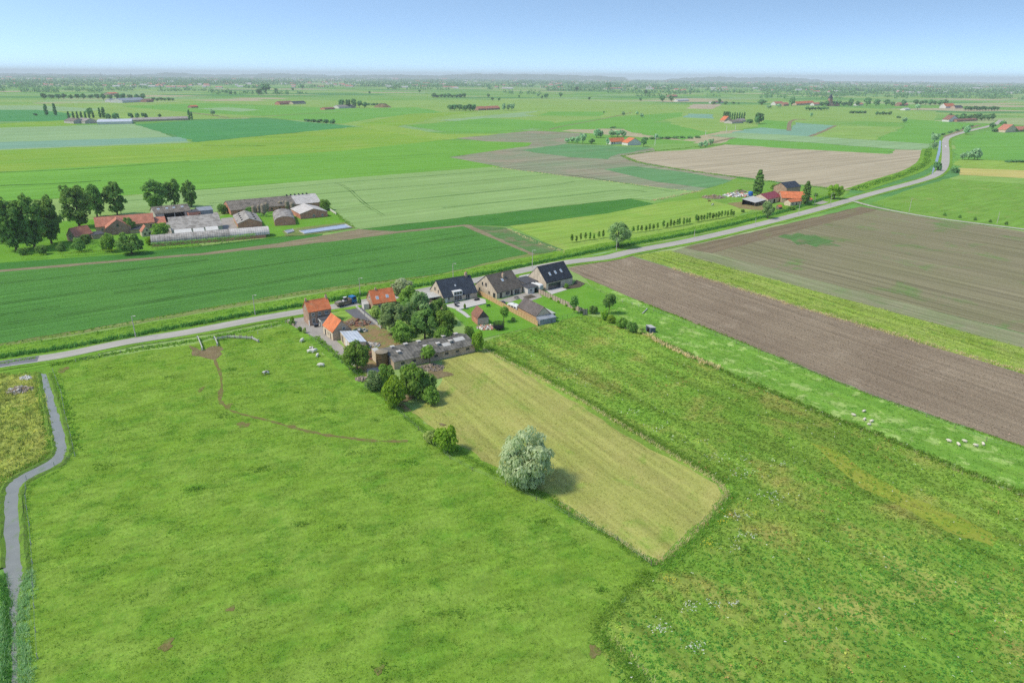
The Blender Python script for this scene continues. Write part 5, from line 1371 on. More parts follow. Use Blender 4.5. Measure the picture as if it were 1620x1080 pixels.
# --- garden buildings
hut = building('brick_hut', 'small brick garden hut with steep brown tiled roof beside the bungalow lawn', 'shed', (755.8, 514.6), (773, 512.2), 6.0, [(0, 2.5), (0.5, 5.0), (1, 2.5)], 'y', 'brick_beige', 'tile_brown', ov=(0.25, 0.2))
mb = MB(); mb.box(-0.03, -0.004, 0.05, 5.95, 0.0, 2.5); mb.build('brick_facing', B_['brick_red'], hut)
mb = MB(); w_ = hut['dims'][0]; mb.add([(0.1, -0.02, 2.5), (w_ - 0.1, -0.02, 2.5), (w_ / 2, -0.02, 4.85)], [(0, 1, 2)]); mb.add([(0.1, -0.004, 2.5), (w_ - 0.1, -0.004, 2.5), (w_ / 2, -0.004, 4.85)], [(2, 1, 0)])
mb.build('gable_boards', B_['purplegrey'], hut)
bs = building('garden_shed', 'large garden shed with grey tiled roof at the end of the timber fence', 'shed', (848.5, 511), (871, 506.5), 12.5, [(0, 2.5), (0.5, 5.3), (1, 2.5)], 'y', 'timber', 'purplegrey', ov=(0.3, 0.15))
mb = MB(); w_ = bs['dims'][0]; mb.add([(0.1, -0.03, 2.4), (w_ - 0.1, -0.03, 2.4), (w_ / 2, -0.03, 5.2)], [(0, 1, 2)]); mb.add([(0.1, -0.004, 2.4), (w_ - 0.1, -0.004, 2.4), (w_ / 2, -0.004, 5.2)], [(2, 1, 0)])
mb.build('gable_cladding', B_['cream'], bs)
building('lean_to', 'grey sheeted lean-to across the gable of the large garden shed', 'shed', None, None, 2.4, [(0, 1.9), (1, 2.3)], 'x', 'greysheet', 'greysheet', ov=(0.15, 0.15), th=0.08, L=w_ + 0.6, ang=bs.rotation_euler.z, loc=local(bs, -0.1, -2.5))
pg = thing('canopy', 'white roofed canopy on green posts along the large garden shed', 'canopy', local(bs, w_ + 0.2, 0.4), bs.rotation_euler.z)
mb = MB(); mb.hexa([(0, 0, 2.3), (2.2, 0, 2.1), (2.2, 9.5, 2.1), (0, 9.5, 2.3), (0, 0, 2.4), (2.2, 0, 2.2), (2.2, 9.5, 2.2), (0, 9.5, 2.4)]); mb.build('roof', B_['flatlight'], pg)
for y in (0.1, 4.7, 9.4): box_obj('post', B_['greenp'], pg, 2.0, 2.1, y - 0.06, y + 0.06, -0.1, 2.09)
box_obj('side_panel', B_['greenp'], pg, 0.1, 2.0, -0.03, 0.03, 0, 2.0)
# --- field shelter
fs_ = building('field_shelter', 'blue grey field shelter with white roof beside the sheep meadow hedge', 'shelter', (1029, 527.5), (1036, 526.5), 3.0, [(0, 2.0), (1, 1.8)], 'y', 'bluegrey', 'flatlight', ov=(0.12, 0.12), th=0.1, L=1.9,
    openings=[('left', 0.8, 0.0, 1.3, 1.5, 'shade_plate')])

# --- left farm
building('gabled_house', 'small brick house with pink tiled roof at the end of the tall farm trees', 'house', (107, 381), None, 9.5, [(0, 2.8), (0.5, 6.6), (1, 2.8)], 'y', L=6.8, ang=R(-25), wall='brick_farm', roof='tile_red_old', ov=(0.2, 0.15),
    openings=[('front', 2.4, 1.6, 1.8, 2.0, 'window', 'frame', 1)])
lf = building('long_farmhouse', 'long low farmhouse under a pink tiled roof, partly hidden by trees', 'house', (153, 369), (246, 361), 10.5, [(0, 3.3), (0.5, 7.4), (1, 3.3)], 'x', 'brick_farm', 'tile_red_old', ov=(0.3, 0.15),
    openings=[('front', 2.4, 0.9, 1.2, 1.4, 'window', 'frame', 1), ('front', 20, 0, 1.2, 2.1, 'door', 'dark'), ('front', 22.4, 0.9, 1.2, 1.4, 'window', 'dark'), ('front', 26, 0.9, 1.2, 1.4, 'window', 'dark')])
building('cross_wing', 'pink gabled wing projecting from the long pink roofed farmhouse', 'house', None, None, 9.0, [(0, 3.6), (0.5, 7.9), (1, 3.6)], 'y', 'brick_pink', 'tile_red_old', ov=(0.15, 0.1), L=12.0, ang=lf.rotation_euler.z,
    loc=local(lf, 4.6, -9.05), openings=[('front', 5.4, 4.1, 1.0, 1.6, 'window', 'dark'), ('right', 3, 1.0, 1.2, 1.4, 'window', 'frame')])
building('lean_to', 'grey flat roofed terrace annex before the pink gabled wing', 'annex', (147, 379), (167, 376), 6.0, [(0, 2.2), (1, 2.6)], 'x', 'brick_farm', 'flat', ov=(0.2, 0.2))
building('outhouse', 'tiny cream gabled outhouse below the long pink farmhouse', 'shed', (225.5, 375), (242.5, 373), 5.0, [(0, 2.5), (0.45, 5.4), (1, 2.0)], 'y', 'cream', 'tile_red_old', ov=(0.15, 0.1),
    openings=[('front', 2.2, 2.9, 0.8, 1.0, 'window', 'dark'), ('front', 1.0, 0.9, 0.9, 1.1, 'window', 'dark'), ('front', 3.2, 0.9, 0.9, 1.1, 'window', 'dark')])
building('flat_shed', 'low grey roofed shed before the tiny gabled outhouse', 'shed', (207, 370), (226, 368), 5.0, [(0, 2.0), (1, 2.4)], 'x', 'brick_farm', 'flat', ov=(0.2, 0.2))
building('brick_lean_to', 'lower pink tiled lean-to at the end of the long farmhouse', 'annex', None, None, 7.0, [(0, 2.4), (1, 4.6)], 'x', 'brick_farm', 'tile_red_old', ov=(0.2, 0.1), L=5.6, ang=lf.rotation_euler.z, loc=local(lf, lf['dims'][0] + 0.2, 0.4))
ob = building('open_barn', 'grey roofed open barn with dark bays and four roof lights', 'barn', (248, 353), (304, 347), 13, [(0, 5.2), (0.55, 8.0), (1, 5.2)], 'x', 'conc', 'asb_dark', ov=(0.4, 0.3),
    openings=[('front', 4.6, 0.2, 5.4, 4.6, 'shade_plate'), ('front', 10.4, 0.2, 5.2, 4.6, 'shade_plate')], sky=[(0, 2.2, 0.55, 1.4, 1.2), (0, 6.8, 0.55, 1.4, 1.2), (0, 10.6, 0.55, 1.4, 1.2), (0, 15.2, 0.58, 1.4, 1.2)])
building('brick_block', 'red brick block with dark doorway beside the open barn', 'barn', None, None, 8.0, [(0, 4.6), (1, 4.8)], 'x', 'brick_red', 'flat', ov=(0.05, 0.05), L=6.6, ang=ob.rotation_euler.z, loc=local(ob, ob['dims'][0] - 2.2, -3.3),
    openings=[('front', 5.4, 0.1, 0.9, 3.4, 'shade_plate')])
building('steel_shed', 'grey steel sheeted shed standing behind the red brick block', 'shed', None, None, 9.0, [(0, 4.2), (0.5, 5.6), (1, 4.2)], 'x', 'greysheet', 'greysheet', ov=(0.2, 0.2), L=8.0, ang=ob.rotation_euler.z, loc=local(ob, ob['dims'][0] + 4.6, 1.0))
building('cattle_shed', 'wide cattle shed with one broad ribbed grey roof', 'barn', (273, 372.5), (353, 365), 15.5, [(0, 2.8), (0.82, 7.2), (1, 6.6)], 'x', 'conc', 'asb_y_dark', ov=(0.4, 0.3))
for i, (u0, u1) in enumerate((((278), (305)), ((308), (325)), ((327.5), (347)))):  # white panels shaped with an upward tilt to catch sky light
    q = gp(u0, 377.5 - i * 2.4); e = gp(u1, 377.5 - i * 2.4 - (u1 - u0) * 0.094)
    building('tilted_panel', ('first', 'second', 'third')[i] + ' white panel tilted skyward between cattle shed and arched shed, counted from the farmhouse', 'annex', None, None, 2.6, [(0, 2.6), (1, 4.0)], 'x', 'white', 'white', ov=(0.05, 0.02), th=0.06,
        L=(e - q).length, ang=math.atan2((e - q).y, (e - q).x), loc=q)
arc = [(0.5 - 0.5 * math.cos(a), 1.9 + 3.0 * math.sin(a)) for a in [math.pi * k / 10 for k in range(11)]]
building('arched_shed', 'very long arched grey shed with a lighter newer end beside the potato field', 'barn', (241, 391), (421, 376), 9.0, arc, 'x', 'brick_red', 'asb', ov=(0.3, 0.2), th=0.1, two=(36.5, 55.8, 'asb_light'))
ib = building('long_brick_barn', 'very long red brick barn with weathered grey roof at the back of the farm', 'barn', (366, 341), (507.6, 327.2), 20, [(0, 3.0), (0.5, 7.2), (1, 3.0)], 'x', 'brick_red', 'asb_dark', ov=(0.3, 0.2), two=(40, 56.4, 'asb_light'),
    openings=[('front', 4 + 5 * k, 1.2, 1.2, 0.9, 'window', 'dark') for k in range(10)])
for k in range(6): box_obj('roof_cowl', B_['blk'], ib, 37.2 + 2.6 * k, 38.0 + 2.6 * k, 9.6, 10.4, 7.2, 8.1)
jb = building('ribbed_barn', 'low barn with dark square roof vents and a ribbed grey roof', 'barn', (377, 361.5), (415, 358.5), 27, [(0, 2.6), (0.5, 5.0), (1, 2.6)], 'y', 'brick_red', 'asb_y_dark', ov=(0.3, 0.2))
for k in range(4):
    for s in (0.22, 0.78):
        x = jb['dims'][0] * s; y = 4 + 6 * k
        box_obj('roof_vent', B_['blk'], jb, x - 0.45, x + 0.45, y - 0.45, y + 0.45, 3.4, 4.25)
arc2 = [(0.5 - 0.5 * math.cos(a), 2.6 + 2.6 * math.sin(a)) for a in [math.pi * k / 8 for k in range(9)]]
building('arched_barn', 'red brick barn with arched striped grey roof on the farm lawn', 'barn', (435, 358), (468, 356), 25, arc2, 'y', 'brick_red', 'asb_y', ov=(0.3, 0.2), th=0.12)
building('brick_barn', 'broad red brick barn with pale gabled roof nearest the water basin', 'barn', (475.8, 347.2), (518.6, 343), 20, [(0, 3.2), (0.5, 5.6), (1, 3.2)], 'y', 'brick_red', 'asb_light', ov=(0.3, 0.2),
    openings=[('front', 7.4, 1.0, 1.3, 1.1, 'window', 'frame', 1), ('front', 12.6, 1.0, 1.2, 1.1, 'window', 'frame', 1)])
nth = ['tall weathered feed silo closest to the ribbed barn', 'thin feed silo second from the ribbed barn', 'fattest feed silo of the cluster behind the arched barn', 'feed silo at the rear of the fat one',
       'feed silo first of the farther group before the long barn', 'slim feed silo second of the farther group', 'stout feed silo third of the farther group', 'feed silo with rounded top nearest the broad brick barn']
for i, (x, y, tp, w) in enumerate([(403, 343, 325, 5), (411, 341, 324, 4), (418, 343, 322, 6), (423, 338, 320, 5), (444, 332, 318, 4), (449, 331, 317.5, 4), (455, 333, 317, 5), (463.5, 335, 320, 5)]):
    q = gp(x, y); H_ = ht(q, tp); r = pxw(q, w) / 2 * 1.35
    s_ = thing('feed_silo', nth[i], 'silo', q, 0, 'feed silos on the farm')
    MB().lathe([(0.25, 1.2), (r, 2.6), (r, H_ * 0.88), (r * 0.5, H_), (0.1, H_ + 0.1)], 14).build('hopper', B_['silo2'], s_)
    for a in range(4):
        c_, d_ = math.cos(a * 1.571 + .7) * r * 0.9, math.sin(a * 1.571 + .7) * r * 0.9
        MB().tube([(c_, d_, -0.1), (c_, d_, 2.8)], 0.08, 5).build('leg', B_['steel'], s_)
def basin(name, label, pts, z):
    P_ = [gp(*q) for q in pts]; c = sum(P_, Vector()) / len(P_)
    root = thing(name, label, 'basin', c)
    n = len(P_); mb = MB()
    out_ = [(p - c) for p in P_]; inn = [(p - c) * 0.985 if len(P_) < 5 else (p - c) * 0.985 for p in P_]
    mb.add([(p.x, p.y, z) for p in inn], [tuple(range(n))]); mb.build('water', M['basin'], root)
    mb = MB()
    mb.add([(p.x * 1.02, p.y * 1.02, 0) for p in out_] + [(p.x * 1.02, p.y * 1.02, z + 0.25) for p in out_] + [(p.x, p.y, z + 0.25) for p in inn] + [(p.x, p.y, z - 0.1) for p in inn],
           [(i, (i + 1) % n, k * n + n + (i + 1) % n, k * n + n + i) if k == 0 else (k * n + i, k * n + (i + 1) % n, k * n + n + (i + 1) % n, k * n + n + i) for k in range(3) for i in range(n)])
    mb.build('rim', B_['flatlight'], root)
basin('water_basin', 'long shallow pale water basin on the farm edge by the field', [(474, 366.5), (546, 356), (556, 361), (482, 371)], 0.45)
basin('water_basin', 'small square pale water basin beside the long one', [(450, 366.5), (463, 363.5), (466, 367), (455, 370.5)], 0.45)

# --- farm by the bend
rb = building('red_roofed_barn', 'cream gabled barn with dark red sheet roof on the roadside farm', 'barn', (1214, 323.5), (1236, 318.5), 12, [(0, 3.4), (0.5, 6.2), (1, 3.4)], 'x', 'cream', 'redsheet', ov=(0.3, 0.2),
    openings=[('front', 8, 0, 2.2, 2.6, 'shade_plate'), ('front', 3, 1, 1.2, 1.0, 'window', 'dark')])
cn = thing('canopy', 'open sided canopy with faded pale roof leaning on the red roofed barn', 'canopy', local(rb, -15, 1.0), rb.rotation_euler.z)
mb = MB(); mb.hexa([(0, 0, 2.6), (14.6, 0, 3.0), (14.6, 10, 4.4), (0, 10, 3.8), (0, 0, 2.75), (14.6, 0, 3.15), (14.6, 10, 4.55), (0, 10, 3.95)]); mb.build('roof', B_['flatlight'], cn)
for x in (0.3, 5, 9.7, 14.2): box_obj('post', B_['oldwood'], cn, x - 0.12, x + 0.12, 0.2, 0.44, -0.1, 2.59)
box_obj('back_wall', B_['shade_black'], cn, 0.2, 14.4, 9.4, 9.7, -0.1, 3.7)  # near-black panel painting the shade under the canopy roof
rb2 = building('orange_roofed_barn', 'long orange tiled barn behind the red roofed one', 'barn', (1236, 321), (1259, 322.5), 14, [(0, 3.4), (0.5, 6.8), (1, 3.4)], 'x', 'brick_pale', 'tile_orange', ov=(0.3, 0.2), L=17.5, ang=-0.12,
    openings=[('front', 3, 0, 3, 2.8, 'shade_plate'), ('front', 9, 0, 3, 2.8, 'shade_plate')])
building('slate_roofed_house', 'grey roofed house at the back of the roadside farm', 'house', (1243, 309.5), (1268, 306), 11, [(0, 5.4), (0.5, 8.6), (1, 5.4)], 'x', 'brick', 'slate', ov=(0.3, 0.2), L=17)
building('low_farm_building', 'low cream farm building in front of the slim poplar', 'shed', (1250, 326.5), (1268, 324), 5, [(0, 2.6), (0.5, 4.0), (1, 2.6)], 'x', 'cream', 'tile_orange', ov=(0.2, 0.15), L=12,
    openings=[('front', 2, 1, 1.0, 1.1, 'window', 'dark'), ('front', 6, 0, 1.0, 2.0, 'door', 'dark')])
building('brick_shed', 'small orange roofed shed right of the slim poplar', 'shed', (1277, 322), (1285, 320), 5, [(0, 2.0), (0.5, 3.4), (1, 2.0)], 'x', 'brick_pale', 'tile_orange', ov=(0.2, 0.15))
building('hen_house', 'small wooden hen house with orange roof on the paddock', 'shed', (1232, 331.5), (1237, 331), 2.5, [(0, 1.6), (0.5, 2.6), (1, 1.6)], 'x', 'oldwood', 'tile_orange', ov=(0.2, 0.15))

# --- scattered far farms and houses: (left px, right px, base row, depth m, eave m, ridge m, axis, wall, roof, label, name)
FARH = [
 (966, 989, 229, 9, 3.2, 7.5, 'x', 'white', 'tile_orange', 'long orange roofed white farm building behind the beet field', 'farm_building'),
 (993, 1014, 230.5, 12, 3.2, 8.5, 'y', 'white', 'tile_orange', 'white gabled farmhouse with orange roof beside the grey willows', 'farmhouse'),
 (757, 768, 175, 14, 4, 9, 'x', 'brick_pink', 'tile_red_old', 'red roofed farmhouse by the two dark woods far out in the plain', 'farmhouse'),
 (770, 791, 174.5, 14, 4, 9, 'x', 'brick_pink', 'tile_red_old', 'longer red roofed barn beside the far farmhouse and its trees', 'barn'),
 (536, 563, 172, 18, 4, 8, 'x', 'white', 'asb_y', 'white walled barn at the wooded farm with the earth mound', 'barn'),
 (514, 530, 174, 16, 3, 5, 'x', 'brick_red', 'tile_brown', 'low brown building at the end of the wooded farm', 'barn'),
 (443, 464, 166, 18, 4, 9, 'x', 'brick_red', 'tile_brown', 'dark red farm on the open far pasture', 'farm_building'),
 (464, 484, 165.5, 16, 4, 8, 'x', 'cream', 'slate', 'cream and grey farm building joined to the far red farm', 'farm_building'),
 (303, 314, 171, 12, 3, 6, 'x', 'brick_pink', 'tile_orange', 'single orange red shed alone in the green far field', 'shed'),
 (117, 136, 196, 30, 4, 8, 'y', 'conc', 'asb_dark', 'dark roofed shed at the edge of the greenhouse', 'barn'),
 (135, 154, 196, 30, 4, 8, 'y', 'conc', 'asb_y', 'pale gabled shed between dark shed and greenhouse', 'barn'),
 (176, 192, 162, 20, 5, 9, 'x', 'white', 'greysheet', 'small white barn beside the far row of trees', 'barn'),
 (194, 232, 163, 40, 6, 12, 'x', 'white', 'greysheet', 'big pale industrial barn beside the far row of trees', 'barn'),
 (232, 243, 162, 20, 5, 9, 'x', 'brick_pink', 'tile_brown', 'brown house at the end of the pale industrial barn', 'house'),
 (248, 265, 135, 30, 6, 14, 'x', 'white', 'tile_red_old', 'pale village house in front of the far dark woods', 'house'),
 (174, 188, 151, 25, 6, 10, 'x', 'brick_pale', 'tile_orange', 'orange walled barn at the foot of the far dark woods', 'barn'),
 (1146, 1157, 194, 11, 4, 11, 'y', 'brick_pale', 'tile_orange', 'steep orange gabled farmhouse before the small poplar row', 'farmhouse'),
 (1158, 1176, 196, 18, 3, 6, 'x', 'conc', 'asb_dark', 'grey sheds in front of the small poplar row', 'barn'),
 (1170, 1180, 193.5, 12, 3, 6, 'x', 'conc', 'asb_y', 'lighter grey shed close to the big round tree', 'barn'),
 (1227, 1240, 167, 16, 5, 11, 'x', 'white', 'tile_red_old', 'white and red village house left of the church', 'house'),
 (1240, 1248, 168, 14, 5, 10, 'x', 'brick_pink', 'tile_red_old', 'pinkish house next to the white and red village house', 'house'),
 (1260, 1274, 167, 16, 5, 11, 'x', 'brick_pale', 'tile_orange', 'orange roofed house before the church', 'house'),
 (1274, 1288, 166, 16, 5, 11, 'x', 'brick_pale', 'tile_orange', 'second orange roofed house nearer the church', 'house'),
 (1288, 1300, 167.5, 14, 4, 9, 'x', 'white', 'tile_red_old', 'white house with red roof just under the church', 'house'),
 (1357, 1366, 167.5, 14, 4, 8, 'x', 'white', 'tile_red_old', 'white cottage among the round village trees', 'house'),
 (1423, 1437, 168, 16, 4, 10, 'x', 'brick_pink', 'tile_red_old', 'red roofed house beyond the last round village tree', 'house'),
 (1432, 1440, 175, 14, 3, 6, 'x', 'white', 'flatlight', 'tiny white shed on the pasture past the village', 'shed'),
 (1496, 1511, 171.5, 18, 5, 13, 'x', 'white', 'tile_orange', 'white farm with red roof on the far right plain', 'farmhouse'),
 (1511, 1523, 172, 14, 4, 8, 'x', 'brick_pale', 'slate', 'grey barn attached to the white farm on the far plain', 'barn'),
 (1501, 1516, 193, 14, 4, 12, 'y', 'white', 'tile_brown', 'brown gabled farmhouse before the long wood by the road', 'farmhouse'),
 (1514, 1546, 193, 10, 3, 5, 'x', 'brick_pink', 'tile_brown', 'low pink wall like barn along the long wood', 'barn'),
 (1590, 1609, 210, 14, 4, 12, 'y', 'cream', 'tile_red_old', 'steep pink roofed farmhouse on the far right', 'farmhouse'),
 (1608, 1630, 209, 14, 3, 8, 'x', 'brick_pale', 'tile_red_old', 'brown barn cut by the right picture edge', 'barn'),
 (1072, 1090, 161, 16, 4, 8, 'x', 'white', 'flatlight', 'white low house left of the brown far field', 'house'),
 (1129, 1145, 164, 18, 4, 7, 'x', 'white', 'tile_brown', 'pale house beside the bushes behind the brown far field', 'house'),
 (1060, 1072, 154, 18, 4, 9, 'x', 'brick_pink', 'tile_red_old', 'reddish house in the middle far tree belt', 'house'),
 (960, 985, 142, 30, 6, 10, 'x', 'white', 'tile_red_old', 'pale houses strung out in the far tree belt', 'house'),
 (724, 734, 153, 18, 4, 8, 'x', 'brick_pink', 'tile_brown', 'brown house behind the far row of bushes', 'house'),
 (14, 28, 128, 60, 8, 14, 'x', 'white', 'tile_red_old', 'pale hamlet house near the left horizon', 'house'),
 (330, 352, 128, 60, 8, 14, 'x', 'white', 'tile_red_old', 'pale hamlet houses below the horizon hill', 'house'),
]
for (a, b, y, D, e, r, ax, wl_, rf, lab, nm) in FARH:
    building(nm, lab, 'house' if 'house' in nm else 'barn', (a, y), (b, y - (b - a) * 0.05), D, [(0, e), (0.5, r), (1, e)], ax, wl_, rf, ov=(0.3, 0.2), th=0.3,
             openings=[('front', 2, 1, 1.6, 1.6, 'window', 'dark'), ('front', 5.5, 1, 1.6, 1.6, 'window', 'dark')] if (gp(a, y).y < 1100 and ax == 'x') else ())
# greenhouse and long low barns
ghb = building('greenhouse', 'long white greenhouse beyond the pale cereal field', 'greenhouse', (154, 197.2), (209, 196.2), 45, [(0, 4), (0.25, 6.5), (0.5, 4.2), (0.75, 6.5), (1, 4)], 'x', 'white', 'whiteroof', ov=(0.2, 0.2), th=0.2)
building('long_low_barn', 'very long low brown and grey barn stretching from the greenhouse', 'barn', (210, 193), (300, 190), 22, [(0, 3), (0.5, 6), (1, 3)], 'x', 'brick_pale', 'asb', ov=(0.2, 0.2))
# church
c0 = gp(1312, 168)
ch = thing('church', 'brick church with square tower rising over the far village', 'church', c0, 0.2)
box_obj('tower', B_['brick_pink'], ch, -5, 5, -5, 5, -0.2, ht(c0, 156))
t_h = ht(c0, 156); t_t = ht(c0, 148)
MB().add([(-5.3, -5.3, t_h), (5.3, -5.3, t_h), (5.3, 5.3, t_h), (-5.3, 5.3, t_h), (0, 0, t_t)], [(0, 1, 4), (1, 2, 4), (2, 3, 4), (3, 0, 4), (3, 2, 1, 0)]).build('spire', B_['slate'], ch)
mb = MB(); mb.add([(5, -6, -.2), (5, 6, -.2), (5, 6, 9), (5, 0, 15), (5, -6, 9), (32, -6, -.2), (32, 6, -.2), (32, 6, 9), (32, 0, 15), (32, -6, 9)], [(0, 1, 2, 3, 4), (9, 8, 7, 6, 5), (0, 4, 9, 5), (1, 6, 7, 2)]); mb.build('nave', B_['brick_pink'], ch)
mb = MB(); mb.add([(5.1, -6.4, 8.8), (5.1, 0, 15.2), (5.1, 6.4, 8.8), (32.2, -6.4, 8.8), (32.2, 0, 15.2), (32.2, 6.4, 8.8)], [(0, 3, 4, 1), (1, 4, 5, 2)]); mb.build('roof', B_['slate'], ch)

# ------------------------------------------------------------------ posts, fences, walls
def lamp_post(px, py, top, label, lamp=True, mat='conc'):
    p = gp(px, py); h = min(ht(p, top), 12)
    d = (gp(px + 5, py - 2) - p); a = math.atan2(d.y, d.x) + math.pi / 2
    r = thing('street_lamp' if lamp else 'utility_post', label, 'street lamp' if lamp else 'post', p, a, 'lamp posts along the road' if lamp else 'posts along the road')
    MB().tube([(0, 0, -0.2), (0, 0, h * 0.5), (0, 0, h)], [0.16, 0.13, 0.10], 8).build('pole', B_[mat], r)
    if lamp:
        MB().tube([(0, 0, h - 0.05), (-0.5, 0, h + 0.15), (-1.1, 0, h + 0.2)], [0.06, 0.05, 0.05], 6).build('arm', B_[mat], r)
        MB().box(-1.7, -0.95, -0.16, 0.16, h + 0.1, h + 0.26).build('lamp_head', B_['flatlight'], r)
for a in [(215, 534, 500, 'pale concrete lamp post before the potato field, farthest from the farmhouse'), (404, 499, 467, 'pale lamp post on the road between cattle gate and farmhouse'),
          (570, 468, 440, 'lamp post standing behind the blue lorry'), (717, 446, 417, 'lamp post rising behind the slate roofed bungalow'), (842, 423.5, 396, 'lamp post behind the driveway of the black roofed house')]:
    lamp_post(*a)
for a in [(975, 397.5, 376, 'bare post beside the big roadside willow'), (1098, 377, 362, 'short bare post on the ditch side past the sapling rows'), (1194.5, 358, 345, 'bare post by the ditch tree near the farm'),
          (1263, 339.5, 319, 'brown post in front of the cream farm building'), (1288, 325, 307, 'white post by the farm drive entrance')]:
    lamp_post(*a, lamp=False)
lamp_post(1313, 326, 306, 'lamp post where the farm drive meets the road')
lamp_post(1438, 336, 313, 'bare post on the white lane', lamp=False)
lamp_post(1577, 354, 335, 'bare post farther along the white lane', lamp=False)
for a in [(1036, 230, 212, 'white pole beside the orange roofed far farm'), (1116, 214, 206, 'white pole on the far green field, nearest'), (1149, 209, 198, 'white pole of the far field behind the nearest one'), (1163, 206, 197, 'thin white pole close to the small grey sheds')]:
    p = gp(*a[:2]); h = ht(p, a[2]); o = MB().tube([(0, 0, 0), (0, 0, h)], [0.35, 0.2], 6).build('mast', B_['frame']); o.location = p; tag(o, a[3], 'mast')
for a in [(164, 141, 115, 'thin pale mast above the far woods, nearer the picture edge'), (211, 141, 115, 'thin pale mast above the far woods behind the white barn')]:
    p = gp(*a[:2]); h = ht(p, a[2]); o = MB().tube([(0, 0, 0), (0, 0, h)], [1.1, 0.7], 6).build('mast', B_['flatlight']); o.location = p; tag(o, a[3], 'mast')

def wire_fence(label, pts_px, gap, h=1.1, r=0.07, mat='oldwood', wires=2, group=None, name='wire_fence', wr=0.012):
    ln = [gp(*q) for q in pts_px]
    root = thing(name, label, 'fence', ln[0], 0, group)
    me = MB().tube([(0, 0, -0.1), (0, 0, h)], [r, r * 0.9], 5).mesh('post', B_[mat])
    pos = []
    for a, b in zip(ln, ln[1:]):
        n = max(1, round((b - a).length / gap))
        pos += [a + (b - a) * (i / n) for i in range(n)]
    pos.append(ln[-1])
    for p in pos: link('post', me, root, (p - ln[0]) + Vector((0, 0, 0.02)))
    for k in range(wires):
        z = h * (0.95 - 0.45 * k)
        MB().tube([(p - ln[0]) + Vector((0, 0, z)) for p in pos], wr, 3, caps=False).build('wire', B_['steel'], root)
wire_fence('wire fence on pale posts along the narrow water ditch', [(84, 588), (97, 622), (103, 655), (112, 690), (119, 722), (86, 737), (42, 758), (41, 790), (43, 806), (47, 832), (52, 892), (53, 928), (55, 962), (57, 1000), (60, 1042)], 5.5, mat='conc')
wire_fence('wire fence with pale posts between road verge and cattle meadow', [(120, 573), (157, 565), (191, 558), (226, 551), (290, 541)], 8, mat='conc')
wire_fence('wire fence from the cattle pen to the farmyard corner', [(408, 529), (430, 519), (452, 512)], 6, mat='conc')
wire_fence('low wire fence between cattle meadow and hay field', [(610, 634), (640, 660), (712, 727), (747, 745), (800, 768), (900, 818), (976, 855), (1030, 895)], 9, mat='oldwood')
wire_fence('post and wire fence along the earth yard above the cows', [(470, 520), (490, 533), (520, 556), (541, 575), (566, 596)], 6)
wire_fence('fence of thin dark posts beside the lawn of the black roofed house', [(909, 449), (930, 455), (960, 467), (985, 478)], 4, mat='dark', r=0.05)
wire_fence('short rail fence on the ploughed field corner', [(985, 478), (1000, 482), (1010, 485.5), (1034, 492)], 5, mat='conc')
wire_fence('wire fence between sheep meadow and ploughed field', [(1034, 493), (1100, 519), (1200, 558), (1300, 597), (1380, 628), (1465, 660), (1510, 678), (1560, 698), (1620, 716)], 9, mat='oldwood')
wire_fence('dark mesh garden fence on the weedy field below the lawn', [(873, 511), (890, 505), (905, 501), (924, 496.5)], 3, mat='dark', r=0.05, h=1.4)
wire_fence('fence of short stakes on the roadside meadow below the saplings', [(905, 390), (1000, 373), (1100, 358)], 9, mat='oldwood', wires=1)

# cattle gate and pen of concrete rails
def rail(label, a, b, ha, hb, posts=2, mat='flatlight', name='rail_fence'):
    p, q = gp(*a), gp(*b); d = q - p; L = d.length
    root = thing(name, label, 'rail', p, math.atan2(d.y, d.x), 'pale rails of the cattle crossing')
    MB().box(0, L, -0.11, 0.11, ha - 0.28, ha).build('rail', B_[mat], root)
    MB().box(0, L, -0.08, 0.08, ha * 0.35, ha * 0.35 + 0.14).build('rail', B_[mat], root)
    for i in range(posts):
        x = (L - 0.3) * i / max(1, posts - 1) + 0.15
        MB().box(x - 0.12, x + 0.12, 0.115, 0.35, -0.1, hb).build('post', B_['oldwood' if posts > 2 else mat], root)
rail('white concrete rail on the outer side of the cattle crossing', (321, 555), (313.5, 536), 1.1, 1.1)
rail('white concrete rail on the inner side of the cattle crossing', (345, 548), (340, 536.5), 1.1, 1.1)
rail('grey rail from the cattle crossing to the first dark post', (344, 538), (361.5, 535), 0.9, 1.2, 3)
rail('pale rail between the first and second dark post', (362, 535), (380, 536), 0.95, 1.3, 3)
rail('pale rail between the second dark post and the pen corner', (381, 536), (398.5, 537), 0.95, 1.3, 3)
rail('short slanting white rail at the pen corner', (399, 537), (409, 542), 0.95, 1.1)
rail('fallen white goal like bar on the sheep meadow', (1017, 496.5), (1024, 489.5), 0.5, 0.5)

def panel_fence(name, label, a, b, h, n, pm, postm, pw=0.05):
    p, q = gp(*a), gp(*b); d = q - p; L = d.length; s = L / n
    root = thing(name, label, 'fence', p, math.atan2(d.y, d.x))
    pme = MB().box(0.06, s - 0.06, -pw / 2, pw / 2, 0.02, h).mesh('panel', B_[pm])
    tme = MB().box(-0.06, 0.06, -0.08, 0.08, -0.1, h + 0.1).mesh('post', B_[postm])
    for i in range(n): link('panel', pme, root, (i * s, 0, 0))
    for i in range(n + 1): link('post', tme, root, (i * s, 0, 0))
panel_fence('timber_fence', 'new light timber panel fence between bungalow garden and caravan', (757, 466), (850.5, 516), 1.9, 24, 'timber', 'timber')
panel_fence('concrete_fence', 'beige concrete panel fence below the black roofed house', (852, 464.5), (924, 497), 2.0, 18, 'panel', 'dark')
panel_fence('concrete_fence', 'short beige concrete fence end turning at the corner shrubs', (922, 499), (929, 497.5), 2.2, 2, 'panel', 'dark')
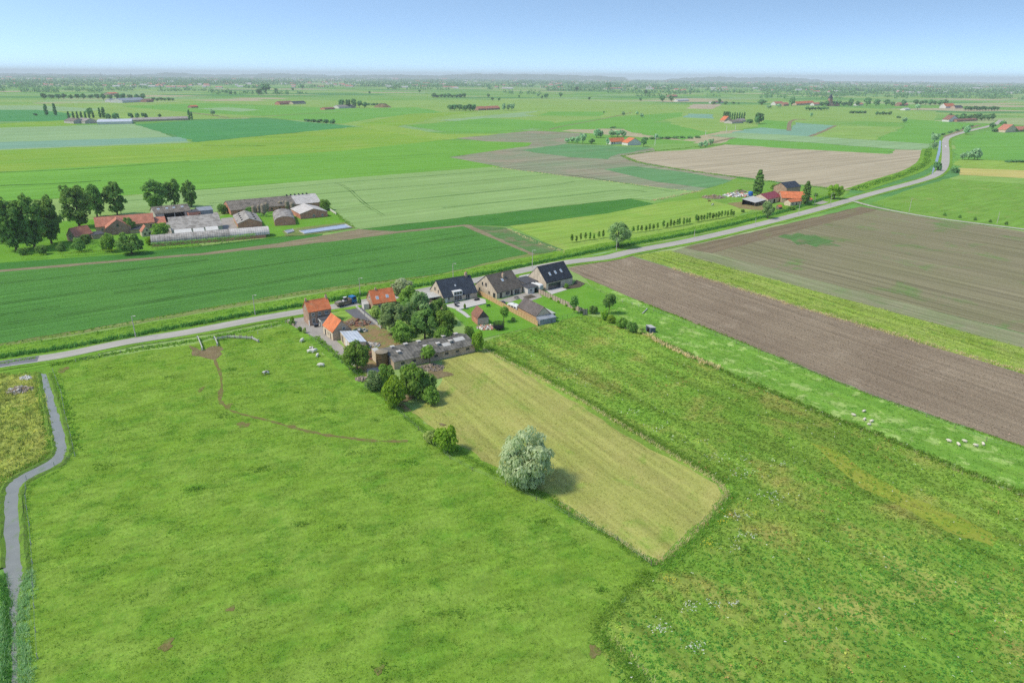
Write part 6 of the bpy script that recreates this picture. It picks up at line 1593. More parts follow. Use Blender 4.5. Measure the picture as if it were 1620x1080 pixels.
panel_fence('timber_fence', 'grey timber screen in front of the bungalow carport', (680, 480), (701, 493), 1.8, 6, 'panel', 'oldwood')
panel_fence('concrete_fence', 'low pale wall curving along the cottage drive', (578, 500), (603, 520), 1.1, 6, 'flatlight', 'conc', 0.2)
panel_fence('concrete_fence', 'pale drive wall nearer the road at the cottage corner', (563, 486), (577, 499), 1.0, 4, 'flatlight', 'conc', 0.2)
panel_fence('yard_wall', 'low dark yard wall beside the road corner of the farmyard', (455, 511), (466, 516), 0.7, 3, 'stone', 'oldwood', 0.3)
panel_fence('concrete_fence', 'pale wall between the broad brick barn and the cereal field', (518, 331), (532, 340), 1.5, 6, 'white', 'conc', 0.2)
for i in range(5):
    bush('bush_bright', 872 + i * 12, 473.5 + i * 5.6, 469 + i * 5.6, 6, 'pale flowering bush spilling over the concrete panel fence', group='pale bushes along the concrete fence', name='shrub')

# ------------------------------------------------------------------ vehicles and garden things
def wheel(parent, x, y, r=0.5, w=0.3):
    o = link('wheel', MB().lathe([(r * 0.5, -w / 2), (r, -w / 2 + 0.04), (r, w / 2 - 0.04), (r * 0.5, w / 2)], 14).mesh('wheel', B_['rubber']), parent, (x, y, r))
    o.rotation_euler.x = math.pi / 2
    h = link('hub', MB().lathe([(0.02, -w / 2 - 0.02), (r * 0.42, -w / 2 - 0.02), (r * 0.42, w / 2 + 0.02), (0.02, w / 2 + 0.02)], 10).mesh('hub', B_['steel']), o)
    return o
p, q = gp(536, 488), gp(567, 479.5)
d = q - p
tk = thing('lorry', 'grey tipper lorry with blue cab parked on the road by the farmhouse', 'lorry', p, math.atan2(d.y, d.x))
MB().box(0.2, 8.0, 0.75, 1.65, 0.75, 1.0).build('chassis', B_['rubber'], tk)
bd = MB().box(0.0, 5.8, 0.0, 2.4, 1.05, 1.2).build('load_bed', B_['oldwood'], tk)
for a in ((0, 5.8, -0.06, 0.0, 1.2, 2.1), (0, 5.8, 2.4, 2.46, 1.2, 2.1), (-0.06, 0.0, 0, 2.4, 1.2, 2.1), (5.8, 5.86, 0, 2.4, 1.2, 2.6)): MB().box(*a).build('side_board', B_['oldwood'], bd)
cb = MB(); cb.add([(6.1, 0.05, 0.8), (8.2, 0.05, 0.8), (8.2, 0.05, 1.9), (7.9, 0.05, 3.0), (6.1, 0.05, 3.0), (6.1, 2.35, 0.8), (8.2, 2.35, 0.8), (8.2, 2.35, 1.9), (7.9, 2.35, 3.0), (6.1, 2.35, 3.0)],
    [(0, 1, 2, 3, 4), (9, 8, 7, 6, 5), (0, 5, 6, 1), (1, 6, 7, 2), (2, 7, 8, 3), (3, 8, 9, 4), (4, 9, 5, 0)])
cab = cb.build('cab', B_['bluep'], tk)
MB().add([(8.185, 0.2, 2.0), (8.185, 2.2, 2.0), (7.94, 2.2, 2.9), (7.94, 0.2, 2.9)], [(0, 1, 2, 3)]).build('windscreen', B_['glass'], cab)
MB().box(6.7, 7.8, 0.02, 0.045, 1.95, 2.75).build('side_window', B_['glass'], cab)
MB().box(8.2, 8.32, 0.1, 2.3, 0.5, 0.85).build('bumper', B_['blk'], tk)
for x in (1.3, 2.6, 7.0):
    for y in (0.2, 2.2): wheel(tk, x, y)
ex = thing('mini_digger', 'white mini digger carried on the bed of the lorry', 'digger', tk.matrix_basis @ Vector((3.6, 1.2, 1.2)), tk.rotation_euler.z)
MB().box(-0.8, 0.8, -0.75, -0.35, 0.02, 0.4).build('track', B_['rubber'], ex); MB().box(-0.8, 0.8, 0.35, 0.75, 0.02, 0.4).build('track', B_['rubber'], ex)
hs = MB().box(-0.7, 0.6, -0.6, 0.6, 0.42, 1.0).build('body', B_['frame'], ex)
MB().box(-0.4, 0.55, -0.55, 0.35, 1.003, 2.0, taper=0.08).build('cab', B_['glass'], hs); MB().box(-0.45, 0.6, -0.6, 0.4, 2.003, 2.12).build('cab_roof', B_['frame'], hs)
MB().tube([(0.6, 0.45, 0.9), (1.3, 0.45, 2.1), (2.0, 0.45, 1.2)], [0.14, 0.12, 0.08], 6).build('boom', B_['steel'], ex)
sk = thing('skip_box', 'grey metal box standing at the tail of the lorry bed', 'crate', tk.matrix_basis @ Vector((1.2, 1.2, 1.2)), tk.rotation_euler.z)
MB().box(-0.9, 0.9, -0.9, 0.9, 0.01, 0.95, taper=-0.1).build('box', B_['steel'], sk); MB().box(-0.8, 0.8, -0.8, 0.8, 0.955, 0.98).build('load', B_['stone'], sk)

def loaf(L, W, H, z0, mat, name, parent, nose=0.35, y0=None):
    """rounded caravan body: side outline with curved ends, extruded with rounded shoulders"""
    y0 = -W / 2
    out_ = []
    for k in range(24):
        a = 2 * math.pi * k / 24
        x = abs(math.cos(a)) ** 0.45 * math.copysign(1, math.cos(a)); z = abs(math.sin(a)) ** 0.45 * math.copysign(1, math.sin(a))
        out_.append((x, z))
    mb = MB(); rings = []
    for yy, s in ((-0.5, 0.9), (-0.44, 0.97), (-0.3, 1.0), (0.3, 1.0), (0.44, 0.97), (0.5, 0.9)):
        rings.append([(L / 2 + x * L / 2 * (1 - (1 - s) * 0.3), yy * W, z0 + H / 2 + z * H / 2 * s) for x, z in out_])
    n = 24
    mb.add([v for r in rings for v in r], [(i * n + j, i * n + (j + 1) % n, (i + 1) * n + (j + 1) % n, (i + 1) * n + j) for i in range(5) for j in range(n)] + [tuple(range(n))[::-1], tuple(range(5 * n, 6 * n))])
    o = mb.build(name, mat, parent)
    for f in o.data.polygons: f.use_smooth = len(f.vertices) == 4
    return o
p = gp(805.5, 488.5); q = gp(821, 494.5); d = q - p
cv = thing('caravan', 'white touring caravan parked beside the timber fence', 'caravan', p, math.atan2(d.y, d.x))
bdy = loaf(5.6, 2.2, 2.2, 0.45, B_['frame'], 'body', cv)
MB().box(5.5, 5.61, -0.7, 0.7, 1.5, 2.2).build('end_window', B_['glass'], bdy)
for x in (0.9, 2.4, 3.9): MB().box(x, x + 1.1, -1.125, -1.09, 1.5, 2.1).build('side_window', B_['glass'], bdy)
MB().box(2.5, 3.0, -0.3, 0.3, 2.64, 2.78).build('roof_vent', B_['flatlight'], bdy)
MB().tube([(0.1, 0, 0.5), (-1.2, 0, 0.45)], 0.07, 6).build('drawbar', B_['steel'], cv)
for y in (-0.95, 0.95): wheel(cv, 2.9, y, 0.34, 0.2)
p = gp(836, 455.5); q = gp(856, 461); d = q - p
mh = thing('motorhome', 'long white motorhome parked between the grey brown roof and the black roofed house', 'motorhome', p, math.atan2(d.y, d.x))
bdy = loaf(7.2, 2.3, 2.5, 0.5, B_['frame'], 'body', mh)
MB().box(7.1, 7.215, -0.8, 0.8, 0.9, 2.6).build('end_panel', B_['flatlight'], bdy)
for x in (1.4, 3.4, 5.2): MB().box(x, x + 1.0, -1.175, -1.14, 1.6, 2.3).build('side_window', B_['glass'], bdy)
MB().box(3.0, 3.6, -0.3, 0.3, 2.98, 3.12).build('roof_vent', B_['blk'], bdy)
for x in (1.5, 5.6):
    for y in (-1.0, 1.0): wheel(mh, x, y, 0.36, 0.22)
p = gp(791, 480); q = gp(798, 485); d = q - p
def car(p, ang, label, mat):
    c = thing('parked_car', label, 'car', p, ang)
    prof = [(0, .35), (0, .8), (.25, .92), (1.0, .98), (1.5, 1.42), (2.9, 1.45), (3.6, .98), (4.2, .85), (4.3, .35)]
    mb = MB(); n = len(prof)
    mb.add([(x, -0.85, z) for x, z in prof] + [(x, 0.85, z) for x, z in prof], [tuple(range(n)), tuple(range(2 * n - 1, n - 1, -1))] + [(i, n + i, n + (i + 1) % n, (i + 1) % n) for i in range(n)])
    b = mb.build('body', mat, c)
    bm = bmesh.new(); bm.from_mesh(b.data); bmesh.ops.recalc_face_normals(bm, faces=bm.faces[:]); bm.to_mesh(b.data); bm.free()
    for y0, y1 in ((-0.865, -0.852), (0.852, 0.865)): MB().add([(1.15, y0, 1.0), (3.4, y0, 1.0), (2.85, y0, 1.38), (1.55, y0, 1.36), (1.15, y1, 1.0), (3.4, y1, 1.0), (2.85, y1, 1.38), (1.55, y1, 1.36)], [(0, 1, 2, 3), (7, 6, 5, 4)]).build('side_window', B_['glass'], b)
    MB().add([(3.62, -0.75, 1.0), (3.62, 0.75, 1.0), (2.95, 0.72, 1.44), (2.95, -0.72, 1.44)], [(0, 1, 2, 3)]).build('windscreen', B_['glass'], b)
    for x in (0.8, 3.4):
        for y in (-0.75, 0.75): wheel(c, x, y, 0.32, 0.2)
    return c
car(p, math.atan2(d.y, d.x), 'dark car parked by the gable corner of the grey brown roofed house', B_['blk'])
p = gp(768.5, 447); q = gp(776, 444); d = q - p
car(p, math.atan2(d.y, d.x), 'dark grey car on the pale drive behind the gable of the grey brown roofed house', plain('dark_grey_paint', (88, 92, 98), 0.35, 0.5))
p = gp(1496, 233); car(p, 1.2, 'tiny white car on the straight far stretch of road', B_['frame'])
p = gp(689, 474); car(p, 1.9, 'dark car under the white carport', B_['blk'])

# trampoline with safety net
p = gp(789, 521)
tr = thing('trampoline', 'round trampoline with black safety net below the brick hut', 'trampoline', p)
MB().lathe([(0.05, 0.78), (1.75, 0.80), (1.75, 0.9), (0.05, 0.84)], 20).build('mat', B_['rubber'], tr)
netm = NT('black_net')
tb = netm.n.new('ShaderNodeBsdfTransparent'); df = netm.n.new('ShaderNodeBsdfDiffuse'); df.inputs[0].default_value = (0.02, 0.025, 0.03, 1)
mx = netm.n.new('ShaderNodeMixShader'); mx.inputs[0].default_value = 0.6
netm.l.new(tb.outputs[0], mx.inputs[1]); netm.l.new(df.outputs[0], mx.inputs[2]); netm.l.new(mx.outputs[0], netm.out.inputs[0])
mb = MB(); n = 24
mb.add([(1.8 * math.cos(2 * math.pi * j / n), 1.8 * math.sin(2 * math.pi * j / n), z) for z in (0.85, 2.6) for j in range(n)], [(j, (j + 1) % n, n + (j + 1) % n, n + j) for j in range(n)]); mb.build('safety_net', netm.m, tr)
for j in range(8):
    a = j * math.pi / 4; c_, s_ = 1.86 * math.cos(a), 1.86 * math.sin(a)
    MB().tube([(c_, s_, -0.05), (c_, s_, 2.7)], 0.05, 5).build('pole', B_['blk'], tr)

def heap(name, label, px, py, r, h, mat, n=60, cat='heap', seed=0, blocks=None, ms=('stone',)):
    p = gp(px, py); root = thing(name, label, cat, p)
    r_ = random.Random(seed + int(px)); mb = MB(); k = 18; vs = [(0, 0, h)]
    for ring, (f, z) in enumerate(((0.35, 0.8), (0.7, 0.38), (1.0, -0.05))):
        for j in range(k):
            a = 2 * math.pi * j / k; q = f * r * (1 + r_.gauss(0, 0.12))
            vs.append((q * math.cos(a), q * math.sin(a) * 0.7, max(-0.05, h * z * (1 + r_.gauss(0, 0.2)))))
    fs = [(0, 1 + j, 1 + (j + 1) % k) for j in range(k)] + [(1 + i * k + j, 1 + (i + 1) * k + j, 1 + (i + 1) * k + (j + 1) % k, 1 + i * k + (j + 1) % k) for i in range(2) for j in range(k)]
    mb.add(vs, fs); mb.build('mound', mat, root)
    for mt in ms:
        db = MB()
        for _ in range(n // len(ms)):
            q = r * math.sqrt(r_.random()); a = r_.random() * 6.28; s = r_.uniform(0.12, 0.4) * (blocks or 1)
            z = max(0, h * (1 - q / r)) * 0.95
            R_ = Matrix.Rotation(r_.random() * 6, 3, Vector((r_.gauss(0, 1), r_.gauss(0, 1), r_.gauss(0, 1))))
            c = Vector((q * math.cos(a), q * math.sin(a) * 0.7, z))
            db.hexa([c + R_ @ Vector((x * s * 1.6, y * s, w * s * 0.6)) for w in (-1, 1) for x, y in ((-1, -1), (1, -1), (1, 1), (-1, 1))])
        tag(db.build('debris', B_[mt], root), kind='stuff')
heap('brushwood_heap', 'brown heap of brushwood and planks behind the orange roofed stable', 567, 512, 4.2, 1.5, M['dirtred'], 140, seed=1, ms=('oldwood', 'tile_brown'), blocks=1.2)
heap('scrap_heap', 'scrap heap with white and green rubbish in the earth yard', 570, 524, 2.4, 0.8, M['dirtred'], 60, seed=2, ms=('white', 'greenp', 'steel'))
heap('scrap_heap', 'scattered pale junk along the back of the white roofed shed', 586, 546, 3.2, 0.5, M['dirtred'], 60, seed=3, ms=('steel', 'stone', 'white'))
heap('rubble_heap', 'heap of rubble and broken tiles behind the yard tree', 592, 566, 2.4, 1.2, M['dirt'], 70, seed=4, ms=('stone', 'tile_brown'))
heap('log_pile', 'grey pile of logs and stones by the hay side of the long barn', 682, 582, 3.8, 0.7, M['dirt'], 120, seed=5, ms=('stone', 'oldwood'))
heap('rubble_heap', 'row of pale stones and pots before the brick hut and trampoline', 770, 518.5, 3.6, 0.5, M['dirt'], 90, seed=6, ms=('stone', 'white', 'brick_red'))
heap('rubble_heap', 'broken stones by the roadside water ditch', 32, 618, 3.2, 0.9, M['dirt'], 120, seed=7, ms=('stone', 'conc'))
heap('rubble_heap', 'small pale stones close to the road and water ditch', 42, 599, 1.6, 0.6, M['dirt'], 40, seed=8, ms=('conc', 'white'))
heap('earth_mound', 'bare earth mound in front of the paddock rubble', 1128, 313, 8, 1.6, M['dirt'], 60, seed=9, ms=('stone',), blocks=2)
heap('scrap_heap', 'white and red scrap next to the tall poplar', 1165, 310, 9, 1.6, M['dirt'], 120, seed=10, ms=('white', 'brick_red', 'steel'), blocks=2.4)
heap('rubble_heap', 'pale rubble on the grass behind the farm paddock', 1172, 304, 5, 1.2, M['dirt'], 40, seed=11, ms=('stone',), blocks=2)
heap('earth_mound', 'large bare earth mound beside the far wooded farm', 605, 170, 26, 9, M['dirt'], 20, seed=12)
heap('rubble_heap', 'brown stones on the yard edge at the thicket', 575, 600, 2.2, 0.5, M['dirt'], 70, seed=13, ms=('stone', 'oldwood'))
# blue tank by the poplar
p = gp(1187, 310); o = MB().lathe([(1.6, 0), (1.8, 0.2), (1.8, 2.6), (1.2, 3.2), (0.3, 3.4)], 14).build('water_tank', B_['blueplas']); o.location = p; tag(o, 'round blue tank at the foot of the tall poplar', 'tank')
# bins at the farmhouse door
for i, (x, y, lab) in enumerate([(499.0, 517.5, 'dark bin at the farmhouse door, nearer the gable'), (501.8, 517, 'dark bin at the farmhouse door, nearer the white annex')]):
    b = thing('bin', lab, 'bin', gp(x, y), 0.6 + i * 0.3, 'dark bins at the farmhouse door')
    MB().box(-0.3, 0.3, -0.35, 0.35, 0.05, 1.0, taper=-0.05).build('body', B_['blk'], b)
    MB().box(-0.37, 0.37, -0.42, 0.42, 1.003, 1.1, taper=0.05).build('lid', B_['bluegrey'], b)
# patio furniture
def sofa(px, py, rz, label, mat='blk'):
    r = thing('garden_sofa', label, 'sofa', gp(px, py) + Vector((0, 0, 0.12)), rz)
    MB().box(0, 2.0, 0, 0.8, 0.02, 0.4).build('seat', B_[mat], r); MB().box(0, 2.0, 0.805, 1.0, 0.02, 0.8).build('backrest', B_[mat], r)
    MB().box(0.05, 1.95, 0.02, 0.78, 0.405, 0.52).build('cushion', B_['steel'], r)
ang = bu.rotation_euler.z
sofa(720, 482, ang, 'dark garden sofa on the white patio, near the bungalow door')
sofa(727, 485.5, ang + 1.57, 'dark garden sofa at the front edge of the white patio')
def table_set(px, py, rz, label):
    r = thing('garden_table', label, 'table', gp(px, py) + Vector((0, 0, 0.12)), rz)
    MB().box(0, 1.8, 0, 0.9, 0.7, 0.76).build('table_top', B_['blk'], r)
    for x in (0.1, 1.7):
        for y in (0.1, 0.8): MB().box(x - 0.04, x + 0.04, y - 0.04, y + 0.04, 0, 0.698).build('leg', B_['blk'], r)
table_set(751, 475.5, ang, 'dark table on the patio corner near the timber fence')
sofa(757, 474, ang + 3.1, 'dark bench behind the patio table')
table_set(815, 474, ang, 'dark table on the terrace of the grey brown roofed house')
bb = thing('garden_bench', 'dark green bench alone on the bungalow lawn', 'bench', gp(770, 486), ang - 0.3)
MB().box(0, 1.5, 0, 0.5, 0.4, 0.47).build('seat', B_['greenp'], bb); MB().box(0, 1.5, 0.5, 0.57, 0.4, 0.95).build('backrest', B_['greenp'], bb)
for x in (0.1, 1.4): MB().box(x - 0.06, x + 0.06, 0.02, 0.5, -0.05, 0.398).build('leg', B_['blk'], bb)
# low wall round the bungalow patio
def wall_line(name, label, pts, h, w, mat):
    ln = [gp(*q) for q in pts]; root = thing(name, label, 'wall', ln[0])
    for a, b in zip(ln, ln[1:]):
        d = (b - a); n_ = Vector((-d.y, d.x, 0)).normalized() * w / 2; o = ln[0]
        MB().hexa([a - o - n_, b - o - n_, b - o + n_, a - o + n_] + [v + Vector((0, 0, h)) for v in (a - o - n_, b - o - n_, b - o + n_, a - o + n_)]).build('wall_section', B_[mat], root)
wall_line('patio_wall', 'low white wall edging the bungalow patio', [(704, 484.5), (727, 490.5), (769, 480.5)], 0.45, 0.35, 'white')

# ------------------------------------------------------------------ animals
def coat(name, base, patch, at):
    t = NT(name)
    n = t.noise(t.obj(), 1.1, 2.0, 0.5, 0.6)
    t.pbr(t.mix(t.rng(n, at, at + 0.04), S(*base), S(*patch)), 0.85, 0.15)
    return t.m
def animal_mesh(name, mat, bl=1.5, h=0.75, rb=0.36, leg=0.09, head=(0.5, -0.45), woolly=False):
    """one continuous body grown over a skeleton: barrel, neck, head, ears, four jointed legs and a tail"""
    vs, es, rs = [], [], []
    def v(p, r, parent=None):
        vs.append(p); rs.append(r); i = len(vs) - 1
        if parent is not None: es.append((parent, i))
        return i
    hip = v((-bl * 0.42, 0, h), rb * 0.9); mid = v((0, 0, h - 0.04), rb * 1.05, hip); sh = v((bl * 0.36, 0, h), rb * 0.95, mid)
    nk = v((bl * 0.36 + head[0] * 0.55, 0, h + head[1] * 0.35 + 0.12), rb * 0.5, sh); hd = v((bl * 0.36 + head[0], 0, h + head[1]), rb * 0.4, nk); mz = v((bl * 0.36 + head[0] * 1.35, 0, h + head[1] - 0.14), rb * 0.27, hd)
    for s in (-1, 1):
        v((bl * 0.36 + head[0] * 0.92, s * rb * 0.75, h + head[1] + 0.1), 0.05, hd)
        a = v((bl * 0.34, s * rb * 0.62, h * 0.52), leg * 1.5, sh); b = v((bl * 0.36, s * rb * 0.6, h * 0.26), leg * 0.9, a); v((bl * 0.35, s * rb * 0.6, 0.03), leg, b)
        a = v((-bl * 0.36, s * rb * 0.66, h * 0.58), leg * 1.9, hip); b = v((-bl * 0.47, s * rb * 0.62, h * 0.33), leg * 0.95, a); v((-bl * 0.43, s * rb * 0.6, 0.03), leg, b)
    tl = v((-bl * 0.58, 0, h + 0.02), 0.05, hip); v((-bl * 0.6, 0, h * 0.45), 0.035, tl)
    me = bpy.data.meshes.new(name); me.from_pydata(vs, es, []); me.materials.append(mat)
    o = bpy.data.objects.new(name, me); COL.objects.link(o)
    sm = o.modifiers.new('skin', 'SKIN')
    for i, r in enumerate(rs): me.skin_vertices[0].data[i].radius = (r, r)
    me.skin_vertices[0].data[0].use_root = True
    ss = o.modifiers.new('sub', 'SUBSURF'); ss.levels = ss.render_levels = 1
    return o
def place(o, px, py, rz, label, cat, group, z=L1, scale=1.0):
    o.location = gp(px, py) + Vector((0, 0, z)); o.rotation_euler.z = rz; o.scale = (scale,) * 3
    return tag(o, label, cat, group)
def herd(proto, items, cat, group, z):
    first = True
    for (px, py, rz, lab, sc) in items:
        o = proto if first else proto.copy()
        if not first: COL.objects.link(o)
        first = False
        place(o, px, py, rz, lab, cat, group, z, sc * (0.8 if cat == 'sheep' else 1))
white_cow = animal_mesh('cow', coat('white_cow_coat', (238, 232, 222), (206, 196, 184), 0.62), 1.7, 0.95, 0.42)
herd(white_cow, [(478, 541, 1.35, 'white cow seen end on, nearest the farmyard wall', 1), (491, 558, 0.2, 'white cow on the outer side of the grazing huddle', 1), (497.5, 557.5, 0.9, 'white cow on the yard side of the grazing huddle', 1),
                 (502.5, 564, 1.5, 'white calf just below the grazing huddle', 0.82), (508.5, 580, 3.2, 'white cow standing side on below the huddle, alone', 1)], 'cow', 'cattle in the meadow', L1)
blk_cow = animal_mesh('cow', coat('black_white_coat', (236, 232, 226), (44, 38, 36), 0.47), 1.7, 0.95, 0.42)
herd(blk_cow, [(494, 554, 2.6, 'black and white cow behind the two white ones of the huddle', 1), (421.5, 592, 3.6, 'black and white cow grazing alone in the middle of the meadow', 0.95)], 'cow', 'cattle in the meadow', L1)
sheep = animal_mesh('sheep', coat('sheep_fleece', (232, 222, 204), (212, 198, 176), 0.55), 1.0, 0.62, 0.33, 0.05, (0.32, -0.05))
herd(sheep, [(1350.5, 658, 2.8, 'sheep standing apart, closest to the shelter end of the meadow', 1.05), (1366, 652, 0.2, 'darker sheep lying uphill of the small flock', 1), (1367, 665, 0.7, 'sheep in the small flock, middle one', 1.05),
             (1378, 668, 0.2, 'sheep in the small flock, right hand one', 1.1), (1375, 673, 3.3, 'sheep in the small flock, lowest one', 1.0), (1501, 699, 2.6, 'sheep of the far flock, first from the shelter side', 1.1), (1516, 704.5, 1.7, 'sheep of the far flock, lowest one', 1.05),
             (1526, 699.5, 2.7, 'sheep of the far flock, uphill middle one', 1.05), (1543.5, 706, 2.9, 'sheep of the far flock, fourth from the shelter', 1.05), (1555, 704, 1.4, 'sheep of the far flock, last one', 1.05)], 'sheep', 'sheep on the narrow meadow', L1)
horse = animal_mesh('horse', coat('brown_horse_coat', (120, 84, 56), (96, 66, 46), 0.6), 1.6, 1.15, 0.36, 0.08, (0.6, 0.3))
place(horse, 1122, 320, 3.1, 'brown horse standing on the farm paddock', 'horse', 'horses on the paddock', L2)
pony = animal_mesh('horse', coat('piebald_coat', (230, 228, 224), (40, 36, 36), 0.48), 1.6, 1.1, 0.36, 0.08, (0.6, -0.2))
place(pony, 1127, 325.5, 0.4, 'black and white horse grazing on the farm paddock', 'horse', 'horses on the paddock', L2)

# ------------------------------------------------------------------ the far plain: trees, woods, hamlets, hills
T = lambda k, x, y, w, t, lab, grp=None, nm='tree', cat='tree': fartree(k, x, y, w, t, lab, grp, nm, cat)
T('far_poplar', 74, 183, 7, 164, 'tall leaning poplar in the open field, outer one of the pair', nm='poplar_tree'); T('far_poplar', 88, 183, 7, 163, 'tall poplar in the open field, inner one of the pair', nm='poplar_tree')
T('far_poplar', 110, 192, 5, 176, 'first poplar of the row beside the dark roofed sheds', nm='poplar_tree')
for i in range(6): T('far_poplar', 117 + i * 6.2, 189 - i * 0.4, 4.5, 176, 'small poplar in the row behind the dark roofed sheds', 'poplars behind the far sheds', 'poplar_tree')
T('far_poplar', 159, 187, 5, 170, 'taller poplar behind the greenhouse end', nm='poplar_tree'); T('far_poplar', 165, 187, 7, 169, 'tallest poplar behind the greenhouse end', nm='poplar_tree')
T('far_round', 142, 183, 12, 170, 'round tree behind the poplar row of the greenhouse farm'); T('far_bush', 172, 188, 10, 179, 'dark bush right behind the greenhouse'); T('far_bush', 183, 188, 12, 178, 'long dark bush behind the greenhouse')
for x, w in ((207, 8), (218, 8), (229, 10)): T('far_bush', x, 187, w, 178, 'dark bush behind the long low barn', 'bushes behind the long low barn')
T('far_round', 253, 187, 6, 180, 'single round bush midway along the long low barn'); T('far_poplar', 300, 190, 5, 173, 'dark poplar at the far end of the long low barn', nm='poplar_tree'); T('far_poplar', 304, 190, 4, 176, 'smaller poplar leaning on the one at the barn end', nm='poplar_tree')
T('far_willow', 337, 183, 9, 173, 'grey willow alone on the green far field'); T('far_bush', 56, 183, 6, 179, 'tiny bush in the dark field near the poplar pair')
for i in range(5): T('far_bush', 486 + i * 10, 192.5 + i * 0.8, 11, 188, 'dark shrub in the line along the dark crop field', 'shrub line by the dark field')
for x, w, t in ((541, 11, 157), (551, 10, 157), (560, 9, 156), (569, 10, 159), (577, 10, 161)): T('far_round', x, 171, w, t, 'dark tree behind the white walled barn of the wooded farm', 'trees of the wooded farm')
for i in range(4): T('far_bush', 582 + i * 8, 167, 9, 163, 'hedge bush between wooded farm and earth mound', 'hedge bushes of the wooded farm')
for x, w, t in ((712, 11, 166), (719, 12, 165), (727, 11, 165)): T('far_round', x, 175, w, t, 'dark tree of the rounded clump far out in the plain', 'rounded clump of trees')
for x, w, t in ((737, 12, 166), (744, 13, 164), (749, 9, 165)): T('far_round', x, 176, w, t, 'dark tree of the second clump touching the red farmhouse', 'second clump of trees')
for x, w, t in ((797, 7, 163), (804, 6, 164), (810, 9, 163)): T('far_willow', x, 175, w, t, 'paler tree beside the longer red roofed far barn', 'pale trees by the far barn')
for i in range(9): T('far_round', 686 + i * 6, 155, 9, 147 + (i * 7) % 4, 'tree of the long row on the far pasture', 'long tree row on the far pasture')
T('far_round', 728, 155, 6, 148, 'round tree just past the long far row'); T('far_round', 735, 155, 5, 149, 'last round tree past the long far row')
for x, y, w, k in ((773, 154.5, 6, 0), (779, 160, 6, 0), (821, 155, 4, 0), (851, 153.5, 6, 1), (857, 156.5, 5, 0), (864, 156, 8, 0), (887, 154.5, 8, 0), (789, 160, 5, 0), (932, 158.5, 5, 0), (1013, 160, 5, 0), (1048, 161, 11, 0), (1062, 160.5, 10, 0), (1022, 150, 8, 0),
                   (585, 149, 4, 0), (365, 150, 6, 0), (372, 150, 5, 0), (437, 146, 6, 0), (463, 144, 5, 0), (478, 142, 8, 0), (421, 149, 18, 0), (410, 150, 10, 0), (438, 150, 6, 0), (664, 147, 5, 0), (912, 145, 8, 0), (962, 142, 12, 0)):
    T('far_willow' if k else 'far_round', x, y, w, y - w * 0.9 - 1, 'small tree standing alone on the wide far pasture', 'single trees on the far pasture')
# grey willows at the orange farm
for x, w, t, y in ((897, 9, 218, 226), (905, 10, 216, 226.5), (913, 10, 215, 227), (922, 12, 209, 227.5)): T('far_willow', x, y, w, t, 'grey willow of the outer group near the orange roofed far farm', 'outer grey willows')
for x, w, t, y in ((944, 14, 203, 218), (950, 10, 206, 218), (968, 13, 205, 217), (977, 13, 205, 217), (986, 11, 206, 217)): T('far_willow', x, y, w, t, 'grey willow behind the orange roofed far farm', 'grey willows behind the orange farm')
T('far_round', 936, 228, 11, 219, 'round green tree between the grey willows and the orange farm'); T('far_willow', 961, 230, 7, 217, 'grey tree touching the orange barn end'); T('far_round', 1018, 232, 12, 219, 'dark tree right of the white gabled farmhouse'); T('far_willow', 1037, 221, 8, 211, 'small grey tree near the white pole')
T('far_willow', 986, 183, 6, 176, 'small grey tree beside the field lane'); T('far_willow', 1008, 182, 6, 176, 'small grey tree on the field corner'); T('far_willow', 1015, 186, 7, 179, 'small grey tree nearest the field corner'); T('far_bush', 970, 203, 9, 200, 'low dark bush on the crop edge'); T('far_round', 955, 180, 3, 176, 'tiny tree at the end of the green strip')
for i in range(8): T('far_bush', 1020 + i * 12, 221 - (i % 3) * 0.5 - i * 0.3, 12, 216.5 - i * 0.3, 'hedge bush along the lane from the orange farm', 'hedge from the orange farm')
for x, y, w, t in ((1108, 234, 9, 224), (1116, 233, 9, 222), (1124, 230, 10, 219)): T('far_willow', x, y, w, t, 'bushy tree by the track above the tan field', 'bushy trees by the tan field')
# farm with poplar row
for i in range(4): T('far_poplar', 1145 + i * 2.6, 187, 4, 176, 'small dark poplar behind the steep orange house', 'poplars behind the steep orange house', 'poplar_tree')
for i in range(7): T('far_poplar', 1154 + i * 3.8, 190, 3.6, 177 + (i % 2), 'poplar of the short row behind the grey sheds', 'poplars behind the grey sheds', 'poplar_tree')
T('far_round', 1201, 196, 15, 178, 'big round tree at the end of the grey sheds'); T('far_round', 1196, 197, 9, 184, 'smaller tree leaning on the big round one'); T('far_bush', 1186, 195, 12, 188, 'bushes between grey sheds and big round tree')
for x, y, w, t in ((1128, 166, 9, 160), (1138, 165, 6, 156), (1147, 166, 8, 160), (1160, 165, 8, 161), (1168, 166, 4, 162)): T('far_round', x, y, w, t, 'tree around the pale house behind the brown far field', 'trees round the pale house')
T('far_round', 1205, 166, 16, 157, 'broad dark tree left of the village'); T('far_willow', 1232, 170, 9, 164, 'pale bush before the white and red village house'); T('far_willow', 1216, 172, 9, 166, 'pale bush on the pasture before the village'); T('far_round', 1252, 168, 12, 155, 'tall dark tree between the village houses'); T('far_willow', 1283, 185, 6, 178, 'small grey bush on the pasture under the village')
for i in range(8): T('far_round', 1276 + i * 4.6, 175 - (i > 6), 7, 168.5 + (i % 2), 'bush in the clump below the church', 'bush clump below the church')
for i, (x, w, t) in enumerate(((1300, 9, 161), (1307, 9, 159), (1318, 10, 160), (1326, 11, 159), (1335, 10, 161), (1343, 10, 162), (1346, 9, 155), (1356, 8, 159))): T('far_round', x, 168, w, t, 'village tree around the church tower', 'village trees by the church')
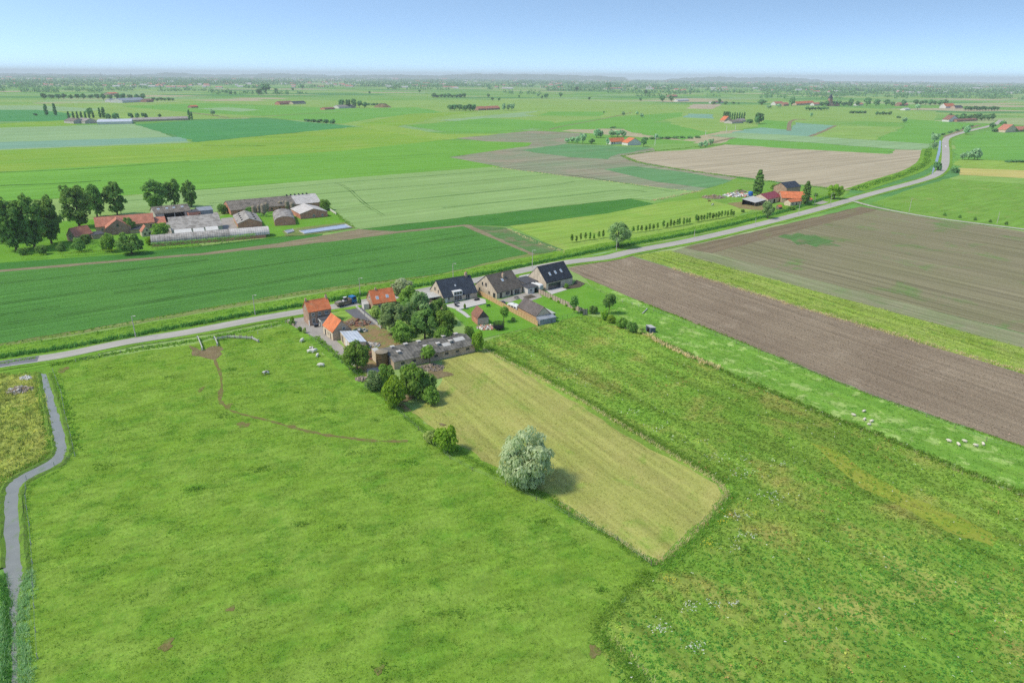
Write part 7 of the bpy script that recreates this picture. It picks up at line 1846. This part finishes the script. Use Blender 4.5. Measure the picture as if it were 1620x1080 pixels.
for x, w, t in ((1371, 12, 154), (1385.5, 12, 157), (1401.5, 11, 157), (1411, 9, 161), (1429, 9, 157)): T('far_round', x, 168, w, t, 'large round tree of the row after the village', 'round trees after the village')
T('far_willow', 1451, 174, 9, 164, 'pale grey tree past the last village house')
for i in range(6): T('far_bush', 1346 + i * 4.4, 179.5, 6, 175, 'low bush in the line on the village pasture', 'bush line on the pasture')
for i in range(5): T('far_round', 1387 + i * 5, 182.5, 7, 176 + (i % 2) * 1.5, 'bush in the dark clump on the pasture', 'dark bush clump on the pasture')
T('far_willow', 1430, 195, 9, 185, 'grey tree on the ditch of the pasture'); T('far_bush', 1422, 187, 9, 183, 'dark bushes beside the grey ditch tree')
for i in range(7): T('far_round', 1449 + i * 7.5, 166 + (i % 2), 11, 157 + (i * 5) % 3, 'tree of the wide dark belt behind the last village house', 'dark belt past the village')
for i in range(12): T('far_round', 1527 + i * 4.6, 175.5, 7, 167.5 + (i % 3) * 0.6, 'tree of the clipped looking wood on the far right plain', 'block of trees on the right plain')
for i in range(13): T('far_round', 1502 + i * 5.6, 190 - (i == 0) + (i % 2), 10, 179 + (i * 7) % 4, 'tree of the long wood along the low pink barn', 'long wood by the road')
T('far_round', 1569, 205, 11, 194, 'round tree where the far road bends away'); T('far_bush', 1586, 199, 10, 191, 'bush past the far road bend'); T('far_willow', 1528, 213, 11, 198, 'grey green tree by the ditch above the far road'); T('far_willow', 1478, 226, 14, 209, 'grey willow at the head of the canal'); T('far_willow', 1477, 236, 10, 224, 'lower grey willow on the canal bank')
T('far_bush', 1482, 270, 13, 255, 'dark bush between canal and road bend'); T('far_bush', 1510, 273, 15, 263, 'dark bush right of the road bend')
for x, w, t in ((1522, 10, 241), (1532, 12, 238), (1541, 16, 233), (1546, 12, 240)): T('far_willow', x, 253, w, t, 'tree of the grey green thicket right of the far road', 'thicket right of the far road')
for i in range(4): T('far_bush', 1596 + i * 9, 257, 11, 252.5, 'low hedge bush on the right field', 'low hedge on the right field')
for i in range(5): T('far_bush', 1492 + i * 11, 214 - i * 3.2, 7, 210 - i * 3.2, 'bush on the ditch along the far road', 'bushes along the far road ditch')
for i in range(7): T('far_bush', 1574 + i * 8, 209 - (i % 2), 9, 203, 'bush before the steep pink roofed farmhouse', 'bushes by the pink roofed farmhouse')
for i in range(16): T('far_round', 70 + i * 10.4 + (i % 3), 157 - (i % 2) * 0.6 + (2 if i > 8 else 0), 10, 147.5 + (i * 5) % 3, 'round tree of the long far row before the pale industrial barn', 'long far tree row')
for i in range(6): T('far_round', 243 + i * 6, 160, 8, 154 + (i % 2), 'tree of the short row past the industrial barn', 'short row past the industrial barn')
# woods and hedgerows beyond: one mass
g = np.random.default_rng(77)
cs, ws2, hs2, ns = [], [], [], []
for i in range(760):
    py = 121.5 + 31 * g.random() ** 1.9
    px = g.random() * 2000 - 190
    slope = (px - 810) * 0.0079
    if py > 140 and 260 < px < 1000 and g.random() < 0.65: continue
    p = gp(px, py + slope)
    if p.y > 21000: continue
    n = int(4 + g.random() ** 2 * (60 if py < 142 else 22))
    sp2 = 7 + p.y / 500.0
    a = g.normal(0.05, 0.25)
    t = (np.arange(n) - n / 2) * sp2
    dep = g.normal(0, 1, n) * (10 + (g.random() < 0.3) * p.y * 0.03)
    cs.append(np.stack([p.x + t * np.cos(a) - dep * np.sin(a), p.y + t * np.sin(a) + dep], 1))
    ws2.append(np.full(n, 1.0) * (0.8 + g.random() * 0.7 + p.y / 9000.0))
cs = np.concatenate(cs); sc_ = np.concatenate(ws2) * (0.7 + 0.6 * g.random(len(cs)))
dist = cs[:, 1]
big = np.repeat(np.arange(len(cs)), np.where(dist < 4000, 26, 12))
d = g.normal(0, 1, (len(big), 3)); d[:, 2] = np.abs(d[:, 2]) * 0.8 - 0.15; d /= np.linalg.norm(d, axis=1, keepdims=True)
C = np.concatenate([cs[big], np.zeros((len(big), 1))], 1) + (d * np.array([4.5, 4.5, 8.0]) + np.array([0, 0, 2.5])) * sc_[big][:, None]
C[:, 2] = np.maximum(C[:, 2], 0.6)
nr = d + g.normal(0, 0.4, d.shape); nr /= np.linalg.norm(nr, axis=1, keepdims=True)
V, F = quads(C, nr, np.where(dist[big] < 4000, 3.0, 5.0) * sc_[big], g)
tag(link('far_woods', np_mesh('far_woods', V, F, LEAF['far'], np.repeat(g.random(len(big)), 4))), kind='stuff')
# hamlets too far to tell the houses apart
mb = MB()
for i in range(620):
    py = 121.3 + 22 * g.random() ** 1.7
    px = g.random() * 1900 - 140
    p = gp(px, py + (px - 810) * 0.0079)
    if p.y > 20000: continue
    s = 0.7 + p.y / 6000
    w, l, h = 5 * s, (6 + 14 * g.random()) * s, 4 * s
    x, y = p.x, p.y
    mb.box(x - l, x + l, y - w, y + w, 0, h, 0)
    rm = 1 if g.random() < 0.6 else 2
    mb.add([(x - l - .3, y - w - .4, h), (x + l + .3, y - w - .4, h), (x + l + .3, y + w + .4, h), (x - l - .3, y + w + .4, h), (x - l, y, h * 1.8), (x + l, y, h * 1.8)], [(0, 1, 5, 4), (2, 3, 4, 5), (1, 2, 5), (3, 0, 4)], rm)
tag(mb.build('far_hamlets', [B_['white'], B_['tile_red_old'], B_['flatlight']]), kind='stuff')
# low hills on the horizon
hm = field_mat('hill_woods', (90, 120, 84), (104, 134, 92), (80, 110, 78), 0, patch=900, fine=0.01, fine_amt=0.1, streak=None, bump=None)
def hill(px0, px1, top_rows, Y):
    n = 60; mb = MB(); vs = []
    for i in range(n + 1):
        px = px0 + (px1 - px0) * i / n
        x = (px - 810) / FPX * Y / cp * 0.93
        k = i / n * (len(top_rows) - 1); j = min(int(k), len(top_rows) - 2); tr_ = top_rows[j] + (top_rows[j + 1] - top_rows[j]) * (0.5 - 0.5 * math.cos(math.pi * (k - j)))
        z = max(2.0, 0.72 * ht(Vector((x, Y, 0)), tr_) + 8 * math.sin(i * 1.3) + 5 * math.sin(i * 2.9))
        if i in (0, n): z = 1.0
        vs += [(x, Y - 900, -0.5), (x, Y, z), (x, Y + 1200, -0.5)]
    fs = []
    for i in range(n):
        for j in range(2): a = i * 3 + j; fs.append((a, a + 3, a + 4, a + 1))
    mb.add(vs, fs); o = mb.build('hill', hm); tag(o, kind='structure')
    for f in o.data.polygons: f.use_smooth = True
hill(-140, 260, [118, 114.5, 115, 116, 118], 19500)
hill(200, 560, [118.5, 117, 112.5, 116.5, 116.5, 113.5, 116, 119], 20500)
hill(520, 980, [119, 117, 116, 117.5, 114, 112.3, 115, 117.5, 121], 21500)
hill(1040, 1260, [124, 121, 118.8, 121, 119.6, 121.5, 125], 20800)

# things of one kind that stand in a row are told apart by their place in it
ONES = 'first second third fourth fifth sixth seventh eighth ninth tenth eleventh twelfth thirteenth fourteenth fifteenth sixteenth seventeenth eighteenth nineteenth twentieth'.split()
TENS = {2: 'twenty', 3: 'thirty', 4: 'forty'}
def ordinal(n):
    if n <= 20: return ONES[n - 1]
    return TENS[n // 10] + '-' + ONES[n % 10 - 1] if n % 10 else {30: 'thirtieth', 40: 'fortieth'}[n]
same = {}
for o in SC.objects:
    if o.parent is None and o.get('category') and o.get('label'): same.setdefault(o['label'], []).append(o)
for lab, os_ in same.items():
    if len(os_) < 2: continue
    os_.sort(key=lambda o: o.location.x / max(o.location.y, 1))
    n = len(os_)
    for i, o in enumerate(os_):
        o['label'] = lab + (', leftmost one' if i == 0 else ', rightmost one' if i == n - 1 else ', %s from the left' % ordinal(i + 1))

# ------------------------------------------------------------------ the air
hz = NT('haze_air')
for l_ in list(hz.l): hz.l.remove(l_)
pv = hz.n.new('ShaderNodeVolumePrincipled')
pv.inputs['Color'].default_value = (0.83, 0.91, 0.93, 1)
pv.inputs['Density'].default_value = 0.000078
pv.inputs['Anisotropy'].default_value = 0.0
hz.l.new(pv.outputs[0], hz.out.inputs['Volume'])
hb = MB().box(-28000, 28000, -3000, 28000, -1.5, 185).build('haze', hz.m)
tag(hb, kind='stuff')
